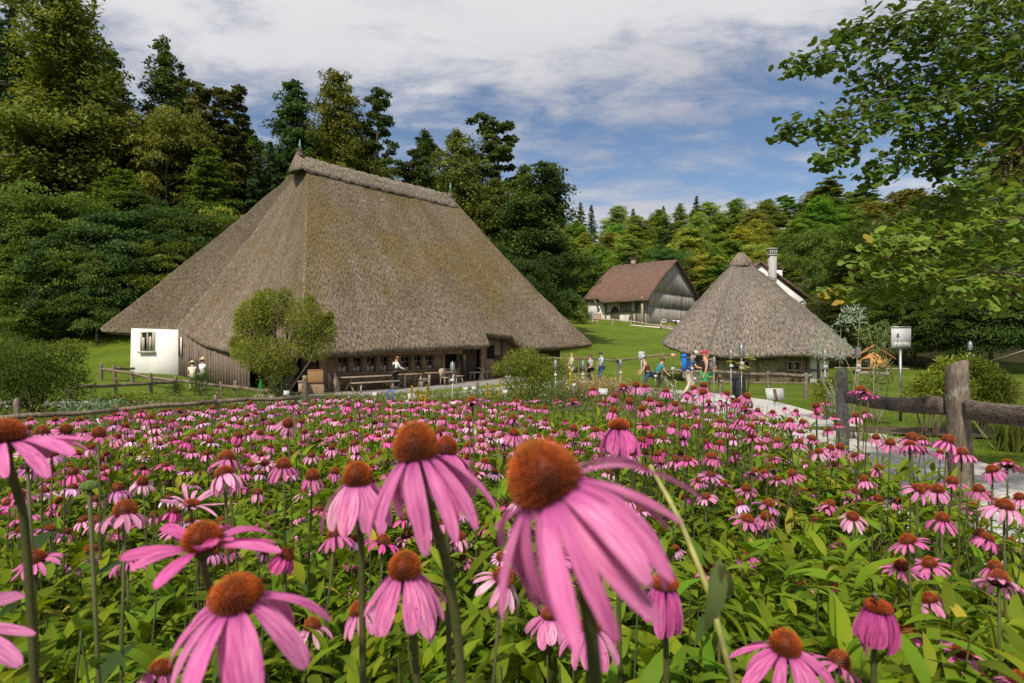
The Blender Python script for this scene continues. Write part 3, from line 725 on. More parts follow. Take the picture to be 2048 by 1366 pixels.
# ------------------------------------------------------------------ barn farmhouse on the rise
def barn():
    o_ = Vector((23.95, 105.0, 0)); gx = Vector((.658, .753, 0)); lx = Vector((-.753, .658, 0))
    zg = 5.35
    root = thing('barn_farmhouse', 'old farm barn with brown tiled roof and grey plank gable on the green rise', 'barn')
    Wd, L, He, Hr = 19.2, 12.6, 4.9, 12.0
    def q(w, l, z): return o_ + gx * w + lx * l + Vector((0, 0, zg + z))
    tile = pmat('brown_tiles', (.115, .066, .048), (.16, .093, .067), scale=1.3, rough=.85, bump=.9, bdist=.06, fine=5, fineamt=.45, c3=(.13, .10, .065), c3scale=.35)
    # curved roof (sprocketed eaves): profile over the width
    prof = [(-2.0, He - 1.1), (.3, He + .75), (3.0, He + 2.9), (Wd / 2 - .0, Hr), (Wd - 3.0, He + 2.9), (Wd - .3, He + .75), (Wd + 1.6, He - .8)]
    m = MB(); V = []; 
    nl = 12
    for i in range(nl + 1):
        l = -.9 + (L + 1.5) * i / nl
        for w, z in prof: 
            extra = 0
            if w < 0 and i > 8: w, z = w + .9 , z + .8
            V.append(tuple(q(w, l, z + .05 * math.sin(i * 1.9 + w))))
    k = len(prof); f = [(i * k + j, i * k + j + 1, (i + 1) * k + j + 1, (i + 1) * k + j) for i in range(nl) for j in range(k - 1)]
    me = npmesh('roof', np.array(V), np.array(f)); r = link('roof', me, tile, root); s = r.modifiers.new('thick', 'SOLIDIFY'); s.thickness = .22; s.offset = 0
    o = MB(); c = q(Wd / 2 - .3, L - 4.3, Hr); o.box(c + Vector((0, 0, .2)), (.9, .9, 1.4)); ch = o.build('chimney', pmat('old_brick', (.28, .2, .15), (.36, .28, .22)), r); o = MB(); o.box(c + Vector((0, 0, 1.0)), (1.2, 1.2, .22)); o.build('cap', tile, ch)
    # plank gable in three tiers
    plank = pmat('grey_planks', (.27, .245, .215), (.38, .35, .31), scale=1.4, stretch=(3, 3, .10), rough=.9, bump=.5, bdist=.04, fine=3.2, fineamt=.4, c3=(.19, .165, .14), c3scale=.5)
    zc = [0, He - 0.0, He + 3.9, Hr]
    def roofz(w): return np.interp(w, [p[0] for p in prof], [p[1] for p in prof]) - .12
    for nm, z0, z1, off in (('gable_boards', -.8, 3.05, 0), ('gable_boards', 3.0, 5.7, -.10), ('gable_boards', 5.65, 12.2, -.20)):
        o = MB(); nb = 46
        for i in range(nb):
            a, b = .0 + (Wd - .0) * i / nb, (Wd) * (i + .97) / nb
            zt = min(z1, roofz(a), roofz(b)); zt2 = min(z1, max(roofz(a), roofz(b)))
            if zt <= z0 + .05: continue
            jit = .006 * ((i * 7) % 4)
            p = [q(a, off - jit, z0), q(b, off - jit, z0), q(b, off - jit, min(z1, roofz(b))), q(a, off - jit, min(z1, roofz(a)))]
            o.prism([tuple(x) for x in p], lx * .12)
        o.build(nm, plank, root)
    o = MB(); o.prism([tuple(q(.05, .25, -1.5)), tuple(q(Wd - .05, .25, -1.5)), tuple(q(Wd - .05, .25, 4.5)), tuple(q(Wd / 2, .25, Hr - .5)), tuple(q(.05, .25, 4.5))], lx * (L - .5)); o.build('barn_body', DARKWOOD, root)
    # long front: white lower wall, half timbering, big door, beams
    o = MB(); o.prism([tuple(q(-.06, 2.2, -1.5)), tuple(q(-.06, L, -1.5)), tuple(q(-.06, L, He)), tuple(q(-.06, 2.2, He))], -gx * .1); o.build('front_wall', PLASTER, root)
    o = MB(); o.prism([tuple(q(-.10, .1, -1.5)), tuple(q(-.10, 2.3, -1.5)), tuple(q(-.10, 2.3, He)), tuple(q(-.10, .1, He))], -gx * .1); o.build('front_boards', plank, root)
    for l in (2.3, 3.3, 3.8, 4.3, 4.8, 5.3, 8.6):
        o = MB(); o.beam(q(-.3, l, 1.9 if 3 < l < 6 else -1), q(-.3, l, He), .2, .2, up=lx); o.build('timber_post', OLDWOOD, root)
    o = MB(); o.beam(q(-.34, 2.2, 2.0), q(-.34, 8.4, 2.0), .2, .22); o.build('timber_beam', OLDWOOD, root)
    for l, h, w in ((6.6, 3.2, 1.9), (3.2, 1.7, .9)):
        o = MB(); pts = [q(-.22, l + w / 2 * s, z) for s, z in ((-1, -1), (1, -1), (1, h * .65), (.7, h * .88), (0, h), (-.7, h * .88), (-1, h * .65))]; o.prism([tuple(p) for p in pts], -gx * .12); o.build('barn_door', DARKWOOD, root)
    for l in (9.6,):
        o = MB(); o.prism([tuple(q(-.2, l, -1)), tuple(q(-.2, l + 1, -1)), tuple(q(-.2, l + 1, 2)), tuple(q(-.2, l, 2))], -gx * .1); o.build('door', BEAMWOOD, root)
    for l in (10.9, 12.0):
        o = MB(); o.prism([tuple(q(-.2, l, .7)), tuple(q(-.2, l + .8, .7)), tuple(q(-.2, l + .8, 2.0)), tuple(q(-.2, l, 2.0))], -gx * .06); w = o.build('window', PALEWOOD, root)
        for s in (0, 1):
            o = MB(); a = l + .08 + s * .36; o.prism([tuple(q(-.27, a, .78)), tuple(q(-.27, a + .28, .78)), tuple(q(-.27, a + .28, 1.92)), tuple(q(-.27, a, 1.92))], -gx * .03); o.build('pane', GLASS, w)
    gs = pmat('green_shutter', (.05, .14, .11), (.07, .18, .14))
    for l in (10.5, 11.72, 12.85):
        o = MB(); o.prism([tuple(q(-.22, l, .7)), tuple(q(-.22, l + .35, .7)), tuple(q(-.22, l + .35, 2.0)), tuple(q(-.22, l, 2.0))], -gx * .06); o.build('shutter', gs, root)
    # corner post and struts carrying the eave
    o = MB(); o.beam(q(-1.4, .4, -1), q(-1.4, .4, He - .4), .35, .35, up=lx); o.build('eave_post', PALEWOOD, root)
    for l in (.4, 8.4, 10.0):
        o = MB(); o.beam(q(-.2, l, He - 2.4), q(-1.8, l, He - .6), .2, .2, up=lx); o.build('eave_strut', OLDWOOD, root)
    o = MB(); o.beam(q(-1.5, .35, He - .5), q(-.1, .35, He - .3), .2, .2, up=lx); o.build('tie_beam', PALEWOOD, root)
    return root
barn()

# ------------------------------------------------------------------ white house and orange hut behind
def white_house():
    root = thing('white_house', 'white plastered house with tall chimney half hidden behind the thatched cottage', 'house')
    y = 58.0; rx = (1520 - 1024) / F * y; zr = CZ + (690 - 527) / F * y
    ex = (1612 - 1024) / F * y; sl_ = .80
    zw = lambda x: zr - abs(x - rx) * sl_
    o = MB(); o.prism([(rx - 1.9, y, -1), (ex, y, -1), (ex, y, zw(ex) - .05), (rx, y, zr - .05), (rx - 1.9, y, zw(rx - 1.9) - .05)], (0, 9, 0)); o.build('wall', PLASTER, root)
    tile = MATS['brown_tiles']
    for sgn in (-1, 1):
        far = ex + 1.75 if sgn > 0 else rx - 2.0
        o = MB(); a = Vector((rx, 0, zr + .05)); b = Vector((far, 0, zw(far) + .05 + (.25 if sgn > 0 else 0)))
        o.prism([(a.x, y - .35, a.z), (b.x, y - .35, b.z), (b.x, y - .35, b.z + .18), (a.x, y - .35, a.z + .2)], (0, 10, 0)); o.build('roof', tile, root)
    o = MB(); o.beam((ex, y - .1, zw(ex) - .75), (ex + 1.3, y - .1, zw(ex + 1.3) + .1), .14, .14); o.build('strut', DARKWOOD, root)
    cx = (1541 - 1024) / F * y; grey = pmat('grey_render', (.34, .335, .32), (.42, .41, .395), fineamt=.12, rough=.9, c3=(.36, .35, .33))
    zt = CZ + (690 - 512) / F * y
    o = MB(); o.box((cx, y - .36, (zt + 5) / 2), (.62, .6, zt - 5)); ch = o.build('chimney', grey, root)
    o = MB(); o.box((cx, y - .36, zt + .04), (.78, .74, .1)); 
    for sx in (-.29, -.10, .10, .29): o.box((cx + sx, y - .63, zt + .32), (.11, .1, .5)); o.box((cx + sx, y - .04, zt + .32), (.11, .1, .5))
    o.box((cx, y - .36, zt + .62), (.84, .80, .09)); o.build('chimney_cap', grey, ch)
    o = MB(); o.beam((cx - 1.2, y - .8, zt - 2.0), (cx + .4, y - .8, zt - 2.35), .05, .05); o.build('stay', IRON, ch)
    cx2 = (1556 - 1024) / F * (y + 4); yy = y + 4; z0 = CZ + (690 - 575) / F * yy; z1 = CZ + (690 - 541) / F * yy
    o = MB(); o.box((cx2, yy, (z0 - 2 + z1) / 2), (.62, .6, z1 - z0 + 2)); c2 = o.build('chimney', PLASTER, root)
    o = MB(); 
    for sx in (-.25, 0, .25): o.box((cx2 + sx, yy - .25, z1 + .12), (.08, .08, .24)); o.box((cx2 + sx, yy + .25, z1 + .12), (.08, .08, .24))
    arc = [(cx2 + .36 * math.cos(math.radians(a)), yy, z1 + .25 + .42 * math.sin(math.radians(a))) for a in range(0, 181, 20)]
    o.tube(arc, .07, 6); o.box((cx2, yy, z1 + .26), (.75, .65, .06)); o.build('chimney_cap', MATS['brown_tiles'], c2)
white_house()
def hut():
    y = 45.0; z0 = g1((1760 - 1024) / F * y, y)
    root = thing('wooden_hut', 'small orange timber hut with tiled pitched roof at the edge of the wood', 'hut')
    # local frame: gable end facing front-right
    ca, sa = math.cos(R(-28)), math.sin(R(-28)); gx = Vector((ca, -sa * 0 + sa, 0)); gy = Vector((-sa, ca, 0))
    c = Vector(((1746 - 1024) / F * y, y, z0)); pine = pmat('orange_pine', (.46, .21, .065), (.56, .28, .10), scale=1.2, stretch=(.4, .4, 6), rough=.7, bump=.5, bdist=.02, fine=5, fineamt=.25)
    ot = pmat('orange_tile', (.40, .14, .06), (.5, .2, .09), scale=3, rough=.8, bump=.6, bdist=.03, fine=9)
    hw, dp, h = .95, 1.1, 1.05; rt = 2.05
    def q(a, b, z): return c + gx * a + gy * b + Vector((0, 0, z))
    o = MB(); o.prism([tuple(q(-hw, -dp, 0)), tuple(q(hw, -dp, 0)), tuple(q(hw, -dp, h)), tuple(q(0, -dp, rt - .1)), tuple(q(-hw, -dp, h))], gy * 2 * dp); o.build('wall', pine, root)
    for z in (.25, .5, .75, 1.0):
        pass
    o = MB(); o.prism([tuple(q(-hw - .03, -dp - .03, -.1)), tuple(q(hw + .03, -dp - .03, -.1)), tuple(q(hw + .03, -dp - .03, .18)), tuple(q(-hw - .03, -dp - .03, .18))], gy * (2 * dp + .06)); o.build('plinth', STONE, root)
    for s in (-1, 1):
        o = MB(); a = 1.35 * s; o.prism([tuple(q(0, -dp - .35, rt)), tuple(q(a, -dp - .35, rt - .98)), tuple(q(a, -dp - .35, rt - .89)), tuple(q(0, -dp - .35, rt + .1))], gy * (2 * dp + .6)); o.build('roof', ot, root)
    o = MB(); o.prism([tuple(q(-hw - .03, -dp + .3, .55)), tuple(q(-hw - .03, dp - .5, .55)), tuple(q(-hw - .03, dp - .5, 1.05)), tuple(q(-hw - .03, -dp + .3, 1.05))], -gx * .04); o.build('window', GLASS, root)
    o = MB(); o.prism([tuple(q(-.8, -dp - .03, .5)), tuple(q(-.25, -dp - .03, .5)), tuple(q(-.25, -dp - .03, 1.2)), tuple(q(-.8, -dp - .03, 1.05))], -gy * .04); o.build('window', GLASS, root)
    o = MB(); o.beam(q(-2.6, -dp - .1, .42), q(hw + 1.2, -dp - .1, .42), .08, .08); o.build('rail', PALEWOOD, root)
hut()
# ------------------------------------------------------------------ trees
LEAF = leafmat('tree_leaves', trans=0.30)
BARK = pmat('grey_bark', (.075, .062, .05), (.13, .11, .09), scale=2, stretch=(3, 3, .6), rough=.9, bump=.7, bdist=.03, fine=9, fineamt=.4)
QV = np.array([(0, -.5, 0), (.27, -.08, .05), (0, .5, -.02), (-.27, -.08, .05)]); QF = np.array([(0, 1, 2, 3)])
def leaves_mesh(name, pos, fwd, up, size, tint):
    v, f = scatter(QV, QF, pos, rotmats(fwd, up), size[:, None] if size.ndim == 1 else size)
    return npmesh(name, v, f, np.repeat(tint, 4, 0))
def tree_proto(kind, seed, n_leaf=20000, H=20.0, Wd=9.0, leaf=.30):
    """(trunk mesh, crown mesh) of a tree H tall and Wd wide standing at the origin"""
    global rng
    keep = rng; rng = np.random.default_rng(seed)
    tb = MB(); rad = Wd / 2
    lean = rng.normal(0, .02, 2)
    tt = np.linspace(0, 1, 9); r0 = H * .014 + .05
    top = .97 if kind != 'beech' else .82
    wob = np.cumsum(rng.normal(0, .012, (9, 2)), 0) * (0.3 if kind == 'spruce' else 1.0)
    axis = lambda t: np.array([np.interp(t, tt, wob[:, 0]) * H * .5 + lean[0] * t * H, np.interp(t, tt, wob[:, 1]) * H * .5 + lean[1] * t * H, t * H])
    tb.tube([axis(t * top) for t in tt], [r0 * (1.25 if t == 0 else 1) * (1 - .93 * t) for t in tt], 7)
    nb, cb, ce = {'beech': (46, .19, .97), 'broad': (135, .14, .985), 'cone': (135, .10, .985), 'spruce': (130, .06, .985), 'thin': (46, .25, .98), 'bush': (46, .03, .9)}[kind]
    C = []                                              # clusters: centre, outward dir, radius, flatness, shade
    lobes = rng.normal(0, 1, (5, 2))
    for i in range(nb):
        t = cb + (ce - cb) * ((i + rng.uniform(0, 1)) / nb)
        s = (t - cb) / (ce - cb); a = i * 2.39996 + rng.normal(0, .35)
        if kind == 'beech': prof = (math.sin(math.pi * min(1, (s * .86 + .16)))) ** .6; rise = .05 + .55 * s
        elif kind == 'broad': prof = (1 - s) ** .66 * min(1, .55 + 1.5 * s) * 1.18 + .01; rise = .15 + .65 * s
        elif kind == 'cone': prof = min(1, s * 5 + .45) * (1 - s) ** .85 * 1.08 + .015; rise = .1 + .55 * s
        elif kind == 'spruce': prof = (1 - s) ** .85 + .02; rise = -.22 + .35 * s
        elif kind == 'thin': prof = .55 * (math.sin(math.pi * (s * .8 + .15))) ** .8 + .1; rise = .5
        else: prof = (max(0.02, math.cos(s * 1.45))) ** .5; rise = .35 + .5 * s
        if kind in ('broad', 'cone'): rise += rng.normal(0, .22)
        lob = 1 + .20 * math.sin(2 * a + lobes[0, 0] * 3) * lobes[0, 1] + .14 * math.sin(3 * a + 7 * s + lobes[1, 0] * 3)
        L = rad * prof * lob * rng.uniform(.72, 1.12)
        if kind in ('broad', 'cone'): L *= rng.choice([.78, .9, 1.0, 1.1])
        if L < .15: L = .15
        p0 = axis(min(t, top)); d = np.array([math.cos(a), math.sin(a), 0])
        pts = []
        droop = {'spruce': -.10, 'beech': -.06, 'thin': .0}.get(kind, -.03)
        for q in np.linspace(0, 1, 5): pts.append(p0 + d * L * q + np.array([0, 0, L * (rise * q + droop * q * q * 2)]) + (rng.normal(0, .03 * L, 3) if 0 < q < 1 else 0))
        br = max(.018, r0 * .30 * (1 - .6 * t)); tb.tube(pts, [br, br * .8, br * .6, br * .4, br * .15], 4, cap=False)
        shade = rng.uniform(.72, 1.22)
        nc = {'spruce': 5, 'thin': 3}.get(kind, 5)
        nc = max(2, int(nc * (.5 + L / rad)))
        for j in range(nc):
            q = .30 + .72 * (j + rng.uniform(.2, .8)) / nc
            k = np.array([np.interp(q, np.linspace(0, 1, 5), [p[c] for p in pts]) for c in range(3)])
            cr = {'spruce': .13 * rad * (1.15 - .5 * q) + .10, 'thin': .26 * rad * .7, 'beech': rad * .30 * (1.1 - .35 * q), 'bush': rad * .25}.get(kind, rad * .235 * (1.2 - .4 * q))
            if kind in ('spruce', 'cone', 'broad'): cr *= .40 + .60 * min(1, 1.25 * L / rad)
            side = np.array([-d[1], d[0], 0]) * rng.normal(0, .55) * cr * (1.6 if kind != 'spruce' else .9)
            C.append(np.concatenate([k + side + rng.normal(0, .12, 3) * cr, d, [cr * rng.uniform(.75, 1.25), shade * rng.uniform(.85, 1.15)]]))
    # leader clusters
    for q in range(4):
        k = axis(min(.985, .90 + q * .028)); C.append(np.concatenate([k, [1, 0, 0], [rad * (.10 - .02 * q) if kind != 'spruce' else .14, 1.0]]))
    C = np.array(C); flat = {'beech': .13, 'broad': .62, 'cone': .52, 'spruce': .22, 'thin': .55, 'bush': .6}[kind]
    w = C[:, 6] ** 2; ci = rng.choice(len(C), n_leaf, p=w / w.sum())
    c = C[ci]
    u = unit(n_leaf) * (rng.uniform(0, 1, (n_leaf, 1)) ** .42)
    outd = c[:, 3:6]; sided = np.stack([-outd[:, 1], outd[:, 0], 0 * outd[:, 0]], 1)
    el_ = 1.45 if kind in ('broad', 'cone', 'beech') else 1.0
    loc = (outd * u[:, :1] * el_ + sided * u[:, 1:2] / el_ ** .5) * c[:, 6:7]; loc[:, 2] += u[:, 2] * c[:, 6] * flat
    loc[:, 2] -= np.maximum(u[:, 0], 0) ** 2 * c[:, 6] * (.45 if kind == 'beech' else .2 if kind in ('broad', 'cone') else 0)
    loc[:, 2] -= (np.hypot(u[:, 0], u[:, 1]) ** 2) * c[:, 6] * (.32 if kind != 'thin' else .1)
    pos = c[:, :3] + loc
    if kind == 'spruce': pos[:, 2] -= rng.uniform(0, .25, n_leaf) * c[:, 6] * 2.2
    up = np.array([0, 0, 1.0]) + unit(n_leaf) * (.75 if kind != 'spruce' else .6) + c[:, 3:6] * .35
    fwd = c[:, 3:6] * .8 + unit(n_leaf) * .8 + np.array([0, 0, -.35])
    size = leaf * rng.uniform(.6, 1.35, n_leaf)
    if kind == 'spruce': size = np.stack([size * .62, size * 1.25, size], 1)
    tone = c[:, 7] * rng.uniform(.75, 1.25, n_leaf)
    warm = rng.normal(0, .06, n_leaf) + (c[:, 7] - .95) * .12
    tint = np.stack([tone * (1 + warm), tone, tone * (1 - warm)], 1)
    cm = leaves_mesh(kind + '_crown', pos, fwd, up, size, tint); cm.materials.append(LEAF)
    tm = tb.mesh(kind + '_trunk', smooth=True); tm.materials.append(BARK)
    rng = keep
    return tm, cm, H, Wd
PROTO = {
    'beech': [tree_proto('beech', 1, 34000, 13, 11, .25), tree_proto('beech', 2, 34000, 13, 11, .25), tree_proto('beech', 3, 34000, 13, 11, .25)],
    'broad': [tree_proto('broad', 4, 46000, 22, 9.0, .30), tree_proto('broad', 5, 46000, 22, 9.0, .30), tree_proto('broad', 6, 46000, 22, 9.0, .30)],
    'cone': [tree_proto('cone', 7, 42000, 22, 8, .29), tree_proto('cone', 8, 42000, 22, 8, .29)],
    'spruce': [tree_proto('spruce', 9, 30000, 24, 7.4, .32), tree_proto('spruce', 10, 30000, 24, 7.4, .32)],
    'thin': [tree_proto('thin', 12, 15000, 20, 5.6, .29), tree_proto('thin', 13, 14000, 20, 5.6, .29)],
    'bush': [tree_proto('bush', 14, 14000, 4, 4.6, .16)],
}
ntree = {}
def tree(kind, name, label, cat, px, d, toppy, wpx, col, group=None, variant=None, zoff=0.0):
    """tree whose trunk stands at column px and depth d, whose top reaches row toppy and whose crown is wpx wide"""
    i = ntree.get(kind, 0); ntree[kind] = i + 1
    tm, cm, H, Wd = PROTO[kind][(i if variant is None else variant) % len(PROTO[kind])]
    x = (px - 1024) / F * d; z = g1(x, d) - .15 + zoff
    h = CZ + (HY - toppy) / F * d - z; w = wpx / F * d * (1.16 if kind in ('broad', 'cone') else 1.0)
    o = thing(name, label, cat, (x, d, z), random.uniform(0, 6.28), group)
    o.scale = (w / Wd, w / Wd, h / H)
    link('trunk', tm, None, o)
    c = link('crown', cm, None, o); c.color = (*col, 1)
    return o
OL = (0.1408, 0.1728, 0.0333); GR = (0.1088, 0.1728, 0.0282); DK = (0.0576, 0.1024, 0.0218); BL = (0.0538, 0.105, 0.032); YG = (0.2112, 0.2496, 0.0307); LG = (0.1856, 0.2496, 0.0435); BR = (0.1664, 0.1792, 0.041); SP = (0.0461, 0.0845, 0.0307)
GL = 'trees of the steep wood left of the farmhouse'
# front row of the left wood, beech sprays reaching down to the lawn
tree('beech', 'beech_tree', 'dark beech at the far left edge of the lawn, lowest sprays over black shade', 'tree', 10, 56, 385, 250, DK, GL)
tree('beech', 'beech_tree', 'low green beech with bright leaf tips at the wood edge, second from the left', 'tree', 125, 54, 365, 240, GR, GL)
tree('beech', 'beech_tree', 'bluish green beech at the wood edge between the white room and the left border', 'tree', 255, 55, 400, 230, BL, GL)
tree('beech', 'beech_tree', 'dark layered beech standing behind the left tip of the thatched eave', 'tree', 375, 57, 400, 220, DK, GL)
tree('beech', 'beech_tree', 'bright yellow green beech spray showing over the left slope of the big thatch', 'tree', 470, 60, 410, 170, YG, GL)
tree('beech', 'beech_tree', 'low dark hornbeam filling the gap at the left lawn edge', 'tree', 60, 62, 420, 230, BL, GL)
tree('beech', 'beech_tree', 'dark hornbeam in the second row above the left eave tip', 'tree', 310, 63, 380, 240, DK, GL)
for px, d, tp, w, col, lab in [(45, 51, 560, 150, (.12, .18, .03), 'young bright green beech low in front of the left wood by the border'), (195, 51.5, 480, 130, (.10, .15, .03), 'young green beech leaning out of the left wood over the lawn'), (335, 54, 470, 140, (.13, .17, .024), 'young yellow green beech just above the left eave tip'), (425, 58, 425, 110, (.17, .20, .024), 'young yellow tipped beech right of the dark beech'), (110, 52, 450, 120, (.055, .10, .03), 'young bluish beech between two low beeches on the left')]:
    tree('beech', 'young_beech', lab, 'tree', px, d, tp, w, col, GL)
# second and third rows
tree('spruce', 'spruce_tree', 'black green spruce cut by the left border of the photo', 'tree', 20, 66, -60, 190, SP, GL)
tree('broad', 'tall_tree', 'huge olive brown deciduous tree, tallest of the left wood, with a visible dark trunk', 'tree', 165, 66, -60, 270, OL, GL)
tree('spruce', 'spruce_tree', 'dark spruce wedged between the huge olive tree and the left border', 'tree', 85, 72, 60, 180, SP, GL)
tree('beech', 'tall_tree', 'yellow green layered tree below the pointed conifer of the left wood', 'tree', 335, 67, 205, 200, (0.155, 0.169, 0.027), GL)
tree('cone', 'tall_tree', 'dark pointed tree right of the huge olive tree, second highest of the left wood', 'tree', 335, 73, 70, 165, (0.068, 0.108, 0.023), GL)
tree('spruce', 'spruce_tree', 'drooping dark spruce showing behind the pointed tree of the left wood', 'tree', 375, 76, 120, 130, SP, GL)
tree('thin', 'birch_tree', 'wispy olive birch with thin drooping twigs left of the conical tree', 'tree', 430, 70, 165, 150, (.11, .12, .04), GL)
tree('thin', 'birch_tree', 'second wispy birch with pale stems, nearer the conical tree', 'tree', 475, 72, 185, 130, (.09, .10, .03), GL)
tree('broad', 'tall_tree', 'brownish tree low behind the birches of the left wood', 'tree', 445, 75, 235, 170, (0.101, 0.115, 0.03), GL)
tree('spruce', 'spruce_tree', 'slim dark spruce just left of the thatched roof peak', 'tree', 515, 69, 265, 100, SP, GL)
tree('cone', 'tall_tree', 'bluish green conical tree standing alone above the left hip of the thatch', 'tree', 582, 74, 138, 180, (0.061, 0.115, 0.034), GL)
tree('spruce', 'spruce_tree', 'second slim spruce half covered by the left hip of the big thatch', 'tree', 550, 70, 275, 100, SP, GL)
tree('broad', 'tall_tree', 'medium green tree low behind the roof peak finial', 'tree', 610, 78, 260, 130, GR, GL)
tree('broad', 'tall_tree', 'golden green oak with dense round crown right of the conical tree', 'tree', 700, 74, 140, 165, (0.128, 0.142, 0.024), GL)
tree('thin', 'poplar_tree', 'slim open tree with feathery top leaning on the golden oak', 'tree', 755, 75, 165, 120, (0.068, 0.101, 0.027), GL)
tree('cone', 'tall_tree', 'dark green understorey tree behind the middle of the thatch ridge', 'tree', 655, 80, 235, 120, GR, GL)
tree('thin', 'birch_tree', 'grey green weeping birch with sky showing through above the thatch ridge', 'tree', 810, 77, 265, 150, (.085, .10, .045), GL)
tree('beech', 'tall_tree', 'low green tree filling the gap under the weeping birch', 'tree', 800, 82, 335, 150, GR, GL)
GM = 'trees behind the right slope of the farmhouse'
tree('cone', 'tall_tree', 'pointed dark tree with a bare dead leader behind the right end of the ridge', 'tree', 868, 76, 250, 110, (0.068, 0.108, 0.027), GM)
tree('broad', 'tall_tree', 'light green willow like tree above the right end of the thatch ridge', 'tree', 935, 70, 258, 165, (.115, .145, .03), GM)
tree('thin', 'poplar_tree', 'tall gaunt tree with forked bare limbs right of the light green tree', 'tree', 1010, 72, 232, 160, (0.081, 0.115, 0.03), GM)
tree('broad', 'tall_tree', 'yellow green tree between the gaunt tree and the roof slope', 'tree', 975, 66, 345, 140, (.11, .14, .028), GM)
tree('broad', 'tall_tree', 'dense dark green tree, right hand edge of the group behind the farmhouse', 'tree', 1065, 66, 322, 185, (0.061, 0.101, 0.024), GM)
tree('beech', 'tall_tree', 'dark beech reaching down to the meadow beside the right roof corner', 'tree', 1085, 64, 445, 140, (0.049, 0.089, 0.022), GM)
tree('beech', 'tall_tree', 'low dark tree on the meadow edge just above the right eave tip', 'tree', 1040, 60, 500, 150, (0.046, 0.081, 0.02), GM)
tree('broad', 'tall_tree', 'olive tree lightly seen behind the dense dark tree', 'tree', 1110, 80, 400, 90, OL, GM)
for px, d, tp, w, kd, col, lab in [(650, 88, 265, 130, 'broad', GR, 'green tree filling the wood directly behind the roof peak'), (735, 90, 285, 140, 'broad', OL, 'olive tree filling the wood between the golden oak and the weeping birch'), (845, 88, 315, 130, 'cone', GR, 'green tree just left of the pointed tree with the dead leader'),
    (905, 84, 330, 120, 'broad', YG, 'yellow green tree just above the right half of the thatch ridge'), (1035, 86, 330, 130, 'cone', GR, 'deep green tree filling the wood behind the gaunt tree'), (1000, 62, 470, 120, 'beech', DK, 'dark beech low behind the right roof slope'), (400, 84, 215, 150, 'cone', DK, 'dark tree in the gap between pointed tree and birches'),
    (495, 82, 255, 130, 'broad', GR, 'green tree filling the gap left of the conical tree'), (235, 76, 110, 170, 'cone', DK, 'dark tree between the huge olive tree and the pointed tree'), (110, 80, 20, 170, 'broad', GR, 'green tree behind the huge olive tree'), (20, 78, 40, 200, 'broad', DK, 'dark broadleaf tree behind the left border spruce'), (240, 60, 330, 200, 'cone', GR, 'green layered tree in the middle of the left wood'), (420, 66, 300, 170, 'cone', GR, 'green layered tree above the left roof slope'), (90, 62, 250, 200, 'cone', DK, 'dark layered tree low on the left')]:
    tree(kd, 'tall_tree', lab, 'tree', px, d, tp, w, col, GM if px > 600 else GL)
# wood on the hill behind the barn: rows of individual trees
HB = 'trees of the wooded hill behind the barn'
def hill_label(kind, px, row, k):
    what = {'beech': 'layered beech', 'broad': 'round headed broadleaf', 'cone': 'pointed broadleaf', 'spruce': 'dark spruce spire', 'thin': 'open crowned tree'}[kind]
    marks = [(1150, 'the right eave of the farmhouse'), (1215, 'the left end of the barn roof'), (1290, 'the middle of the barn roof'), (1345, 'the peak of the barn gable'), (1420, 'the gap between barn and cottage'),
             (1487, 'the cottage roof peak'), (1545, 'the tall white chimney'), (1610, 'the white gable'), (1680, 'the silver leaved sapling'), (1760, 'the orange hut'), (1830, 'the bird poster')]
    b = min(marks, key=lambda m: abs(m[0] - px)); side = 'straight above' if abs(b[0] - px) < 14 else ('left of' if px < b[0] else 'right of')
    rowt = ['at hill foot', 'low on hill', 'high on hill', 'on skyline'][row]
    return f'{what} {rowt} {side} {b[1]}'
hill = []
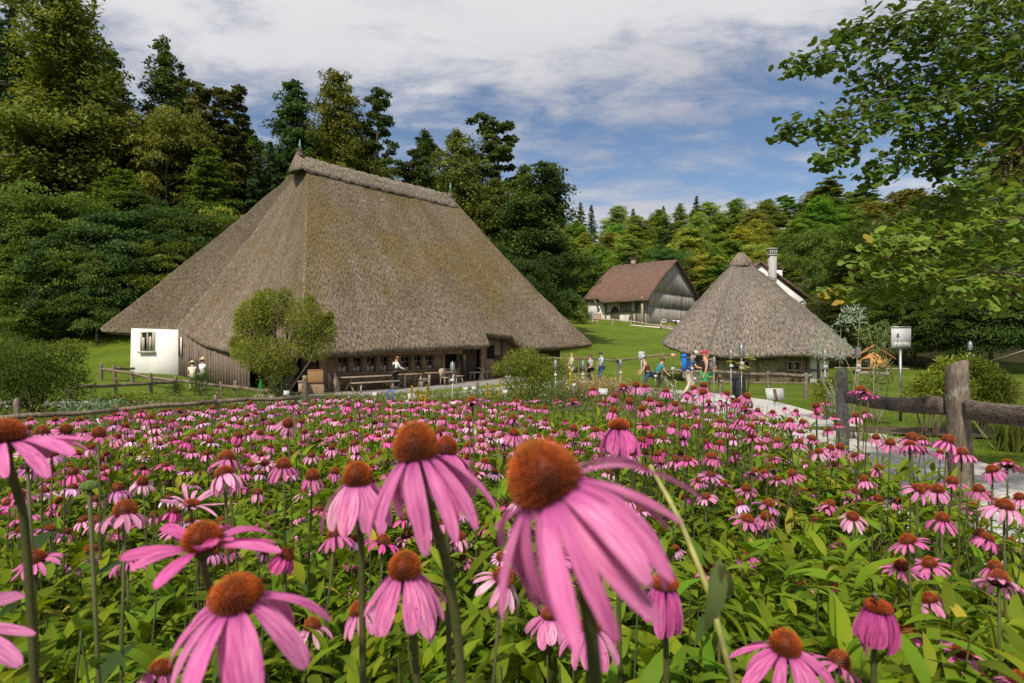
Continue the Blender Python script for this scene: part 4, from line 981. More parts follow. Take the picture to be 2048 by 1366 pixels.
rows = [  # (depth, row index, [(px, top py, width px, kind, colour)])
    (132, 0, [(1150, 520, 90, 'beech', BL), (1200, 500, 90, 'beech', GR), (1262, 470, 90, 'broad', LG), (1330, 500, 95, 'beech', DK), (1392, 490, 95, 'beech', YG), (1450, 485, 95, 'broad', GR), (1510, 480, 90, 'beech', LG), (1575, 500, 95, 'beech', YG), (1640, 520, 100, 'beech', GR)]),
    (150, 1, [(1130, 470, 90, 'broad', LG), (1185, 455, 85, 'broad', BR), (1240, 450, 90, 'broad', OL), (1300, 460, 90, 'broad', GR), (1360, 455, 90, 'broad', LG), (1425, 450, 90, 'beech', GR), (1482, 445, 85, 'broad', YG), (1545, 450, 85, 'broad', GR), (1600, 440, 90, 'broad', OL), (1660, 450, 90, 'spruce', SP), (1715, 440, 90, 'broad', BR)]),
    (168, 2, [(1145, 440, 75, 'broad', GR), (1215, 425, 80, 'cone', LG), (1275, 428, 80, 'broad', OL), (1335, 425, 85, 'broad', GR), (1400, 430, 80, 'cone', GR), (1460, 415, 85, 'broad', LG), (1520, 418, 80, 'broad', OL), (1580, 410, 85, 'cone', GR), (1635, 400, 85, 'broad', GR), (1690, 405, 85, 'broad', OL), (1745, 415, 80, 'broad', GR), (1800, 400, 100, 'broad', GR)]),
    (186, 3, [(1122, 425, 60, 'spruce', SP), (1163, 400, 48, 'spruce', SP), (1183, 405, 45, 'spruce', SP), (1232, 412, 70, 'broad', LG), (1262, 415, 45, 'spruce', SP), (1312, 420, 70, 'broad', GR), (1330, 410, 40, 'spruce', SP), (1360, 405, 55, 'cone', GR), (1388, 388, 50, 'spruce', SP), (1432, 402, 75, 'broad', LG), (1475, 398, 75, 'broad', GR), (1530, 395, 80, 'broad', GR), (1585, 385, 75, 'thin', GR), (1605, 382, 80, 'broad', GR), (1645, 360, 90, 'thin', GR), (1655, 375, 85, 'broad', GR), (1705, 370, 85, 'thin', OL), (1712, 380, 80, 'broad', OL), (1765, 395, 80, 'broad', GR)]),
]
kinds_ = ['broad', 'cone', 'broad', 'cone', 'broad', 'spruce']
for d, r, n_, t0 in ((127, 0, 8, 500), (157, 1, 9, 440)):
    cols_ = [GR, LG, YG, GR, LG, SP]
    rows.append((d, r, [(1138 + (k + .5) * 640 / n_ + random.uniform(-14, 14), t0 + random.uniform(-16, 16), 68, kinds_[(k + r) % 6], cols_[(k * 5 + r) % 6]) for k in range(n_)]))
for d, r, lst in rows:
    for k, (px, tp, w, kind, col) in enumerate(lst):
        if r in (1, 2) and len(lst) > 10 and k % 2: continue
        if kind == 'beech' and r: kind = 'cone'
        j = random.uniform(-4, 4)
        hill.append(tree(kind, {'spruce': 'spruce_tree', 'beech': 'beech_tree'}.get(kind, 'broadleaf_tree'), hill_label(kind, px, r, k), 'tree', px, d + j, tp + random.uniform(-14, 14) * (r < 3), w * (random.uniform(.92, 1.18) if kind != 'spruce' else 1.35), tuple(min(.34, q * random.uniform(1.25, 1.8)) for q in col), HB))  # leaf colours lifted to paint in haze and sunlight on the far hill
# right hand wood, close behind the hut and the lawn
GRR = 'trees of the dark wood on the right'
tree('broad', 'tall_tree', 'big olive brown tree behind the ginkgo branches on the right', 'tree', 1850, 62, 360, 260, (0.155, 0.142, 0.035), GRR)
tree('broad', 'pine_tree', 'tall brownish pine like tree cut by the right border', 'tree', 2035, 60, 190, 170, (0.135, 0.128, 0.041), GRR)
tree('broad', 'tall_tree', 'second olive brown tree between the big one and the pine', 'tree', 1955, 66, 340, 200, (0.135, 0.135, 0.035), GRR)
tree('spruce', 'spruce_tree', 'dark conifer right of the white gable', 'tree', 1672, 66, 445, 110, SP, GRR)
tree('beech', 'tall_tree', 'leafy tree left of the dark conifer behind the white house', 'tree', 1625, 74, 440, 130, GR, GRR)
tree('broad', 'tall_tree', 'green tree above the orange hut', 'tree', 1740, 64, 440, 150, GR, GRR)
for px, d, tp, w, col, lab in [(1655, 52, 585, 130, (.07, .085, .022), 'feathery olive shrub tree behind the silver leaved sapling'), (1720, 54, 560, 130, DK, 'dark shrub tree just left of the orange hut roof'), (1830, 50, 540, 170, GR, 'green shrub tree right behind the bird poster'),
                               (1900, 47, 520, 190, (.055, .085, .018), 'broad dark hedge tree right of the poster'), (1985, 45, 470, 200, DK, 'dark hedge tree in the deepest shade on the right'), (2060, 44, 430, 200, BL, 'dark hedge tree at the right border')]:
    tree('beech', 'hedge_tree', lab, 'tree', px, d, tp, w, col, GRR)
# orchard tree by the barn
tree('bush', 'orchard_tree', 'small round tree beside the strollers left of the barn', 'tree', 1158, 100, 600, 42, LG)
tree('thin', 'climbing_vine', 'green vine climbing the corner of the barn house', 'plant', 1202, 112, 602, 16, YG, variant=1)
# ------------------------------------------------------------------ coneflowers
def petal_mat():
    m, t = newmat('coneflower_petal')
    a = N(t, 'ShaderNodeAttribute', attribute_name='tint').outputs['Color']
    oi = N(t, 'ShaderNodeObjectInfo').outputs['Color']
    uv = N(t, 'ShaderNodeTexCoord').outputs['UV']
    mp = N(t, 'ShaderNodeMapping', {'Vector': uv, 'Scale': (1.0, 0.10, 1)}).outputs[0]
    n = N(t, 'ShaderNodeTexNoise', {'Vector': mp, 'Scale': 7.0, 'Detail': 3, 'Roughness': 0.6}).outputs[0]
    c = MIX(t, 1.0, a, oi, 'MULTIPLY')
    g = SMOOTH(t, n, 0.3, 0.7, 0.70, 1.20)
    c = MIX(t, 1.0, c, N(t, 'ShaderNodeCombineXYZ', {0: g, 1: MATH(t, 'MULTIPLY', g, g), 2: g}).outputs[0], 'MULTIPLY')
    sp_ = N(t, 'ShaderNodeTexNoise', {'Vector': uv, 'Scale': 1.9, 'Detail': 2, 'Roughness': 0.5}).outputs[0]
    c = MIX(t, SMOOTH(t, sp_, 0.70, 0.76, 0, 0.7), c, (.20, .02, .13))
    bp = N(t, 'ShaderNodeBump', {'Strength': 0.8, 'Distance': 0.0010, 'Height': n}).outputs[0]
    finish(t, c, 0.55, bp, 0.2, 0.30)
    return m
PETAL = petal_mat()
CONE = tintmat('coneflower_cone', rough=.6, spec=.3)
STEM = pmat('flower_stem', (.055, .070, .020), (.085, .075, .028), scale=20, rough=.6, bump=.2, bdist=.001, fine=300, fineamt=.25)
PLANT = leafmat('coneflower_leaf', (1, 1, 1), trans=.36, rough=.55, spec=.12)

def petals(n, L, Wd, r0, a0, a1, jit=.12, sweep=None, seed=0, tight=False, fade=.0, nseg=7):
    """n ray florets round radius r0; a0 -> a1 is the dip below horizontal from base to tip; sweep bends them to one side"""
    g = np.random.default_rng(seed); V = []; Fq = []; T = []; U = []
    s = np.linspace(0, 1, nseg + 1)
    prof = np.interp(s, [0, .12, .35, .65, .88, 1], [.30, .55, .88, 1.0, .78, .34])
    base = 0
    for i in range(n):
        az = 2 * math.pi * i / n + g.normal(0, .10); l = L * g.uniform(.84, 1.12); w = Wd * g.uniform(.8, 1.15)
        d0 = a0 + g.normal(0, jit); d1 = a1 + g.normal(0, jit * 1.6); tw = g.normal(0, .22); curl = g.normal(0, .10)
        dip = d0 + (d1 - d0) * (s ** .8)
        dr = np.cos(dip) * l / nseg; dz = -np.sin(dip) * l / nseg
        rr = r0 + np.concatenate([[0], np.cumsum(dr[:-1])]); zz = np.concatenate([[0], np.cumsum(dz[:-1])])
        e = np.array([math.cos(az), math.sin(az), 0]); sd = np.array([-math.sin(az), math.cos(az), 0])
        P = rr[:, None] * e + zz[:, None] * np.array([0, 0, 1.0]) + (curl * l * s ** 2)[:, None] * sd
        if sweep is not None: P = P + (s ** 1.35)[:, None] * np.asarray(sweep) * l
        tg = np.gradient(P, axis=0); tg /= np.linalg.norm(tg, axis=1, keepdims=True)
        a = tw * s
        side = sd[None] * np.cos(a)[:, None] + np.cross(tg, sd[None]) * np.sin(a)[:, None]
        nr = np.cross(side, tg)
        hw = (w / 2 * prof)[:, None]
        cup = .28 if not tight else .5
        rows = []
        for c, k in ((-1, -cup), (-.5, -cup * .18), (0, -.10), (.5, -cup * .18), (1, -cup)):
            rows.append(P + side * hw * c + nr * hw * k)
        A = np.stack(rows, 1)
        A[-1, 0] += -tg[-1] * w * .10; A[-1, 4] += -tg[-1] * w * .10; A[-1, 2] -= tg[-1] * w * .10
        V.append(A.reshape(-1, 3))
        hue = g.uniform(.88, 1.12); pale = np.clip(g.normal(fade, .10), 0, .6)
        c0 = np.array([.69, .168, .405]) * hue; c0 = c0 * (1 - pale) + np.array([.78, .50, .60]) * pale
        basec = np.array([.52, .09, .32]) * hue
        k = np.clip(s * 3.2, 0, 1)[:, None]
        col = basec * (1 - k) + c0 * k
        T.append(np.repeat(col[:, None], 5, 1).reshape(-1, 3))
        U.append(np.stack(np.broadcast_arrays(np.linspace(0, 1, 5)[None] + i * 3.1, s[:, None] * 3 + i * 1.7), -1).reshape(-1, 2))
        for q in range(nseg):
            for j in range(4): Fq.append((base + q * 5 + j, base + q * 5 + j + 1, base + (q + 1) * 5 + j + 1, base + (q + 1) * 5 + j))
        base += (nseg + 1) * 5
    return np.concatenate(V), np.array(Fq), np.concatenate(T), np.concatenate(U)
def petal_mesh(*a, **k):
    v, f, t, u_ = petals(*a, **k); me = npmesh('petals', v, f, t, u_, smooth=True); me.materials.append(PETAL); return me
def cone_geo(Rr, H, n, seed, red=.0, flat=False, sides=4):
    """dome of bristles: dark at the root, orange at the tip"""
    g = np.random.default_rng(seed); V = []; T = []; Q = []; base = 0
    k = 14; m = 7
    for j in range(m + 1):                                  # inner dome
        th = (math.pi / 2 + .5) * j / m
        for i in range(k):
            a = 2 * math.pi * i / k; V.append((Rr * .86 * math.sin(th) * math.cos(a), Rr * .86 * math.sin(th) * math.sin(a), H * .84 * math.cos(th) if th < math.pi / 2 else H * .45 * math.cos(th)))
            T.append((.16, .035, .012) if j < 4 else (.06, .016, .008))
    for j in range(m):
        for i in range(k): Q.append((j * k + i, (j + 1) * k + i, (j + 1) * k + (i + 1) % k, j * k + (i + 1) % k))
    base = len(V); Tr = []
    for i in range(n):
        f = (i + .5) / n; cz = 1 - f * 1.18; th = math.acos(max(-1, min(1, cz))); a = i * 2.39996
        p = np.array([Rr * .82 * math.sin(th) * math.cos(a), Rr * .82 * math.sin(th) * math.sin(a), (H * .8 if cz > 0 else H * .5) * cz])
        d = np.array([math.sin(th) * math.cos(a), math.sin(th) * math.sin(a), max(cz, -.1) * .9 + .30]) + g.normal(0, .05, 3); d /= np.linalg.norm(d)
        x = np.cross(d, [0, 0, 1.0]); x = x / np.linalg.norm(x) if np.linalg.norm(x) > 1e-5 else np.array([1., 0, 0]); y = np.cross(d, x)
        L = Rr * (.40 if cz > -.05 else .28) * g.uniform(.85, 1.12); w = Rr * 1.9 / math.sqrt(n) * .5
        tip = f
        o = (np.array([.50, .100, .010]) * (1 - .6 * red) + np.array([.24, .020, .008]) * red)
        o = o * g.uniform(.75, 1.25) * (1.12 - 1.0 * max(0, f - .30))
        if f < .10: o = o * np.array([.75, .95, .9])
        for q in range(sides): 
            b = 2 * math.pi * q / sides; V.append(tuple(p + (x * math.cos(b) + y * math.sin(b)) * w)); T.append((.055, .014, .007))
        for q in range(sides):
            b = 2 * math.pi * q / sides; V.append(tuple(p + d * L * .55 + (x * math.cos(b) + y * math.sin(b)) * w * .72)); T.append(tuple(o * .48))
        V.append(tuple(p + d * L)); T.append(tuple(o * 1.15))
        for q in range(sides):
            q2 = (q + 1) % sides; Q.append((base + q, base + q2, base + sides + q2, base + sides + q)); Tr.append((base + sides + q, base + sides + q2, base + 2 * sides))
        base += 2 * sides + 1
    return np.array(V), [np.array(Q), np.array(Tr)], np.array(T)
def cone_mesh(*a, **k):
    v, f, t = cone_geo(*a, **k); me = npmesh('cone', v, f, t, smooth=False); me.materials.append(CONE); return me
def lance(n=7, cup=.18, droop=.35):
    """lanceolate leaf template of length 1 along +y"""
    s = np.linspace(0, 1, n + 1); w = np.interp(s, [0, .08, .3, .55, .8, 1], [.025, .075, .125, .11, .06, .003])
    z = .10 * np.sin(s * 2.2) - droop * s ** 2.2
    V = []; Fq = []
    for i in range(n + 1):
        V += [(-w[i], s[i], z[i] + cup * w[i]), (0, s[i], z[i]), (w[i], s[i], z[i] + cup * w[i])]
    for i in range(n):
        for j in (0, 1): Fq.append((i * 3 + j, i * 3 + j + 1, (i + 1) * 3 + j + 1, (i + 1) * 3 + j))
    return np.array(V), np.array(Fq)
LANCE = lance(); LANCE4 = lance(4); LANCE2 = lance(2)
def leafset(name, pos, fwd, up, size, tint, tmpl=LANCE, mat=PLANT, parent=None, smooth=True):
    v, f = scatter(tmpl[0], tmpl[1], pos, rotmats(fwd, up), size); n = len(tmpl[0])
    o = link(name, npmesh(name, v, f, np.repeat(tint, n, 0), smooth=smooth), mat, parent); return o
def leaf_tints(n, base, var=.22, warm=.10, yellow=0.0):
    k = rng.uniform(1 - var, 1 + var, n); w = rng.normal(0, warm, n)
    t = np.asarray(base)[None] * np.stack([k * (1 + w), k, k * (1 - w * .5)], 1)
    yl = rng.uniform(0, 1, n) < yellow; t[yl] = np.array([.30, .26, .03]) * rng.uniform(.7, 1.2, (yl.sum(), 1))
    return t
# shared meshes for the field -------------------------------------------------
RC = .0172
PET = {}
specs = [('drooping', 14, .038, .0108, .40, 1.25), ('drooping', 13, .042, .0112, .50, 1.20), ('spreading', 14, .038, .0105, .10, .70), ('spreading', 15, .037, .0102, .20, .90),
         ('drooping', 12, .040, .0118, .45, 1.35), ('hanging', 13, .038, .0118, .85, 1.50), ('spreading', 13, .040, .0110, .0, .95), ('hanging', 14, .040, .0108, .75, 1.40), ('half closed', 11, .033, .0128, 1.2, 1.70), ('drooping', 16, .036, .0098, .35, 1.2)]
PET = [(s[0], petal_mesh(s[1], s[2], s[3], RC * .80, s[4], s[5], jit=.16, seed=40 + i, fade=[.10, .05, .0, .12, .25, .0, .06, .16, .0, .3][i], nseg=6)) for i, s in enumerate(specs)]
PETLOW = [petal_mesh(s[1] - 2, s[2], s[3] * 1.15, RC * .80, s[4], s[5], jit=.16, seed=80 + i, fade=.1, nseg=3) for i, s in enumerate(specs)]
CONES = [cone_mesh(RC, RC * h, 170, 60 + i, red=r_) for i, (h, r_) in enumerate([(1.35, .1), (1.55, .25), (1.05, .4), (1.4, .0)])]
CONELOW = [cone_mesh(RC, RC * h, 44, 70 + i, red=.2, sides=3) for i, h in enumerate([1.3, 1.5, 1.05])]
def stem_unit(seed):
    g = np.random.default_rng(seed); b = MB(); q = np.linspace(0, 1, 7); wx = g.normal(0, .018, 2)
    pts = [(wx[0] * math.sin(t * 3.14), wx[1] * math.sin(t * 3.14), t) for t in q]
    v = []
    b.tube(pts, [.0034, .0033, .0031, .0029, .0027, .0026, .0030], 6); return b.mesh('stem', True)
STEMS = [stem_unit(i) for i in range(4)]
for s_ in STEMS: s_.materials.append(STEM)
LSETS = []
for i in range(5):
    g = rng; n = 9; tq = np.sort(g.uniform(.12, .80, n)); az = np.arange(n) * 2.4 + g.uniform(0, 6)
    pos = np.stack([0 * tq, 0 * tq, tq], 1); fw = np.stack([np.cos(az), np.sin(az), g.uniform(.1, .8, n)], 1)
    v, f = scatter(LANCE4[0], LANCE4[1], pos, rotmats(fw, np.tile([0, 0, 1.0], (n, 1))), (.15 - .09 * tq) * g.uniform(.8, 1.2, n))
    me = npmesh('leaves', v, f, np.repeat(leaf_tints(n, (.060, .105, .018)), len(LANCE4[0]), 0), smooth=True); me.materials.append(PLANT); LSETS.append(me)

def place_word(px, py):
    """where a bloom stands, told by what is next to it in the picture"""
    if py < 835:
        m = [(120, 'under the left log rail'), (330, 'in front of the log rail'), (520, 'below the round green bush'), (690, 'below the trestle table'), (900, 'below the grey lane'), (1150, 'beside the pale ornamental grass'), (1400, 'below the two walkers'), (1580, 'beside the gravel path'), (1800, 'against the near fence')]
    elif py < 930:
        m = [(90, 'far left behind the biggest left bloom'), (320, 'in the crowded band left of the bell shaped blooms'), (560, 'in the crowded band below the log rail'), (760, 'around the second largest bloom'), (960, 'between the two largest blooms'), (1250, 'behind the largest bloom'), (1450, 'right of the largest bloom'), (1640, 'by the grey fence post with lichen'), (1850, 'before the near fence post')]
    elif py < 1060:
        m = [(120, 'among tall bare stems on the left'), (380, 'around the ragged faded bloom'), (620, 'left of the second largest bloom'), (900, 'beneath the second largest bloom'), (1250, 'under the petals of the largest bloom'), (1450, 'in the green gap right of the largest bloom'), (1700, 'near the foot of the lichen post'), (1950, 'at the edge of the gravel')]
    else:
        m = [(120, 'low by the left border'), (420, 'around the big lower left bloom'), (750, 'low below the spotted bloom'), (1050, 'low under the largest bloom'), (1350, 'by the tight bell bloom'), (1650, 'by the closed bloom with a bee'), (1950, 'low by the right border')]
    return min(m, key=lambda q: abs(q[0] - px))[1]
FG = 'purple coneflowers of the field'
pinks = [('pink', (1, 1, 1)), ('pale pink', (1.10, 1.55, 1.22)), ('deep magenta', (.98, .50, .80)), ('mauve pink', (.86, 1.0, 1.10)), ('faded whitish', (1.12, 2.1, 1.55))]
def coneflower(pos, i, wcol, size, label, lean=(0, 0), pet=None, cone=None, tilt=None, group=FG):
    """one stalk: root at the ground below the head"""
    x, y, z = pos; bx, by = x - lean[0], y - lean[1]; z0 = g1(bx, by)
    o = thing('coneflower', label, 'flower', (bx, by, z0), 0, group)
    v = Vector((x - bx, y - by, z - z0 - RC * .6 * size)); h = v.length
    st = link('stem', STEMS[i % 4], None, o); st.rotation_euler = v.to_track_quat('Z', 'Y').to_euler(); st.scale = (size, size, h)
    lf = link('leaves', LSETS[i % 5], None, o); lf.scale = (1, 1, h); lf.rotation_euler = (0, 0, i * 1.3); lf.location = (0, 0, 0)
    if lean != (0, 0): lf.rotation_euler = v.to_track_quat('Z', 'Y').to_euler()
    tl = tilt if tilt is not None else (random.gauss(0, .24), random.gauss(0, .24))
    e = Euler((tl[0], tl[1], random.uniform(0, 6.28)))
    p = link('petals', pet or PET[i % len(PET)][1], None, o); p.location = v; p.rotation_euler = e; p.scale = (size,) * 3; p.color = (*wcol, 1)
    c = link('cone', cone or CONES[i % 4], None, o); c.location = v; c.rotation_euler = e; c.scale = (size,) * 3
    return o
# heads placed one by one where the photograph shows them: (px, py of the cone's middle, cone width px, style, colour)
ST = {'d': 0, 'D': 1, 's': 2, 'S': 3, 'p': 4, 'h': 5, 'f': 6, 'H': 7, 'c': 8, 'w': 9}
HEADS = """18 1003 22 s0;35 1065 0 x0;40 985 22 d0;70 1110 30 s0;85 860 27 d1;130 855 24 d0;197 864 26 s0;30 985 20 s0;68 920 26 d3;105 905 22 p3;120 1000 18 s0;50 1030 25 f0;
250 1015 44 d1;255 1112 31 D0;285 960 22 w1;450 940 38 H1;453 912 33 d0;567 925 30 D0;625 948 28 h0;570 1104 34 h2;671 1063 32 D0;765 1078 30 f2;575 843 22 d1;520 862 14 d0;
597 1030 18 d1;670 940 18 h0;500 928 14 s0;400 945 14 f0;385 870 14 s0;440 852 14 d0;328 905 12 s0;265 905 12 d0;215 905 13 s0;155 905 16 s0;300 835 15 d0;345 840 14 h0;
235 872 15 p0;250 850 15 d0;287 885 12 d0;250 820 12 d0;160 838 14 s0;60 838 12 d0;110 838 12 s0;540 890 14 d0;590 905 13 s0;640 880 12 d0;610 862 12 p0;660 868 12 d0;
685 900 13 s0;735 870 13 d0;760 905 13 h0;650 835 12 d0;700 835 12 s0;475 890 13 p0;480 845 12 d0;510 825 11 s0;500 805 11 d0;425 815 11 d0;360 820 11 s0;
720 1212 42 D1;625 1246 34 p1;595 1128 14 d1;780 1000 18 d0;985 1250 22 d0;1003 1147 46 p1;945 1245 0 x;892 1128 20 w1;940 888 15 d0;970 920 18 d0;1000 985 16 d0;958 985 14 h0;
883 860 20 d0;905 895 16 d0;935 890 14 d0;935 912 15 h0;1025 835 17 d0;1028 862 22 D0;985 860 14 s0;945 800 23 f0;940 838 18 f0;885 835 15 h0;1010 818 11 s0;1055 812 11 d0;
1075 815 11 d0;1033 800 11 d0;1090 815 10 h0;1115 800 9 s0;1060 835 10 d0;1090 838 10 d0;1108 862 10 d0;1128 858 9 s0;1147 855 17 h0;1130 840 9 c2;1192 858 16 d0;1205 862 14 d0;
1146 802 14 f0;1186 777 13 D0;1247 772 17 s0;1272 768 16 D1;1228 790 13 d0;1290 770 14 d0;1208 803 12 s0;1226 820 18 h0;1213 770 0 x;1258 802 16 h0;1332 780 15 D0;1300 798 14 s0;1285 815 15 d0;
1320 808 14 d0;1350 805 14 d0;1407 768 15 h0;1407 782 17 d0;1388 775 12 h0;1375 785 13 D0;1417 803 14 d1;1453 785 13 d0;1470 805 14 s0;1475 800 15 D0;1493 790 15 d0;1490 815 16 s0;1390 815 12 h0;
1300 870 16 c2;1345 850 16 h0;1370 855 18 h0;1285 880 16 d2;1315 905 16 h2;1330 900 12 c2;1440 885 16 h0;1395 845 14 d0;1440 840 14 d0;1360 905 13 d2;1290 905 14 s1;1420 910 15 s0;
1565 845 12 D0;1580 840 17 H0;1605 842 13 d0;1634 825 12 d0;1656 858 13 d0;1555 880 14 h0;1535 870 12 h0;1510 840 10 d0;1545 822 12 d0;1470 845 14 h0;1485 835 15 D0;1497 825 12 D0;1500 850 18 d0;1505 870 18 f0;
1598 882 17 d0;1624 875 15 s0;1638 900 17 p1;1622 905 12 s0;1660 893 16 D0;1680 892 16 D0;1710 907 15 S0;1752 872 15 d0;1780 883 20 d0;1822 873 22 D0;1820 886 23 d0;1845 877 15 d0;1846 897 14 s0;1895 878 24 D0;1880 902 14 h0;
1924 903 24 d0;1757 933 16 D0;1730 958 18 D1;1727 950 12 h0;1712 952 12 d0;1640 940 13 s0;1586 945 18 D0;1555 955 16 S1;1530 943 16 d0;1470 905 14 d0;1425 912 18 D0;1472 918 14 s0;1508 942 18 S0;1545 935 14 s0;
1398 958 16 S0;1412 990 19 f1;1370 992 16 h0;1446 965 16 f0;1493 975 18 S0;1565 1000 16 f1;1600 980 15 s0;1580 975 14 d0;1475 1000 0 x;1532 1030 22 d0;1620 980 16 d1;1710 980 17 D0;1700 995 16 S0;1755 995 16 S0;1795 1000 16 S0;1660 1005 18 S0;
1632 1035 17 h2;1680 1040 12 f0;1705 1028 24 p1;1780 1038 12 s0;1683 1082 20 h2;1760 1078 17 f0;1817 1075 32 s0;1803 1128 30 s0;1860 1122 28 s0;1652 1012 18 S0;1835 973 25 d1;1852 973 18 h0;1875 975 24 d1;1905 960 22 s0;
1985 935 24 d0;2015 925 22 f0;1958 975 22 d0;1976 990 20 s0;2008 1005 34 d1;1945 1010 18 s0;1885 1033 26 D0;1960 1065 22 h0;1975 1072 24 D0;2020 1080 20 D0;1990 1130 28 h0;1998 1155 38 f1;2040 990 22 d0;
1490 1108 24 D0;1552 1130 14 w0;1445 1155 16 d0;1860 1192 32 d1;1815 1260 33 s0;1925 1296 38 f0;1675 1318 44 s0;1520 1288 18 h2;1790 1195 18 d0;2035 1355 40 d0;1345 1150 26 d0;
320 1330 44 h0;100 1350 26 s0;165 1318 20 d0;60 1060 0 x;75 1112 36 f0;860 1075 0 x;1235 845 0 x;710 860 12 d0;730 890 12 d0;745 915 14 d0;700 925 13 s0;550 955 14 d0;515 965 12 s0;340 960 14 s0;
430 985 13 d1;480 1000 14 f0;560 990 14 d0;640 1000 13 d0;310 1010 14 s0;170 960 16 d0;100 960 16 f0;140 930 15 d0;210 935 15 d0;310 930 13 s0;350 925 12 d0"""
TAKEN = []
nflow = 0
def cheight(d): return d
fi = 0
for tok in HEADS.replace('\n', '').split(';'):
    a = tok.split()
    if len(a) < 4 or float(a[2]) < 1: continue
    px, py, w = float(a[0]), float(a[1]), float(a[2]); sty = ST[a[3][0]]; ci = int(a[3][1])
    d = 2.15 * RC * F / w
    if py < 1010: d = min(d, 6.2)
    p = at(px, py, d)
    if p.z < .35: d = d * (CZ - .5) / (CZ - p.z) ; p = at(px, py, d)
    sz = w * d / F / (2.15 * RC)
    if p.z < .3: continue
    nm, pm = PET[sty]; cn, cc = pinks[ci]
    k = random.uniform(.88, 1.1); cc = tuple(q * k for q in cc)
    lean = (random.gauss(0, .05), random.gauss(0, .05))
    coneflower(tuple(p), fi, cc, sz, f"{cn} coneflower with {nm} petals {place_word(px, py)}", lean, pet=pm)
    TAKEN.append((px, py, w)); fi += 1; nflow += 1
NHEAD = nflow
# the rest of the crowd: the nearer ones as single flowers, the small far ones as one mass
cand = []
r2 = np.random.default_rng(77)
for _ in range(22000):
    d = r2.uniform(1.7, 7.6); xl = -d * .95; xr = min(d * .6, 1.5 + .19 * d)
    if r2.uniform() > .55 + .45 * (d > 3): continue
    x = r2.uniform(xl, xr)
    z = r2.normal(.96, .075) if d > 2.6 else r2.normal(.86, .07)
    z = min(z, 1.14)
    if r2.uniform() > .55 + 2.4 * float(vnoise(np.array([[x, d, 0.]]), 1.1, 21)[0]): continue
    if d > 5.6 and x > .2 * d - 0.6: continue
    if d > 6.4 and x > -.15 * d: continue
    px = 1024 + x / d * F; py = HY + (CZ - z) / d * F
    if px < -20 or px > 2060 or py < max(799, 846 - .078 * px): continue
    if px > 1330 and py < 900 and r2.uniform() < .82: continue
    if px > 1240 and 930 < py < 1366 and r2.uniform() < .70: continue
    if py > 960 and r2.uniform() < .62: continue
    if 1080 < px < 1330 and py < 850: continue
    w = 2.15 * RC * F / d
    if any(abs(px - a) < .66 * (w + b) and abs(py - c) < .52 * (w + b) for a, c, b in TAKEN): continue
    TAKEN.append((px, py, w)); cand.append((d, x, z, px, py))
cand.sort()
ONE = max(0, 300 - 20 - NHEAD)
for k, (d, x, z, px, py) in enumerate(cand[:ONE]):
    j = int(r2.integers(0, len(PET))); ci = int(r2.choice([0, 0, 0, 0, 1, 1, 2, 2, 3, 3, 4])); cn, cc = pinks[ci]; f_ = r2.uniform(.86, 1.12)
    coneflower((x, d, z), int(r2.integers(0, 40)), tuple(q * f_ for q in cc), r2.uniform(.75, 1.15), f"{cn} coneflower with {PET[j][0]} petals {place_word(px, py)}", (r2.normal(0, .06), r2.normal(0, .06)), pet=PET[j][1])
# far mass
Vp = []; Fp = []; Tp = []; Up = []; Vc = []; Fq_ = []; Ft_ = []; Tc = []; bp_ = 0; bc_ = 0; Vs = []; Fs = []; Ts = []; bs_ = 0
mget = lambda me: (np.array([v.co[:] for v in me.vertices]), np.array([p.vertices[:] for p in me.polygons if len(p.vertices) == 4]), np.array([p.vertices[:] for p in me.polygons if len(p.vertices) == 3]).reshape(-1, 3), np.array([c.color[:3] for c in me.attributes['tint'].data]))
PL = [mget(m) for m in PETLOW]; CL = [mget(m) for m in CONELOW]
for (d, x, z, px, py) in cand[ONE:]:
    j = int(r2.integers(0, len(PL))); M = np.array(Euler((r2.normal(0, .17), r2.normal(0, .17), r2.uniform(0, 6.28))).to_matrix()); s = r2.uniform(.72, 1.2); o_ = np.array([x, d, z])
    v, q, t_, tt = PL[j]; col = np.array(pinks[int(r2.choice([0, 0, 0, 1, 1, 2, 2, 3, 4]))][1]) * r2.uniform(.85, 1.12)
    Vp.append(v @ M.T * s + o_); Fp.append(q + bp_); Tp.append(tt * col); bp_ += len(v)
    v, q, t_, tt = CL[j % 3]; Vc.append(v @ M.T * s + o_); Fq_.append(q + bc_); Ft_.append(t_ + bc_); Tc.append(tt); bc_ += len(v)
    z0 = g1(x, d); a = np.array([x + r2.normal(0, .05), d + r2.normal(0, .05), z0 + .25]); b = o_; e = .0028 * s
    ring = np.array([(math.cos(q_) * e, math.sin(q_) * e, 0) for q_ in (0, 2.09, 4.19)])
    Vs.append(np.concatenate([a + ring, b + ring])); Fs.append(np.array([(0, 1, 4, 3), (1, 2, 5, 4), (2, 0, 3, 5)]) + bs_); Ts.append(np.tile([.075, .10, .03], (6, 1))); bs_ += 6
if Vp:
    me = npmesh('coneflower_mass', np.concatenate(Vp + Vc + Vs), [np.concatenate(Fp), np.concatenate(Fq_) + bp_, np.concatenate(Ft_) + bp_, np.concatenate(Fs) + bp_ + bc_], np.concatenate(Tp + Tc + Ts), smooth=True)
    o = link('coneflower_mass', me, tintmat('flower_mass', .6, .18)); tag(o, 'crowded band of small distant pink coneflowers at the far side of the bed', 'flowers', kind='stuff')
print('FLOWERS', NHEAD, len(cand), ONE)

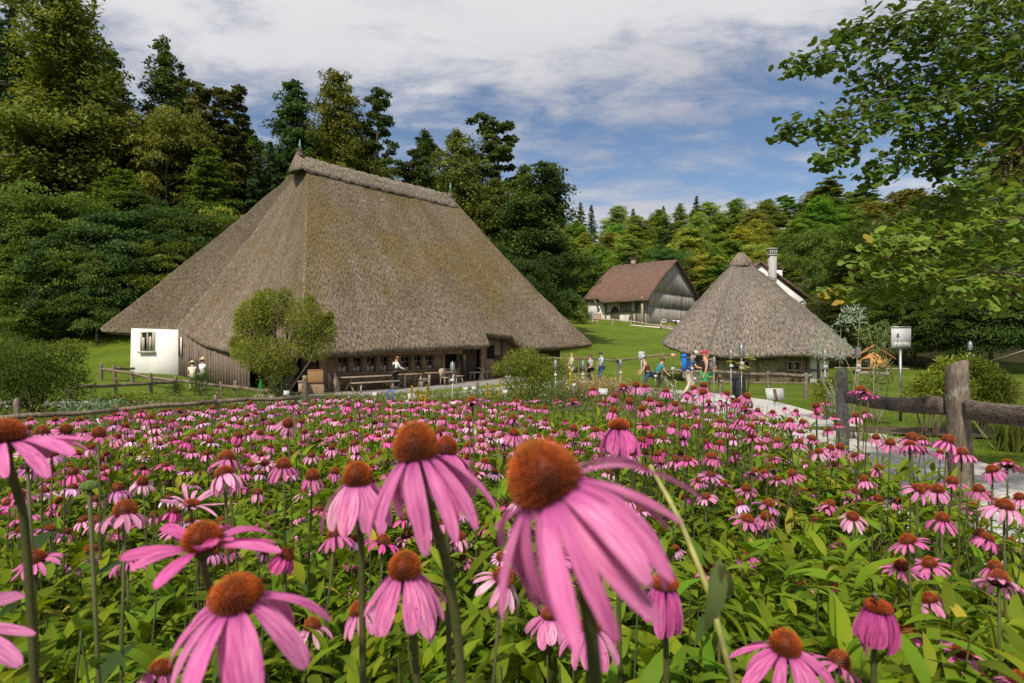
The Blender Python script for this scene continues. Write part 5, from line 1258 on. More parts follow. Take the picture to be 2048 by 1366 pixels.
# ------------------------------------------------------------------ foliage of the bed
def bed_leaves():
    n = 46000
    d = .35 + 7.2 * rng.uniform(0, 1, n) ** 1.15; x = rng.uniform(-1, 1, n) * (d * .92 + .25)
    lim = np.minimum(1.62 + .19 * d, 9); pxl = 1024 + x / d * F; dl = .62 * F / (np.maximum(803, 856 - .09 * pxl) - HY)
    keep = (x < lim + rng.normal(0, .1, n)) & (d < dl); d, x = d[keep], x[keep]; n = len(d)
    gz = gh(x, d)
    top = .80 + .10 * vnoise(np.stack([x, d, 0 * d], 1), 1.4, 3) * 2 - .06 * (d > 5)
    top = np.where(d < .8, .62, top)
    hz = top * rng.uniform(0, 1, n) ** .42
    pos = np.stack([x, d, gz + hz], 1)
    az = rng.uniform(0, 2 * np.pi, n)
    fw = np.stack([np.cos(az), np.sin(az), rng.uniform(-.2, 1.5, n)], 1)
    up = np.tile([0, 0, 1.0], (n, 1)) + unit(n) * .45
    size = rng.uniform(.08, .18, n) * np.where(hz > .8 * top, .8, 1.15)
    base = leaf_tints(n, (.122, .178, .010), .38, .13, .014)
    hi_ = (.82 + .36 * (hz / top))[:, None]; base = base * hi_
    near = d < 2.6
    v1, f1 = scatter(LANCE[0], LANCE[1], pos[near], rotmats(fw[near], up[near]), size[near] * .92)
    far = ~near
    v2, f2 = scatter(LANCE4[0], LANCE4[1], pos[far], rotmats(fw[far], up[far]), size[far])
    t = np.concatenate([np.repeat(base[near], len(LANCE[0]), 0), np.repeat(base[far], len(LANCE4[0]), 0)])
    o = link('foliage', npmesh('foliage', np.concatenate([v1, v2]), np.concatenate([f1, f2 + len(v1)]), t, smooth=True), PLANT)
    tag(o, 'dense green lance shaped leaves filling the coneflower bed', 'foliage', kind='stuff')
    # bare stalks between the leaves
    n = 1500; d = .6 + 6.5 * rng.uniform(0, 1, n); x = rng.uniform(-1, 1, n) * d * .9; k = x < 1.6 + .19 * d; d, x = d[k], x[k]; n = len(d)
    a = np.stack([x, d, gh(x, d)], 1); b = a + np.stack([rng.normal(0, .07, n), rng.normal(0, .07, n), rng.uniform(.6, .95, n)], 1)
    ring = np.array([(math.cos(q) * .0032, math.sin(q) * .0032, 0) for q in (0, 2.09, 4.19)])
    v = np.concatenate([a[:, None] + ring, b[:, None] + ring * .7], 1).reshape(-1, 3)
    f = (np.array([(0, 1, 4, 3), (1, 2, 5, 4), (2, 0, 3, 5)])[None] + (np.arange(n) * 6)[:, None, None]).reshape(-1, 4)
    o = link('stalks', npmesh('stalks', v, f, np.tile([.08, .10, .03], (len(v), 1))), CONE); tag(o, 'thin bare stalks among the coneflower leaves', 'stalks', kind='stuff')
bed_leaves()
# ------------------------------------------------------------------ the big near blooms, one by one
def hero(label, px, py, w, hr, tilt, pet, ncone=420, col=(1, 1, 1), red=.0, stem=None, seed=1, leafy=0):
    """px,py,w: cone middle and width in the photo; tilt: axis vector; pet: dict for petals() in units of the cone radius; stem: list of (dx,dy,dz) below the head"""
    rc = .0178; d = 2.2 * rc * F / w; p = at(px, py, d)
    ax = Vector(tilt).normalized(); p = p - ax * rc * hr * .42; q = Vector((0, 0, 1)).rotation_difference(ax)
    gx, gy = p.x + (stem[-1][0] if stem else .0), p.y + (stem[-1][1] if stem else .05)
    z0 = g1(gx, gy)
    o = thing('coneflower', label, 'flower', (gx, gy, z0), 0, 'large near coneflowers')
    rel = p - Vector((gx, gy, z0))
    b = MB(); base = rel - ax * rc * .3
    pts = [base, base - ax * .03] + [rel + Vector(s) for s in (stem or [])[:-1]] + [Vector((0, 0, 0))]
    # smooth the stalk
    P = np.array([tuple(v) for v in pts]); k = np.linspace(0, len(P) - 1, 20); P = np.stack([np.interp(k, np.arange(len(P)), P[:, c]) for c in range(3)], 1)
    for _ in range(3): P[1:-1] = (P[:-2] + 2 * P[1:-1] + P[2:]) / 4
    b.tube([tuple(v) for v in P], list(np.linspace(.0040, .0046, 20)), 10); b.lathe([(.004, -.004), (rc * .55, .002), (rc * .72, .008), (rc * .3, .009)], (0, 0, 0), 12)
    me = b.mesh('stem', True)
    # move the little green cup (last lathe) under the head
    nv = len(me.vertices); cup = nv - 48
    for i in range(cup, nv):
        me.vertices[i].co = rel + (q @ (me.vertices[i].co - Vector((0, 0, .012))))
    st = link('stem', me, STEM, o)
    pk = dict(pet); pk['L'] *= rc; pk['Wd'] *= rc; pk['r0'] = pk.get('r0', .80) * rc; pk['nseg'] = 12
    pe = link('petals', petal_mesh(seed=seed, **pk), None, o); pe.location = rel - ax * rc * .18; pe.rotation_euler = q.to_euler(); pe.color = (*col, 1)
    co = link('cone', cone_mesh(rc, rc * hr, ncone, seed + 9, red=red, sides=4), None, o); co.location = rel; co.rotation_euler = q.to_euler()
    if leafy:
        n = leafy; t = np.sort(rng.uniform(.35, .95, n)); pos = np.stack([np.interp(t, np.linspace(0, 1, 20), P[:, c]) for c in range(3)], 1); az = rng.uniform(0, 6.28, n)
        leafset('leaves', pos, np.stack([np.cos(az), np.sin(az), rng.uniform(.2, .9, n)], 1), np.tile([0, 0, 1.0], (n, 1)), rng.uniform(.08, .13, n), leaf_tints(n, (.055, .10, .02)), parent=o)
    return o
hero('largest coneflower, cone tipped left and long pink petals swept to the right', 1078, 938, 150, 1.5, (-.46, -.12, .86),
     dict(n=25, L=3.5, Wd=.64, a0=.45, a1=1.35, jit=.24, sweep=(.08, .05, -.14)), 800, (1.0, 1.08, 1.02), .15, [(.03, .03, -.12), (.035, .05, -.3), (.05, .08, -.9)], 101)
hero('second largest coneflower, upright orange cone above long hanging pink petals', 830, 880, 92, 1.6, (-.14, -.06, 1), dict(n=17, L=4.0, Wd=.82, a0=.75, a1=1.38, jit=.13, sweep=(.06, 0, 0)), 620, (1.0, 1.1, 1.04), 0, [(.025, .02, -.10), (.04, .04, -.25), (.06, .06, -.8)], 102)
hero('coneflower with pale hanging petals and tall orange cone left of the second largest bloom', 715, 945, 60, 1.5, (-.02, -.1, 1), dict(n=12, L=3.9, Wd=1.05, a0=.80, a1=1.35, jit=.12), 500, (1.08, 1.45, 1.15), .05, [(.0, .02, -.1), (.01, .04, -.9)], 103)
hero('reddish tall cone half hidden behind the second largest bloom', 893, 890, 47, 1.6, (.05, .1, 1), dict(n=12, L=3.6, Wd=1.0, a0=.5, a1=1.3, jit=.12), 400, (1, 1, 1), .55, [(.0, .02, -.1), (.01, .04, -.9)], 104)
hero('magenta coneflower with flat spread ragged petals and dark stalk on the left', 405, 1070, 78, 1.25, (.04, -.12, 1), dict(n=11, L=3.3, Wd=1.0, a0=-.15, a1=.35, jit=.30), 560, (.98, .75, .92), .25, [(.015, .03, -.1), (.05, .05, -.25), (.07, .08, -.8)], 105)
hero('big lower left coneflower with flat orange cone and long broad pink petals', 470, 1183, 104, .95, (-.10, -.18, 1), dict(n=14, L=3.6, Wd=.95, a0=.5, a1=1.2, jit=.14), 620, (1.0, 1.0, 1.02), .1, [(.02, .03, -.1), (.02, .05, -.7)], 106)
hero('coneflower with hanging pink petals marked by dark spots, bottom centre', 810, 1127, 68, 1.4, (.02, -.12, 1), dict(n=14, L=3.7, Wd=1.1, a0=.8, a1=1.4, jit=.10), 520, (1.03, 1.25, 1.08), .1, [(.01, .03, -.1), (.02, .05, -.6)], 107)
hero('bell shaped coneflower with tight closed petals right of the largest bloom', 1330, 1165, 55, .5, (.02, -.1, 1), dict(n=13, L=3.6, Wd=1.05, a0=1.32, a1=1.66, jit=.05, tight=True), 380, (.95, .8, .95), .5, [(.01, .03, -.1), (.02, .05, -.6)], 108)
hero('closed magenta coneflower shaped like a goblet, visited by a bee', 1757, 1212, 52, .45, (.02, -.1, 1), dict(n=10, L=3.4, Wd=1.5, a0=1.22, a1=1.78, jit=.04, tight=True), 380, (.92, .62, .86), .6, [(.01, .03, -.1), (.02, .05, -.6)], 109)
hero('coneflower with wide drooping petals at the bottom right, orange red cone', 1572, 1282, 62, 1.35, (.06, -.15, 1), dict(n=12, L=3.5, Wd=1.0, a0=.45, a1=1.1, jit=.18), 520, (1.0, .95, 1.0), .15, [(.01, .03, -.1), (.02, .05, -.6)], 110)
hero('coneflower cut by the left border, long petals pointing right', 8, 862, 74, 1.2, (-.12, -.05, 1), dict(n=12, L=3.3, Wd=1.0, a0=.2, a1=.9, jit=.2, sweep=(.22, 0, .05)), 520, (1.0, 1.05, 1.05), .2, [(.0, .03, -.1), (.03, .06, -.7)], 111)
hero('small bright coneflower hidden behind the top of the largest bloom', 1238, 848, 44, .75, (.0, 0, 1), dict(n=13, L=2.8, Wd=1.1, a0=1.0, a1=1.5, jit=.06, tight=True), 360, (.95, .8, .95), .2, [(.0, .03, -.1), (.03, .06, -.9)], 112)
hero('pale coneflower hanging low behind the petals of the largest bloom', 1180, 1245, 48, .9, (.0, -.1, 1), dict(n=13, L=3.3, Wd=1.2, a0=.5, a1=1.3, jit=.1), 360, (1.05, 1.35, 1.12), .2, [(.0, .03, -.1), (.03, .06, -.6)], 113)
hero('lower pale coneflower half covered left of the largest bloom', 1100, 1225, 38, .9, (.0, -.1, 1), dict(n=12, L=3.1, Wd=1.2, a0=.5, a1=1.2, jit=.1), 300, (1.05, 1.4, 1.12), .2, [(.0, .03, -.1), (.03, .06, -.6)], 114)
hero('ragged faded bloom with thin pale petals blown sideways', 383, 1005, 30, .45, (.1, -.1, 1), dict(n=12, L=4.6, Wd=.7, a0=-.35, a1=-.05, jit=.35, sweep=(.2, 0, .1)), 200, (1.1, 1.9, 1.3), .8, [(.0, .03, -.1), (.0, .06, -.7)], 115)
hero('bloom outside the left border whose pale petals reach into the photo', -120, 1225, 92, .8, (.5, -.1, .8), dict(n=11, L=3.6, Wd=.9, a0=-.1, a1=.3, jit=.2), 300, (1.08, 1.5, 1.2), .2, [(.0, .03, -.1), (.0, .06, -.6)], 116)
# a green bud and dry seed heads on tall stalks
def bud(label, px, py, w, kind):
    d = 2.2 * .012 * F / w; p = at(px, py, d); z0 = g1(p.x, p.y + .05)
    o = thing('coneflower_bud', label, 'flower', (p.x, p.y + .05, z0)); rel = p - Vector((p.x, p.y + .05, z0))
    b = MB(); b.tube([rel, rel * .6 + Vector((.01, .0, 0)), (0, 0, 0)], [.0035, .0035, .004], 8); b.build('stem', STEM, o, True)
    v, f, t = cone_geo(.012, .010, 120, 5, red=.5); t = t * 0 + (np.array([.14, .22, .05]) if kind == 'g' else np.array([.07, .045, .025])) * rng.uniform(.6, 1.4, (len(t), 1))
    c = link('bud', npmesh('bud', v, f, t), CONE, o); c.location = rel
    n = 6; az = rng.uniform(0, 6.28, n); leafset('leaves', np.outer(rng.uniform(.45, .9, n), np.array(rel)), np.stack([np.cos(az), np.sin(az), rng.uniform(.2, .7, n)], 1), np.tile([0, 0, 1.0], (n, 1)), rng.uniform(.09, .15, n), leaf_tints(n, (.045, .08, .02)), parent=o)
bud('unopened green coneflower bud on a dark stalk, left', 178, 975, 32, 'g')
bud('dry brown seed head on a bare stalk by the left border', 55, 935, 26, 'b')
bud('withered brown seed head beside the bell shaped bloom', 1437, 1135, 26, 'b')
# bee on the goblet bloom
def bee():
    d = 2.2 * .0178 * F / 52; p = at(1752, 1196, d - .012)
    o = thing('bee', 'small dark bee sitting on the closed goblet shaped bloom', 'bee', tuple(p))
    b = MB(); b.ball((0, 0, 0), (.0035, .0045, .0033), 10, 6); b.ball((0, -.005, .0005), (.0022, .002, .002), 8, 5); b.build('body', tintless := pmat('bee_fur', (.03, .02, .01), (.10, .06, .02), scale=300, rough=.9, bump=0), o, True)
    b = MB(); b.ball((0, .0062, -.0005), (.003, .0048, .0028), 10, 6); b.build('abdomen', pmat('bee_abdomen', (.02, .014, .01), (.09, .055, .02), scale=420, rough=.5, bump=0), o, True)
    for s in (-1, 1):
        b = MB(); b.add([(0, 0, .003), (s * .004, .003, .0045), (s * .0052, .0085, .004), (s * .001, .008, .0035)], [(0, 1, 2, 3)]); b.build('wing', pmat('bee_wing', (.12, .11, .10), (.2, .19, .17), rough=.4, bump=0), o)
bee()
# tall double flowered stalk in front of the gravel, pale dry stem crossing at right of the largest bloom
def tall_stalk(px, py, pyb, w, lab, cols):
    d = 2.15 * RC * F / w; p = at(px, py, d)
    return coneflower(tuple(p), 3, cols, 1.0, lab, (.03, .02), pet=PET[2][1])
tall_stalk(1722, 778, 1100, 21, 'tall double coneflower rising alone in front of the near fence rail', (.95, .85, .95))
tall_stalk(1737, 788, 1100, 17, 'single coneflower just right of the tall double one before the rail', (.95, .9, 1))
def dry_stem():
    d = .5; o = thing('dry_stem', 'pale bent plant stem crossing behind the largest bloom', 'stem', tuple(at(1480, 1430, .55)))
    L = o.location; b = MB(); b.tube([at(1300, 930, .62) - L, at(1360, 1040, .6) - L, at(1420, 1190, .57) - L, at(1475, 1400, .55) - L], [.0020, .0026, .003, .0034], 8)
    b.build('stalk', pmat('straw_stem', (.30, .30, .09), (.36, .33, .12), rough=.6, bump=0), o, True)
    leafset('leaf', np.array([tuple(at(1438, 1120, .56) - L), tuple(at(1438, 1130, .555) - L)]), np.array([(-.12, -.05, -1.0), (.35, .2, -.7)]), np.array([(0, -1, .2), (0, -1, .2)]), np.array([.075, .05]), np.array([(.12, .16, .06), (.09, .10, .035)]), parent=o)
dry_stem()
# ------------------------------------------------------------------ fences
GREYWOOD = pmat('grey_split_wood', (.115, .090, .068), (.19, .152, .118), scale=3, stretch=(3, 3, .5), rough=.9, bump=.9, bdist=.012, fine=26, fineamt=.5, c3=(.30, .285, .24), c3scale=5)
RAILWOOD = pmat('grey_rail_wood', (.115, .090, .068), (.195, .155, .120), scale=6, stretch=(4, .5, 4), rough=.9, bump=.9, bdist=.012, fine=24, fineamt=.5, c3=(.055, .042, .034), c3scale=3.5)
LICHEN = pmat('lichen_wood', (.20, .175, .145), (.30, .27, .225), scale=3, stretch=(3, 3, .5), rough=.9, bump=1, bdist=.01, fine=30, fineamt=.5, c3=(.40, .39, .32), c3scale=9)
def wob_post(mb, p, z0, z1, r, n=9, seed=0, top='cut'):
    g = np.random.default_rng(seed); k = 14; V = []
    for i in range(k + 1):
        t = i / k; z = z0 + (z1 - z0) * t
        for j in range(n):
            a = 2 * math.pi * j / n; rr = r * (1 + .10 * math.sin(3 * a + seed) + .05 * math.sin(5 * a + 9 * t) + g.normal(0, .018)) * (1.08 - .16 * t)
            if t > .94: rr *= .90
            V.append((p[0] + rr * math.cos(a) + .02 * math.sin(3 * t + seed), p[1] + rr * math.sin(a), z + (.025 * math.cos(a + seed) if i == k else 0)))
    f = [(i * n + j, i * n + (j + 1) % n, (i + 1) * n + (j + 1) % n, (i + 1) * n + j) for i in range(k) for j in range(n)] + [tuple(k * n + j for j in range(n))]
    mb.add(V, f)
def wob_beam(mb, a, b, w, h, seed=0, n=22):
    a, b = Vector(a), Vector(b); d = (b - a).normalized(); x = d.cross(Vector((0, 0, 1))).normalized(); y = x.cross(d)
    g = np.random.default_rng(seed); V = []; k = 10
    for i in range(n + 1):
        t = i / n; c = a.lerp(b, t) + y * (.018 * math.sin(5 * t + seed)) + x * (.015 * math.sin(4 * t + 2 * seed))
        ww = w * (1 + .07 * math.sin(7 * t + seed)); hh = h * (1 + .06 * math.sin(9 * t + 3 * seed))
        for j in range(k):
            q = 2 * math.pi * j / k; cx, cy = math.cos(q), math.sin(q)
            s = 1 / max(abs(cx) ** 4 + abs(cy) ** 4, 1e-6) ** .25
            V.append(tuple(c + x * cx * s * ww / 2 * (1 + g.normal(0, .02)) + y * cy * s * hh / 2 * (1 + g.normal(0, .02))))
    f = [(i * k + j, i * k + (j + 1) % k, (i + 1) * k + (j + 1) % k, (i + 1) * k + j) for i in range(n) for j in range(k)] + [tuple(range(k))[::-1], tuple(n * k + j for j in range(k))]
    mb.add(V, f)
def near_fence():
    root = thing('log_fence', 'weathered grey post and beam fence between coneflowers and gravel path, right foreground', 'fence')
    P1, P2 = at(1683, 738, 7.0), at(1919, 725, 4.4); P3 = P2 + (P2 - P1) * 1.0
    for i, (p, r, zt, m) in enumerate(((P1, .068, P1.z, LICHEN), (P2, .080, P2.z, GREYWOOD), (P3, .08, 1.35, GREYWOOD))):
        b = MB(); wob_post(b, p, g1(p.x, p.y) - .2, zt, r, 12, i); o = b.build('post', m, root, smooth=True)
        o['label'] = ['slimmer post with pale lichen', 'thick dark post with a knot', 'third post'][i]
    b = MB(); wob_beam(b, P1 + Vector((.04, -.03, .83 - P1.z)), P2 + Vector((-.03, .07, .985 - P2.z)), .07, .135, 2, 30); b.build('rail', RAILWOOD, root, smooth=True)
    b = MB(); wob_beam(b, P2 + Vector((-.01, -.06, 1.0 - P2.z)), P3 + Vector((0, .03, 1.04 - P3.z)), .07, .14, 5, 30); b.build('rail', RAILWOOD, root, smooth=True)
near_fence()
def rail_fence(name, label, rail_pts, posts, r=.05, ext=.08, mat=OLDWOOD, extra=()):
    """rail_pts: [(px,py,d)] along the rail; posts: [(px, top py, d)]"""
    root = thing(name, label, 'fence')
    for pts in [rail_pts] + list(extra):
        P = [at(*q) for q in pts]
        for i in range(len(P) - 1):
            b = MB(); b.tube([P[i], P[i].lerp(P[i + 1], .35) + Vector((0, 0, .015)), P[i].lerp(P[i + 1], .7) - Vector((0, 0, .01)), P[i + 1]], [r, r * 1.1, r * .95, r], 7); b.build('rail', mat, root, smooth=True)
    for i, (px, py, d) in enumerate(posts):
        p = at(px, py, d); b = MB(); wob_post(b, p, g1(p.x, p.y) - .2, p.z, r * 1.15, 7, i); b.build('post', mat, root, smooth=True)
    return root
rail_fence('rail_fence', 'long thin log rail fence along the back edge of the coneflowers, left', [(-60, 842, 8.3), (236, 820, 9.6), (432, 803, 11.0), (592, 796, 12.2)], [(32, 798, 9.0), (236, 808, 9.65), (434, 791, 11.05), (592, 800, 12.25)], .038)
rail_fence('rail_fence', 'low plank fence on the left lawn in front of the white room', [(150, 774, 24), (231, 771, 26.5), (302, 767, 28.5), (352, 764, 30)], [(138, 771, 23.8), (231, 757, 26.5), (302, 746, 28.5), (352, 752, 30)], .075, mat=OLDWOOD)
rail_fence('rail_fence', 'fence running from the left lawn along the boarded wall to the round bush', [(203, 738, 38), (262, 746, 36), (302, 756, 33.5), (352, 761, 31.5), (443, 772, 29), (545, 784, 26.5), (600, 788, 25)], [(202, 727, 38), (229, 730, 37), (265, 742, 36), (443, 764, 29), (471, 762, 28.5), (530, 778, 27)], .085, mat=OLDWOOD, extra=[[(229, 738, 37.0), (268, 737, 40)]])
rail_fence('rail_fence', 'dark rail fence on the meadow edge behind the three standing visitors', [(1080, 716, 41), (1160, 717, 41), (1186, 716, 41), (1232, 722, 40), (1275, 716, 38), (1340, 708, 37)], [(1132, 708, 41), (1157, 714, 41), (1236, 716, 40), (1328, 706, 37)], .06, mat=OLDWOOD)
rail_fence('log_fence', 'thick log rail fence in front of the stone wall of the cottage', [(1330, 741, 27.5), (1420, 744, 26), (1537, 749, 24), (1622, 752, 22.3)], [(1330, 735, 27.6), (1440, 741, 26), (1537, 744, 24), (1613, 746, 22.4)], .072, mat=GREYWOOD)
rail_fence('rail_fence', 'low pale rail fence along the sandy track by the barn', [(1180, 637, 103), (1225, 640, 100), (1262, 643, 99), (1300, 649, 98), (1350, 655, 97)], [(1195, 634, 102), (1225, 636, 100), (1262, 640, 99), (1285, 643, 98.5), (1322, 645, 98), (1340, 648, 97)], .12, mat=PALEWOOD)
for px, py, pb, d, lab in ((611, 752, 820, 17, 'grey plank post standing before the wicker hamper'), (700, 791, 830, 17.5, 'short round stake in front of the trestle table'), (857, 773, 800, 20, 'short pale stake behind the yellow flower spikes'), (954, 762, 790, 22, 'thin stake beside the two white plant tags'), (1030, 755, 790, 22, 'grey post at the foot of the green shrub by the lane')):
    p = at(px, py, d); b = MB(); wob_post(b, (0, 0), g1(p.x, p.y) - .1 - p.z, 0, .075 if px < 650 else .05, 7, px); o = b.build('stake', GREYWOOD, None, True); o.location = p; tag(o, lab, 'post')

# ------------------------------------------------------------------ steel lanterns on poles
STEEL = pmat('brushed_steel', (.30, .30, .29), (.42, .42, .40), scale=5, rough=.32, bump=0, metal=.9, fineamt=.15)
STEELP = pmat('steel_pole', (.28, .275, .25), (.36, .35, .32), scale=5, rough=.45, bump=0, metal=.6, fineamt=.15)
WHITE = pmat('white_plate', (.42, .43, .44), (.48, .49, .50), rough=.5, bump=0, fineamt=.05)
GREYPLATE = pmat('grey_plate', (.42, .42, .42), (.48, .48, .48), rough=.6, bump=0, fineamt=.1)
def lantern_proto():
    o = thing('garden_lantern', 'x', 'lantern', (0, 0, 0), 0, 'steel cylinder lanterns on poles')
    b = MB(); b.lathe([(.060, -.10), (.062, -.085), (.062, .10), (.058, .105)], (0, 0, 0), 14); b.build('canister', STEEL, o, True)
    b = MB(); b.lathe([(.074, -.112), (.074, -.104), (.02, -.10)], (0, 0, 0), 14); b.lathe([(.066, .108), (.066, .116), (.03, .128), (.012, .13), (.014, .150), (.002, .158)], (0, 0, 0), 14); b.build('lid', STEEL, o, True)
    b = MB(); b.tube([(0, 0, -.10), (0, 0, -1.9)], [.013, .013], 7); b.build('pole', STEELP, o, True)
    return o
lp = lantern_proto()
LN = [(905, 735, 14.8, 'lantern on an ochre pole in front of the dark barn doorway', 1), (1013, 738, 22.5, 'left one of the lantern pair beside the green lane shrub', 1), (1019, 738, 23.2, 'right one of the lantern pair beside the green lane shrub', 0), (1111, 729, 18.0, 'lantern left of the bald visitor in green', 0),
      (1166, 730, 20, 'lantern between the bald visitor and the woman with the bag', 1), (1241, 727, 20.5, 'lantern beside the tan feathery grass', 0), (1384, 718, 20, 'lantern in front of the man with the blue backpack', 0), (1428, 722, 19, 'slim lantern just right of the woman in the red cap', 0),
      (1462, 709, 16.5, 'lantern left of the tallest one before the cottage wall', 0), (1483, 700, 14.0, 'tallest lantern, straight above the black pushchair', 1), (1650, 709, 15.5, 'lantern at the right end of the cottage wall', 0), (1716, 705, 14.0, 'lantern between the silver leaved sapling and the orange hut', 1), (1940, 692, 17.5, 'lantern in front of the dark hedge trees on the right', 1)]
for i, (px, py, d, lab, tg) in enumerate(LN):
    o = lp if i == 0 else dup(lp); o.location = at(px, py, d); o['label'] = 'steel cylinder ' + lab
    if i in (3, 7): o.scale = (.92, .92, 1)
    if tg:
        b = MB(); b.box((.0, -.035, -.42 if i else -.31), (.10, .006, .07), rx=R(-20)); b.build('name_tag', WHITE, o)
    if i == 12: pass
# ------------------------------------------------------------------ plant labels
def plate(px, py, d, w, h, lab, rx=-35, rz=0, m=None, cat='plant label', name='plant_label', stake=.5):
    p = at(px, py, d); o = thing(name, lab, cat, tuple(p), R(rz), 'plant labels stuck in the beds')
    b = MB(); b.box((0, 0, 0), (w, .006, h), rx=R(rx)); pl = b.build('plate', m or WHITE, o)
    b = MB(); b.tube([(0, .012, 0), (0, .012, -stake)], [.008, .008], 6); b.build('stake', STEELP, o)
    mk = pmat('printed_text', (.15, .16, .16), (.25, .26, .25), rough=.6, bump=0)
    return o
for a in [(573, 786, 13, .12, .11, 'white plant tag with a green corner at the end of the left log rail', -25, 25), (749, 788, 15.5, .13, .10, 'white and orange plant tag below the trestle table', -30, -20), (823, 793, 14, .17, .16, 'square white plant tag left of the yellow flower spikes', -30, 20),
          (818, 806, 13.5, .16, .16, 'grey back of a plant tag under the square white one', 30, -10), (931, 777, 19, .15, .10, 'left one of two white plant tags on the lane edge', -35, -10), (948, 776, 19, .14, .10, 'right one of two white plant tags on the lane edge', -35, 10), (1003, 776, 18, .13, .11, 'tilted white plant tag before the lane shrub', -20, 30),
          (1010, 784, 17, .14, .12, 'olive plant tag beside the tilted white one', -10, -20), (1148, 770, 17, .12, .10, 'small grey plant tag in the tan grass', -15, 10), (1206, 783, 10, .15, .11, 'broad white plant tag between two coneflower heads', -30, -15), (1312, 752, 19, .12, .08, 'white plant tag near the bending visitors', -20, 10),
          (1346, 737, 20, .11, .09, 'white plant tag left of the blue backpack', -10, 0), (1336, 763, 17, .06, .16, 'leaning white plant tag on the grass, upper one', -50, 60), (1345, 771, 16.5, .08, .17, 'leaning white plant tag on the grass, lower one', -50, 60), (1352, 762, 17.5, .06, .12, 'leaning white plant tag nearest the beige trousers', -50, 60),
          (1390, 757, 19, .10, .09, 'white plant tag between the two walkers', -40, 20), (1443, 762, 18, .12, .07, 'pale leaning plant tag on the lawn beside the green trousers', -50, 50), (640, 813, 14, .05, .10, 'small white plant tag near the short round stake', -10, 40), (200, 845, 9, .05, .16, 'white leaning tag under the left log rail', -45, 60),
          (683, 820, 13, .12, .13, 'grey tag tilted before the lane', 20, 50), (1940, 716, 17.3, .26, .17, 'white name board under the rightmost lantern', 0, 0)]:
    plate(*a[:6], a[6], a[7], GREYPLATE if ('grey' in a[5] or 'olive' in a[5]) else None)
o = plate(1550, 788, 8.6, .265, .17, 'grey metal plate on a dark stake seen from behind beside the gravel path', -20, 4, GREYPLATE, 'sign', 'sign_plate', 1.0)
b = MB(); b.box((0, -.012, -.02), (.045, .012, .19), rx=R(-20)); b.build('bracket', DARKWOOD, o)
# poster with lantern and birds
def poster():
    d = 12.0; p = at(1802, 675, d); o = thing('poster_board', 'square white information board with lantern picture and flying birds on a grey post', 'sign', tuple(p)); s = d / F
    b = MB(); b.box((0, 0, 0), (39 * s, .02, 44 * s)); b.build('board', WHITE, o)
    b = MB(); b.box((0, -.014, 20.6 * s), (39.4 * s, .012, 2.6 * s)); b.build('clip_strip', STEELP, o)
    b = MB(); b.tube([(1 * s, .035, -15 * s), (1 * s, .035, -168 * s)], [.028, .028], 8); b.build('post', STEEL, o, True)
    pm, t = newmat('printed_meadow'); co = N(t, 'ShaderNodeTexCoord').outputs['Object']
    n = N(t, 'ShaderNodeTexNoise', {'Vector': co, 'Scale': 28.0, 'Detail': 4}).outputs[0]
    r = N(t, 'ShaderNodeValToRGB', {0: n}); cr = r.color_ramp; cr.elements[0].color = (.16, .22, .15, 1); cr.elements[0].position = .35; cr.elements[1].color = (.50, .52, .48, 1); cr.elements[1].position = .62
    e = cr.elements.new(.69); e.color = (.50, .16, .08, 1); finish(t, r.outputs[0], .6)
    b = MB(); b.box((0, -.0125, -15.0 * s), (37 * s, .004, 12 * s)); b.build('meadow_print', pm, o)
    ink = pmat('print_ink', (.08, .09, .09), (.16, .17, .17), rough=.6, bump=0)
    b = MB(); b.box((-7 * s, -.0125, 5 * s), (4.2 * s, .003, 6.5 * s)); b.box((-7 * s, -.0125, 1.4 * s), (7 * s, .003, 1.2 * s)); b.box((-7.3 * s, -.0128, -8 * s), (1.1 * s, .003, 18 * s))
    b.build('lantern_print', ink, o)
    gi = pmat('print_grey', (.30, .31, .31), (.42, .42, .42), rough=.6, bump=0); b = MB()
    for bx, bz, w in ((5, 5.5, 3.6), (7, 2.4, 4.4), (3, 4.0, 2.4)):
        b.add([((bx - w / 2) * s, -.0122, (bz + 1.2) * s), (bx * s, -.0122, bz * s), ((bx + w / 2) * s, -.0122, (bz + 1.3) * s), (bx * s, -.0122, (bz - .8) * s)], [(0, 3, 1), (1, 3, 2)])
    arc = [((8.5 + 1.8 * math.cos(q)) * s, -.0122, (13 + 1.8 * math.sin(q)) * s) for q in np.linspace(2.6, -1.4, 9)]
    b.tube(arc, .35 * s, 4); b.build('bird_print', gi, o)
poster()
def notice():
    d = 27; p = at(1283, 711, d); s = d / F; o = thing('notice_board', 'white notice with small pictures on a thin pole behind the tan grass', 'sign', tuple(p))
    b = MB(); b.box((0, 0, 0), (12 * s, .02, 16 * s)); b.build('board', WHITE, o); b = MB(); b.tube([(0, .02, 0), (0, .02, -55 * s)], [.02, .02], 6); b.build('pole', WHITE, o)
    b = MB(); ink = pmat('print_green', (.16, .2, .12), (.3, .32, .25), rough=.6, bump=0)
    for i, (x, z) in enumerate([(-3, 4), (2.5, 4.5), (-2, -.5), (3.2, 0), (-3, -5), (1.5, -5)]): b.ball((x * s, -.012, z * s), (1.8 * s, .004, 1.3 * s), 8, 5)
    b.build('picture_print', ink, o, True)
notice()

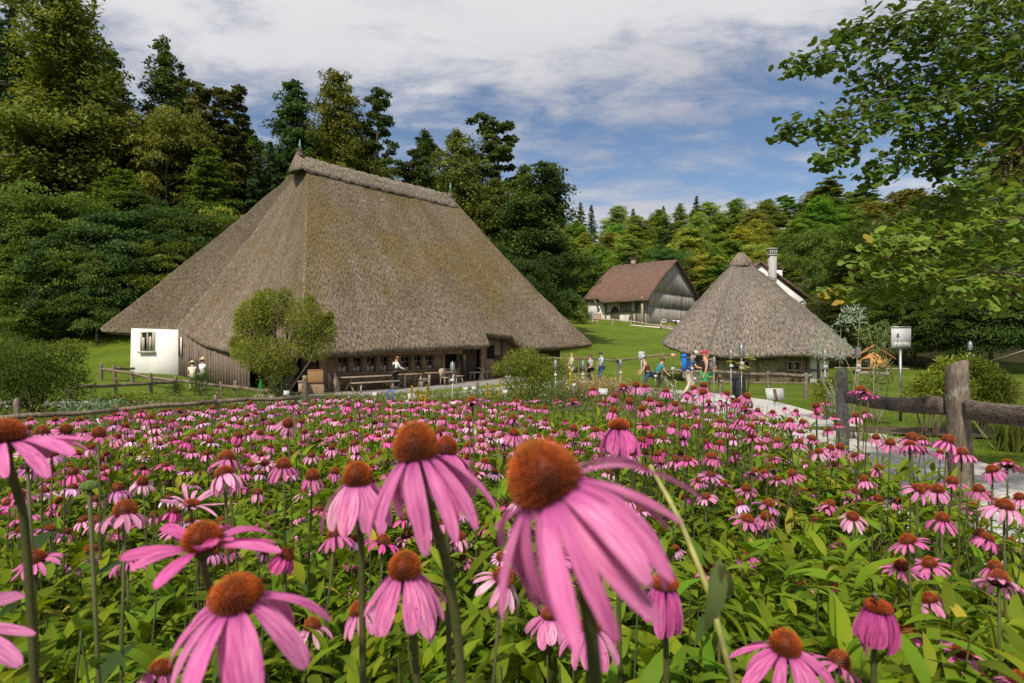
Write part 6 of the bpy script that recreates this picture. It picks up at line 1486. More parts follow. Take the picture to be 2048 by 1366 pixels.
# ------------------------------------------------------------------ furniture of the terrace
def thp(px, i):
    q = (px - 1024) / F; o = A0 + FN * i; return (q * o.y - o.x) / (FD.x - q * FD.y)
RZ = math.atan2(FD.y, FD.x)
def tz(t, i): p = hp(t, i); return g1(p.x, p.y) + .13
def on_terrace(name, label, cat, px, i, group=None):
    t = thp(px, i); p = hp(t, i); return thing(name, label, cat, (p.x, p.y, tz(t, i)), RZ, group), t
def long_table(px0, px1, i, lab):
    o, t0 = on_terrace('trestle_table', lab, 'table', px0, i); L = thp(px1, i) - t0
    for k in range(3):
        b = MB(); b.box((L / 2, (k - 1) * .25, .745), (L, .235, .045)); b.build('top_plank', PALEWOOD, o, bevel=.004)
    for x in (.45, L - .45):
        for s in (-1, 1):
            b = MB(); b.beam((x + .03 * s, -.36 * s, 0), (x + .03 * s, .30 * s, .72), .09, .06); b.build('leg', BEAMWOOD, o)
    for x, s in ((.5, 1), (L - .5, -1)):
        b = MB(); b.tube([(x, 0, .35), (x + s * .75, 0, .70)], [.012, .012], 6); b.build('brace', STEELP, o)
    return o
def bench(px0, px1, i, lab, h=.46, wd=.30, mat=None, splay=.10):
    o, t0 = on_terrace('bench', lab, 'bench', px0, i); L = thp(px1, i) - t0
    b = MB(); b.box((L / 2, 0, h), (L, wd, .05)); b.build('seat', mat or PALEWOOD, o, bevel=.004)
    for x, s in ((min(.5, L * .2), -1), (L - min(.5, L * .2), 1)):
        for y in (-1, 1):
            b = MB(); b.beam((x + s * splay, y * (wd / 2 + .02), 0), (x, y * (wd / 2 - .08), h - .02), .07, .05); b.build('leg', mat or PALEWOOD, o)
        if L > 1.8:
            b = MB(); b.tube([(x, 0, .15), (x - s * .5, 0, h - .04)], [.011, .011], 6); b.build('brace', STEELP, o)
    return o
long_table(684, 790, .25, 'long trestle table with crossed legs under the thatched eave')
bench(704, 797, -.62, 'long pale bench with splayed legs in front of the trestle table')
bench(692, 786, 1.25, 'darker bench along the window wall behind the trestle table', .45, .34, BEAMWOOD)
o, t0 = on_terrace('settle', 'wooden high ended settle left of the trestle table', 'bench', 664, .7); 
b = MB(); b.prism([(0, -.30, 0), (.32, -.30, 0), (.25, -.30, .5), (.02, -.30, 1.0), (-.08, -.30, 1.02)], (0, .06, 0)); b.build('end_panel', PALEWOOD, o)
b = MB(); b.prism([(0, .30, 0), (.32, .30, 0), (.25, .30, .5), (.02, .30, 1.0), (-.08, .30, 1.02)], (0, .06, 0)); b.build('end_panel', PALEWOOD, o)
b = MB(); b.box((.18, .03, .45), (.36, .62, .05)); b.build('seat', PALEWOOD, o)
def table(px0, px1, i, lab):
    o, t0 = on_terrace('table', lab, 'table', px0, i); L = thp(px1, i) - t0
    b = MB(); b.box((L / 2, 0, .76), (L, .72, .055)); b.build('top', BEAMWOOD, o, bevel=.004)
    for x in (.10, L - .12):
        for y in (-.28, .28):
            b = MB(); b.box((x, y, .37), (.10, .10, .74)); b.build('leg', PALEWOOD, o)
    b = MB(); b.beam((.1, -.28, .3), (.1, .28, .3), .05, .07); b.beam((L - .12, -.28, .3), (L - .12, .28, .3), .05, .07); b.build('stretcher', PALEWOOD, o)
    return o
table(800, 838, .1, 'stout wooden table beside the man in the dark waistcoat')
table(850, 904, .35, 'stout wooden table just left of the dark barn doorway')
bench(803, 828, .9, 'short bench between the wall and the waistcoat man table', .45, .28)
bench(838, 858, -.2, 'short bench at the right end of the waistcoat man table', .45, .28)
bench(854, 884, 1.2, 'bench against the wall behind the doorway table', .46, .3, BEAMWOOD)
bench(908, 924, .2, 'small bench end in front of the barn doorway', .46, .30)
def chair(px, i, lab):
    o, t = on_terrace('chair', lab, 'chair', px, i); b = MB(); b.box((0, 0, .45), (.42, .42, .045)); b.build('seat', PALEWOOD, o)
    for x in (-.17, .17):
        for y in (-.17, .17):
            b = MB(); b.beam((x * 1.15, y * 1.15, 0), (x, y, .44), .045, .045); b.build('leg', PALEWOOD, o)
    b = MB(); b.prism([(-.20, .2, .46), (.20, .2, .46), (.24, .26, .9), (.1, .27, .98), (-.1, .27, .98), (-.24, .26, .9)], (0, .03, 0)); b.build('backrest', PALEWOOD, o)
chair(890, -.42, 'low wooden chair in front of the doorway table')
chair(893, 1.0, 'pale backed chair in the shade of the doorway')
# shaving bench (four splayed legs, thick plank, head block)
o, t0 = on_terrace('shaving_bench', 'four legged carving bench with a block on top before the barn door', 'bench', 938, 1.1)
L = thp(978, 1.1) - t0; b = MB(); b.box((L / 2, 0, .55), (L, .26, .07)); b.build('seat', PALEWOOD, o)
for x, s in ((.25, -1), (.45, -1), (L - .35, 1), (L - .15, 1)):
    b = MB(); b.beam((x + s * .12, .15 * (1 if x in (.25, L - .15) else -1), 0), (x, 0, .54), .055, .055); b.build('leg', PALEWOOD, o)
b = MB(); b.box((L * .60, 0, .25), (.34, .26, .5), taper=.7); b.box((L * .60, 0, .06), (.5, .34, .10)); b.build('pedestal', PALEWOOD, o)
b = MB(); b.beam((L * .42, 0, .85), (L * .72, 0, .66), .2, .06); b.box((L * .66, 0, .68), (.22, .2, .18)); b.build('clamp_head', PALEWOOD, o)
# rake and broom leaning on the barn door
for px, lab, kind in ((920, 'long pale rake handle leaning on the dark barn door', 'r'), (932, 'straw broom standing upside down on the dark barn door', 'b')):
    o, t = on_terrace('broom' if kind == 'b' else 'rake', lab, 'tool', px, 1.85)
    b = MB(); b.tube([(0, 0, 0), (.10, .25, 1.75)] if kind == 'r' else [(0, 0, 0), (.03, .22, 1.35)], [.022, .02], 7); b.build('handle', PALEWOOD, o)
    if kind == 'b':
        b = MB(); b.lathe([(.03, 0), (.10, .12), (.16, .32), (.13, .44), (.05, .48)], (.03, .22, 1.25), 10); b.build('bristles', pmat('broom_straw', (.40, .25, .09), (.52, .34, .13), scale=8, stretch=(4, 4, .5), rough=.9, fine=40), o, True)
    else:
        b = MB(); b.beam((-.05, .26, 1.75), (.28, .26, 1.72), .05, .05); b.build('head', PALEWOOD, o)
# wicker hamper on a chest, wooden nest box
o, t = on_terrace('wicker_hamper', 'square orange brown wicker hamper tilted on a dark chest by the corner post', 'basket', 631, -.1); o.location.z += .50
wick, tt_ = newmat('wicker'); co = N(tt_, 'ShaderNodeTexCoord').outputs['Object']; bk = N(tt_, 'ShaderNodeTexBrick', {'Vector': N(tt_, 'ShaderNodeMapping', {'Vector': co, 'Rotation': (R(90), 0, 0)}).outputs[0], 'Color1': (.42, .25, .11, 1), 'Color2': (.34, .19, .08, 1), 'Mortar': (.13, .07, .03, 1), 'Scale': 6.0, 'Mortar Size': .03})
finish(tt_, bk.outputs['Color'], .8, N(tt_, 'ShaderNodeBump', {'Strength': .8, 'Distance': .02, 'Height': bk.outputs['Fac']}).outputs[0])
b = MB(); b.box((0, 0, .32), (.74, .45, .62), rx=R(-8), rz=-.5); b.build('basket', wick, o, bevel=.05); b = MB(); b.box((0, .03, .65), (.70, .42, .05), rx=R(-8), rz=-.5); b.build('lid', wick, o, bevel=.02)
o, t = on_terrace('chest', 'dark wooden chest under the wicker hamper', 'chest', 631, -.1); b = MB(); b.box((0, 0, .25), (.80, .55, .48), rz=-.5); b.build('body', BEAMWOOD, o, bevel=.01); b = MB(); b.box((0, 0, .505), (.82, .57, .03), rz=-.5); b.build('lid', DARKWOOD, o)
o, t = on_terrace('nest_box', 'upright wooden nest box with a round hole left of the chest', 'box', 605, -.3); b = MB(); b.box((0, 0, .30), (.34, .34, .62), rz=-.6); b.build('body', BEAMWOOD, o); b = MB(); b.box((0, 0, .63), (.42, .42, .04), rz=-.6, rx=.1); b.build('roof', OLDWOOD, o); b = MB(); b.ball(tuple(Matrix.Rotation(-.6, 3, 'Z') @ Vector((.02, -.172, .40))), (.045, .02, .045), 10, 6); b.build('hole', VOID, o, True)
# garden fork with blue D grip
p = at(783, 838, 12.5); o = thing('garden_fork', 'garden fork with a blue loop handle stuck upright in the bed', 'tool', tuple(p)); s = 12.5 / F
bl = pmat('blue_paint', (.07, .13, .42), (.09, .16, .48), rough=.4, bump=0)
b = MB(); b.tube([(3 * s, 0, -20 * s), (0, 0, 0), (-1.5 * s, 0, 38 * s)], [.016, .016, .015], 8); b.build('shaft', pmat('orange_ash', (.42, .24, .09), (.5, .3, .12), rough=.5), o, True)
b = MB(); c = Vector((-1.7 * s, 0, 46 * s)); b.tube([c + Vector((-.01, 0, -.09)), c + Vector((-.07, 0, .02)), c + Vector((-.07, 0, .10)), c + Vector((.07, 0, .12)), c + Vector((.06, 0, .02)), c + Vector((.012, 0, -.09))], [.018] * 6, 8); b.tube([c + Vector((0, 0, -.13)), c + Vector((0, 0, -.07))], [.02, .02], 8); b.build('grip', bl, o, True)
# green bottle shaped pin on a stake
p = at(521, 778, 24); o = thing('green_bottle', 'bright green bottle shaped pin standing by the round bush', 'bottle', tuple(p)); s = 24 / F
b = MB(); b.lathe([(3.6 * s, 0), (4.0 * s, 4 * s), (3.2 * s, 10 * s), (1.5 * s, 14 * s), (2.0 * s, 17.5 * s), (1.2 * s, 19.5 * s)], (0, 0, 0), 12); b.build('body', pmat('green_plastic', (.03, .42, .06), (.04, .5, .08), rough=.35, bump=0), o, True); b = MB(); b.tube([(0, 0, 0), (0, 0, -.8)], [.02, .02], 6); b.build('stake', OLDWOOD, o)
# roof height of the bottle is held by its stake

# ------------------------------------------------------------------ people
SKIN = pmat('skin', (.50, .29, .20), (.58, .35, .25), rough=.55, bump=0, fineamt=.08)
def cloth(name, c, var=1.25): return pmat('cloth_' + name, c, tuple(min(1, q * var) for q in c), scale=6, rough=.85, bump=.15, fine=60, fineamt=.12)
def skin_obj(name, V, Eg, Rd, mat, parent, root=0, sub=1):
    me = bpy.data.meshes.new(name); me.from_pydata([tuple(v) for v in V], Eg, []); me.materials.append(mat)
    o = bpy.data.objects.new(name, me); COL.objects.link(o); o.parent = parent
    m = o.modifiers.new('skin', 'SKIN'); m.use_smooth_shade = True
    sv = me.skin_vertices[0].data
    for i, r in enumerate(Rd):
        sv[i].radius = (r, r) if not hasattr(r, '__len__') else r
        sv[i].use_root = (i == root)
    s = o.modifiers.new('sub', 'SUBSURF'); s.levels = sub; s.render_levels = sub
    return o
def person(label, pos, yaw, top, legs, H=1.72, bend=0.0, arms=((-.15, .1, .25), (-.15, .1, .25)), stride=.0, cap=None, hair=(.08, .05, .03), sleeve='short', shorts=False, crouch=0.0, look=0.0, shoes=(.06, .05, .05), waist=None, group='visitors of the museum'):
    """figure facing local +x at height H; arms = (forward, out, elbow bend) for both sides"""
    o = thing('person', label, 'person', tuple(pos), yaw, group)
    k = H / 1.72; hipz = (.90 - crouch) * k
    sb, cb = math.sin(bend), math.cos(bend)
    def T(f, s, h): return Vector((f * cb + (h) * sb, s, hipz + h * cb - f * sb)) if True else None   # torso frame bent forward at the hip
    J = {'pel': Vector((0, 0, hipz)), 'spi': T(.01, 0, .22 * k), 'che': T(.01, 0, .42 * k), 'nec': T(.0, 0, .555 * k)}
    hd = bend * .6 + look
    n = J['nec']; hv = Vector((math.sin(hd), 0, math.cos(hd))); hf = Vector((math.cos(hd), 0, -math.sin(hd)))
    J['hd0'] = n + hv * .10 * k + hf * .015; J['hd1'] = n + hv * .20 * k + hf * .02; J['hd2'] = n + hv * .285 * k + hf * .005
    J['nose'] = J['hd1'] + hf * .095 * k - hv * .01; J['chin'] = J['hd0'] + hf * .06 * k + hv * .01
    names = list(J); V = [J[q] for q in names]; Rd = [.115, .10, .115, .055, .068, .082, .055, .014, .035]
    ix = {q: i for i, q in enumerate(names)}
    Eg = [(0, 1), (1, 2), (2, 3), (3, 4), (4, 5), (5, 6), (5, ix['nose']), (4, ix['chin'])]
    def add(p, r, par): V.append(p); Rd.append(r); Eg.append((par, len(V) - 1)); return len(V) - 1
    armp = []
    for s, (fw, out, el) in zip((1, -1), arms):
        sh = T(0, s * .175 * k, .50 * k); a = add(sh, .052, 2)
        d = Vector((math.sin(fw), s * math.sin(out), -math.cos(fw))).normalized(); e = sh + d * .29 * k; ei = add(e, .040, a)
        d2 = Vector((math.sin(fw + el), s * math.sin(out * .3), -math.cos(fw + el))).normalized(); w = e + d2 * .25 * k; wi = add(w, .027, ei)
        h = w + d2 * .085 * k; hi_ = add(h, (.022, .036), wi); sd = Vector((0, 1, 0))
        for q, (off, ln) in enumerate(((-.026, .060), (-.009, .075), (.009, .078), (.026, .068))): 
            f1_ = add(h + d2 * ln * .55 * k + sd * off, .0085, hi_); add(h + (d2 * .8 + Vector((.25, 0, .05))) * ln * k + sd * off, .0075, f1_)
        add(w + d2 * .06 * k + Vector((.035, s * -.02, 0)), .009, wi)
        armp.append((sh, e, w, h))
    legp = []
    for s in (1, -1):
        h = Vector((0, s * .09 * k, hipz - .04 * k)); hi_ = add(h, .088, 0)
        fw = stride * s; L1 = .41 * k; L2 = .42 * k; ank = Vector((.86 * k * math.sin(fw) * .55, s * .10 * k, .085 * k))
        mid = (h + ank) / 2; gap = (L1 + L2) ** 2 - (h - ank).length ** 2; kn = mid + Vector((max(.02, math.sqrt(max(0, gap)) / 2), 0, 0))
        ki = add(kn, .060, hi_); ai = add(ank, .040, ki); hl = add(ank + Vector((-.03, 0, -.055)), .035, ai); add(ank + Vector((.16 * k, s * .02, -.06)), (.03, .04), ai)
        legp.append((h, kn, ank))
    skin_obj('body', V, Eg, Rd, SKIN, o)
    # shirt
    tv = [J['pel'] + Vector((0, 0, -.02)), J['spi'], J['che'], T(0, 0, .515 * k)]; tr = [.155, .142, .160, .088]; te = [(0, 1), (1, 2), (2, 3)]
    for (sh, e, w, h), s in zip(armp, (1, -1)):
        if sleeve == 'none': continue
        tv.append(sh); tr.append(.068); te.append((2, len(tv) - 1)); tv.append(sh.lerp(e, .62) if sleeve == 'short' else e); tr.append(.064 if sleeve == 'short' else .055); te.append((len(tv) - 2, len(tv) - 1))
        if sleeve == 'long': tv.append(w); tr.append(.040); te.append((len(tv) - 2, len(tv) - 1))
    skin_obj('shirt', tv, te, tr, top, o)
    lv = [J['pel'] + Vector((0, 0, .03))]; lr = [.160]; le = []
    for (h, kn, ank) in legp:
        lv.append(h); lr.append(.108); le.append((0, len(lv) - 1)); lv.append(kn if not shorts else h.lerp(kn, .95)); lr.append(.080); le.append((len(lv) - 2, len(lv) - 1))
        if not shorts: lv.append(ank + Vector((0, 0, .02))); lr.append(.060); le.append((len(lv) - 2, len(lv) - 1))
    skin_obj('trousers', lv, le, lr, legs, o)
    b = MB()
    for h, kn, ank in legp: b.ball(ank + Vector((.06, 0, -.045)), (.14, .05, .045), 10, 6)
    b.build('shoes', cloth('shoe%d' % int(shoes[0] * 100), shoes), o, True)
    rot = Matrix((hf, Vector((0, 1, 0)), hv)).transposed()
    if hair is not None:
        b = MB(); b.ball(J['hd1'] - hf * .022 + hv * .035, (.098, .092, .105), 12, 8, rot); b.build('hair', cloth('hair%d' % int(sum(hair) * 100), hair), o, True)
    b = MB()
    for s in (1, -1): b.ball(J['hd1'] + hf * .088 * k + Vector((0, s * .032, .012)), .011, 6, 4)
    b.build('eye', IRON, o, True)
    if cap:
        kind, c = cap; b = MB(); m = cloth('hat_%s_%d_%d' % (kind, int(c[0] * 999), int(c[1] * 999)), c); ctr = J['hd1'] + hv * .055
        if kind == 'cap': b.ball(ctr, (.112, .105, .095), 12, 8, rot); b.ball(ctr + hf * .125 - hv * .005, (.085, .075, .012), 10, 5, rot)
        else: b.ball(ctr + hv * .02, (.11, .10, .10), 12, 8, rot); b.ball(ctr - hv * .01, (.22, .20, .018), 14, 5, rot)
        hat = b.build('hat', m, o, True)
        if kind == 'straw':
            b = MB(); b.ball(ctr + hv * .005, (.118, .108, .028), 12, 6, rot); b.build('hat_band', IRON, o, True)
    o['_j'] = 0
    return o, J, T, armp
def backpack(label, o, J, T, m1, m2, h=.56, w=.34):
    loc = o.matrix_basis @ T(-.24, 0, .28)
    q = thing('backpack', label, 'backpack', tuple(loc), o.rotation_euler.z)
    b = MB(); b.ball((0, 0, 0), (.135, w / 2, h / 2), 12, 10); b.build('pack', m1, q, True)
    b = MB(); b.ball((-.08, 0, -.05), (.10, w / 2 * .75, h / 2 * .55), 12, 8); b.build('pocket', m2, q, True)
    b = MB(); b.ball((.0, 0, h / 2 - .02), (.12, w / 2 * .9, .09), 12, 8); b.build('lid', m1, q, True)
    for s in (-1, 1):
        b = MB(); b.tube([(.08, s * .11, .22), (.20, s * .13, .24), (.30, s * .13, .12), (.27, s * .15, -.08), (.10, s * .14, -.18)], [.018] * 5, 6); b.build('strap', m2, q, True)
    return q
def stand(px, d, pyhead=None):
    x = (px - 1024) / F * d; return (x, d, g1(x, d) + .03)
NAVY = cloth('navy_blue', (.020, .060, .22)); BEIGE = cloth('beige', (.50, .42, .33)); BLACK = cloth('black', (.022, .018, .018)); GREENT = cloth('bright_green', (.02, .30, .10)); SAGE = cloth('sage', (.40, .42, .30)); KHAKI = cloth('khaki', (.38, .36, .28)); GREYT = cloth('grey', (.30, .29, .29)); DBLUE = cloth('denim', (.035, .065, .14)); LBLUE = cloth('pale_blue', (.33, .42, .56))
WAIST = cloth('dark_waistcoat', (.02, .018, .024)); WHITEC = cloth('white', (.72, .72, .72), 1.1); TEAL = cloth('teal', (.04, .20, .22)); WINE = cloth('wine', (.10, .02, .03)); PINKC = cloth('pink', (.6, .25, .32))
a = person('man in navy T shirt and beige trousers leaning forward under a blue backpack', stand(1375, 23), R(-8), NAVY, BEIGE, 1.76, bend=.33, arms=((.1, .05, .35), (.45, .1, .9)), stride=.30, cap=('cap', (.42, .40, .37)), look=.25)
bp1 = backpack('large bright blue and olive hiking backpack', *a[:3], cloth('bright_blue', (.015, .13, .42)), cloth('olive', (.15, .15, .06)), .62, .36)
b_ = person('woman in red cap, black sleeveless top and green trousers facing the backpack man', stand(1412, 22.4), R(184), BLACK, GREENT, 1.70, bend=.06, arms=((.12, .08, .2), (-.05, .1, .15)), stride=.12, cap=('cap', (.42, .03, .06)), hair=(.30, .13, .06), sleeve='none')
backpack('grey daypack with red panel worn by the woman in the red cap', *b_[:3], cloth('dark_grey', (.12, .13, .13)), cloth('coral', (.55, .12, .10)), .46, .30)
b = MB(); hp_ = b_[1]['hd0']; b.ball(hp_ + Vector((-.10, 0, .02)), (.07, .08, .16), 10, 8); q_ = b.build('hair', cloth('hair48', (.30, .13, .06)), b_[0], True)
person('bald man in pale green T shirt and khaki trousers walking left', stand(1144, 36.0), R(200), SAGE, KHAKI, 1.78, arms=((.35, .1, .9), (.3, .1, .8)), stride=.15, hair=None)
w_ = person('woman with sunglasses, grey top and black legs between the two men', stand(1181, 35.5), R(215), GREYT, BLACK, 1.64, arms=((.2, .1, .9), (.1, .1, .4)), hair=(.10, .06, .04))
b = MB(); b.box(tuple(w_[1]['hd1'] + Vector((.088, 0, .012))), (.02, .13, .035)); b.build('sunglasses', IRON, w_[0])
m_ = person('man in pale blue shirt, dark flat cap and jeans looking at his hands', stand(1203, 36), R(205), LBLUE, DBLUE, 1.80, arms=((.45, .12, 1.2), (.1, .25, .3)), stride=.08, cap=('cap', (.045, .05, .06)), look=.25)
b = MB(); b.tube([tuple(m_[2](.13, .10, .48)), tuple(m_[2](.16, 0, .25)), tuple(m_[2](.13, -.16, -.02)), tuple(m_[2](-.05, -.2, -.06))], [.016] * 4, 6); b.build('bag_strap', BLACK, m_[0])
o_ = thing('shoulder_bag', 'black shoulder bag hanging in front of the woman with sunglasses', 'bag', tuple(w_[0].matrix_basis @ Vector((.2, .02, 1.0)))); b = MB(); b.box((0, 0, 0), (.16, .26, .28)); b.build('pouch', BLACK, o_, bevel=.04); b = MB(); b.tube([(0, -.1, .12), (-.08, -.06, .42), (-.12, .1, .45), (0, .1, .12)], [.012] * 4, 5); b.build('strap', BLACK, o_)
t_ = thp(790, .15); p_ = hp(t_, -.45); px_ = stand(790, 32.6)
vm = person('man in dark waistcoat, white shirt and reddish hat standing at the farmhouse table', (px_[0], px_[1], px_[2] + .12), R(45), WHITEC, WAIST, 1.72, bend=.10, arms=((.3, .1, .6), (.55, .1, .7)), sleeve='long', cap=('cap', (.30, .09, .05)), look=.3)
skin_obj('waistcoat', [vm[1]['pel'], vm[1]['spi'], vm[1]['che'], vm[2](0, 0, .50)], [(0, 1), (1, 2), (2, 3)], [.168, .156, .172, .10], WAIST, vm[0])
person('visitor with blue and white cap and wine red top bending over the herb beds', stand(1297, 27), R(170), WINE, DBLUE, 1.62, bend=.35, arms=((.2, .1, .5), (.3, .1, .6)), cap=('cap', (.30, .42, .60)), crouch=.02, sleeve='none')
person('visitor in a teal top stooping right of the wine red visitor', stand(1312, 27.5), R(10), TEAL, BLACK, 1.60, bend=.5, arms=((.3, .1, .3), (.4, .1, .4)), crouch=.08, hair=(.10, .06, .04))
person('gardener in a straw hat and white shirt seen from behind at the boarded wall', stand(405, 31.5), R(75), WHITEC, KHAKI, 1.66, arms=((.3, .1, .8), (.3, .1, .8)), cap=('straw', (.62, .50, .32)), hair=(.30, .22, .13))
person('gardener in a pale headscarf stooping left of the straw hat', stand(385, 32.0), R(120), cloth('linen', (.6, .54, .44)), KHAKI, 1.60, bend=.5, crouch=.1, arms=((.3, .1, .3), (.3, .1, .3)), cap=('scarf', (.62, .55, .46)))
for px, d, top, lg, yaw, lab in ((1162, 106, WHITEC, DBLUE, 30, 'tiny far visitor in white under the small round tree'), (1167, 106.5, PINKC, BLACK, 200, 'tiny far visitor in pink under the small round tree'), (1174, 107, DBLUE, BLACK, 90, 'tiny far visitor in dark blue right of the pink one'),
                                 (1186, 104, GREYT, BEIGE, 120, 'tiny far visitor in grey near the barn corner'), (1191, 103, WHITEC, KHAKI, 10, 'tiny far visitor in white crouching near the barn corner')):
    person(lab, stand(px, d), R(yaw), top, lg, 1.7 if 'crouch' not in lab else 1.5)

# ------------------------------------------------------------------ pushchair, cow, red frame
def pushchair():
    d = 17.5; x = (1478 - 1024) / F * d; o = thing('pushchair', 'black pushchair seen from behind on the lawn edge below the tallest lantern', 'pushchair', (x, d, g1(x, d)), R(8))
    blk = pmat('black_fabric', (.015, .014, .018), (.03, .028, .034), rough=.8, scale=8, bump=.3); fr = pmat('black_frame', (.02, .02, .02), (.03, .03, .03), rough=.4, bump=0)
    b = MB(); b.ball((0, .0, .62), (.20, .16, .34), 14, 10); b.build('seat_back', blk, o, True)
    b = MB(); b.ball((0, .12, .88), (.21, .24, .14), 14, 8); b.build('canopy', blk, o, True)
    b = MB(); b.box((0, .02, .22), (.38, .36, .18)); b.build('basket', blk, o, bevel=.05)
    b = MB(); b.tube([(-.21, -.12, .55), (-.215, -.20, .95), (-.19, -.24, 1.06), (0, -.25, 1.085), (.19, -.24, 1.06), (.215, -.20, .95), (.21, -.12, .55)], [.016] * 7, 8); b.build('handle', fr, o, True)
    for sx in (-1, 1):
        b = MB(); b.tube([(sx * .215, -.14, .62), (sx * .23, .05, .35), (sx * .24, -.15, .12)], [.014] * 3, 6); b.build('frame', fr, o, True)
        for y, r in ((-.17, .12), (.30, .09)):
            b = MB(); b.tube([(sx * .26 - .02, y, r), (sx * .26 + .02, y, r)], [r, r], 16); w = b.build('wheel', fr, o)
            b = MB(); b.tube([(sx * .26 - .023, y, r), (sx * .26 + .023, y, r)], [r * .45, r * .45], 10); b.build('hub', GREYPLATE, w)
pushchair()
def cow():
    d = 100; x = (1362 - 1024) / F * d; o = thing('cow', 'black and white cow standing at the barn gable', 'cow', (x, d, g1(x, d)), R(175))
    m, t = newmat('cow_hide'); co = N(t, 'ShaderNodeTexCoord').outputs['Object']; n = N(t, 'ShaderNodeTexNoise', {'Vector': co, 'Scale': 1.6, 'Detail': 1}).outputs[0]
    finish(t, MIX(t, SMOOTH(t, n, .49, .53), (.02, .018, .016), (.7, .68, .64)), .8)
    V = [(-.75, 0, 1.2), (-.3, 0, 1.18), (.25, 0, 1.18), (.7, 0, 1.22), (1.05, 0, 1.35), (1.3, 0, 1.42), (1.62, 0, 1.22)]; Rd = [.26, .36, .37, .30, .19, .15, .09]; E = [(i, i + 1) for i in range(6)]
    def add(p, r, par): V.append(p); Rd.append(r); E.append((par, len(V) - 1)); return len(V) - 1
    for sy in (-1, 1):
        a = add((.62, sy * .18, .85), .13, 3); a = add((.64, sy * .18, .45), .065, a); a = add((.62, sy * .18, .1), .05, a); add((.68, sy * .18, .03), .06, a)
        a = add((-.68, sy * .2, .88), .16, 0); a = add((-.60, sy * .2, .62), .09, a); a = add((-.78, sy * .2, .42), .06, a); a = add((-.74, sy * .2, .08), .05, a); add((-.68, sy * .2, .03), .06, a)
        add((1.26, sy * .22, 1.48), .045, 5)
    a = add((-.98, 0, 1.15), .03, 0); add((-1.02, 0, .6), .03, a)
    skin_obj('body', V, E, Rd, m, o, 1)
    b = MB(); b.ball((-.35, 0, .80), (.18, .15, .14), 10, 6); b.build('udder', SKIN, o, True)
    for sy in (-1, 1):
        b = MB(); b.tube([(1.3, sy * .1, 1.55), (1.36, sy * .22, 1.66), (1.42, sy * .24, 1.78)], [.03, .022, .006], 6); b.build('horn', PALEWOOD, o, True)
cow()
d = 99; x = (1328 - 1024) / F * d; o = thing('hay_rack', 'red metal hay rack with white arched top in front of the barn gable', 'rack', (x, d, g1(x, d)))
rd = pmat('red_metal', (.40, .045, .03), (.46, .06, .04), rough=.5, bump=0)
for xx in (-.5, .5):
    b = MB(); b.tube([(xx, 0, 0), (xx, 0, 1.1)], [.05, .05], 6); b.build('leg', rd, o)
b = MB(); b.tube([(-.5, 0, .55), (.5, 0, .55)], [.04, .04], 6); b.tube([(-.5, 0, .2), (.5, 0, .2)], [.04, .04], 6); b.build('bar', rd, o)
b = MB(); b.tube([(.5 * math.cos(q), 0, 1.1 + .42 * math.sin(q)) for q in np.linspace(0, math.pi, 11)], .07, 6); b.prism([(-.42, -.02, .95), (.42, -.02, .95), (.36, -.02, 1.25), (-.36, -.02, 1.25)], (0, .04, 0)); b.build('arch', WHITE, o)
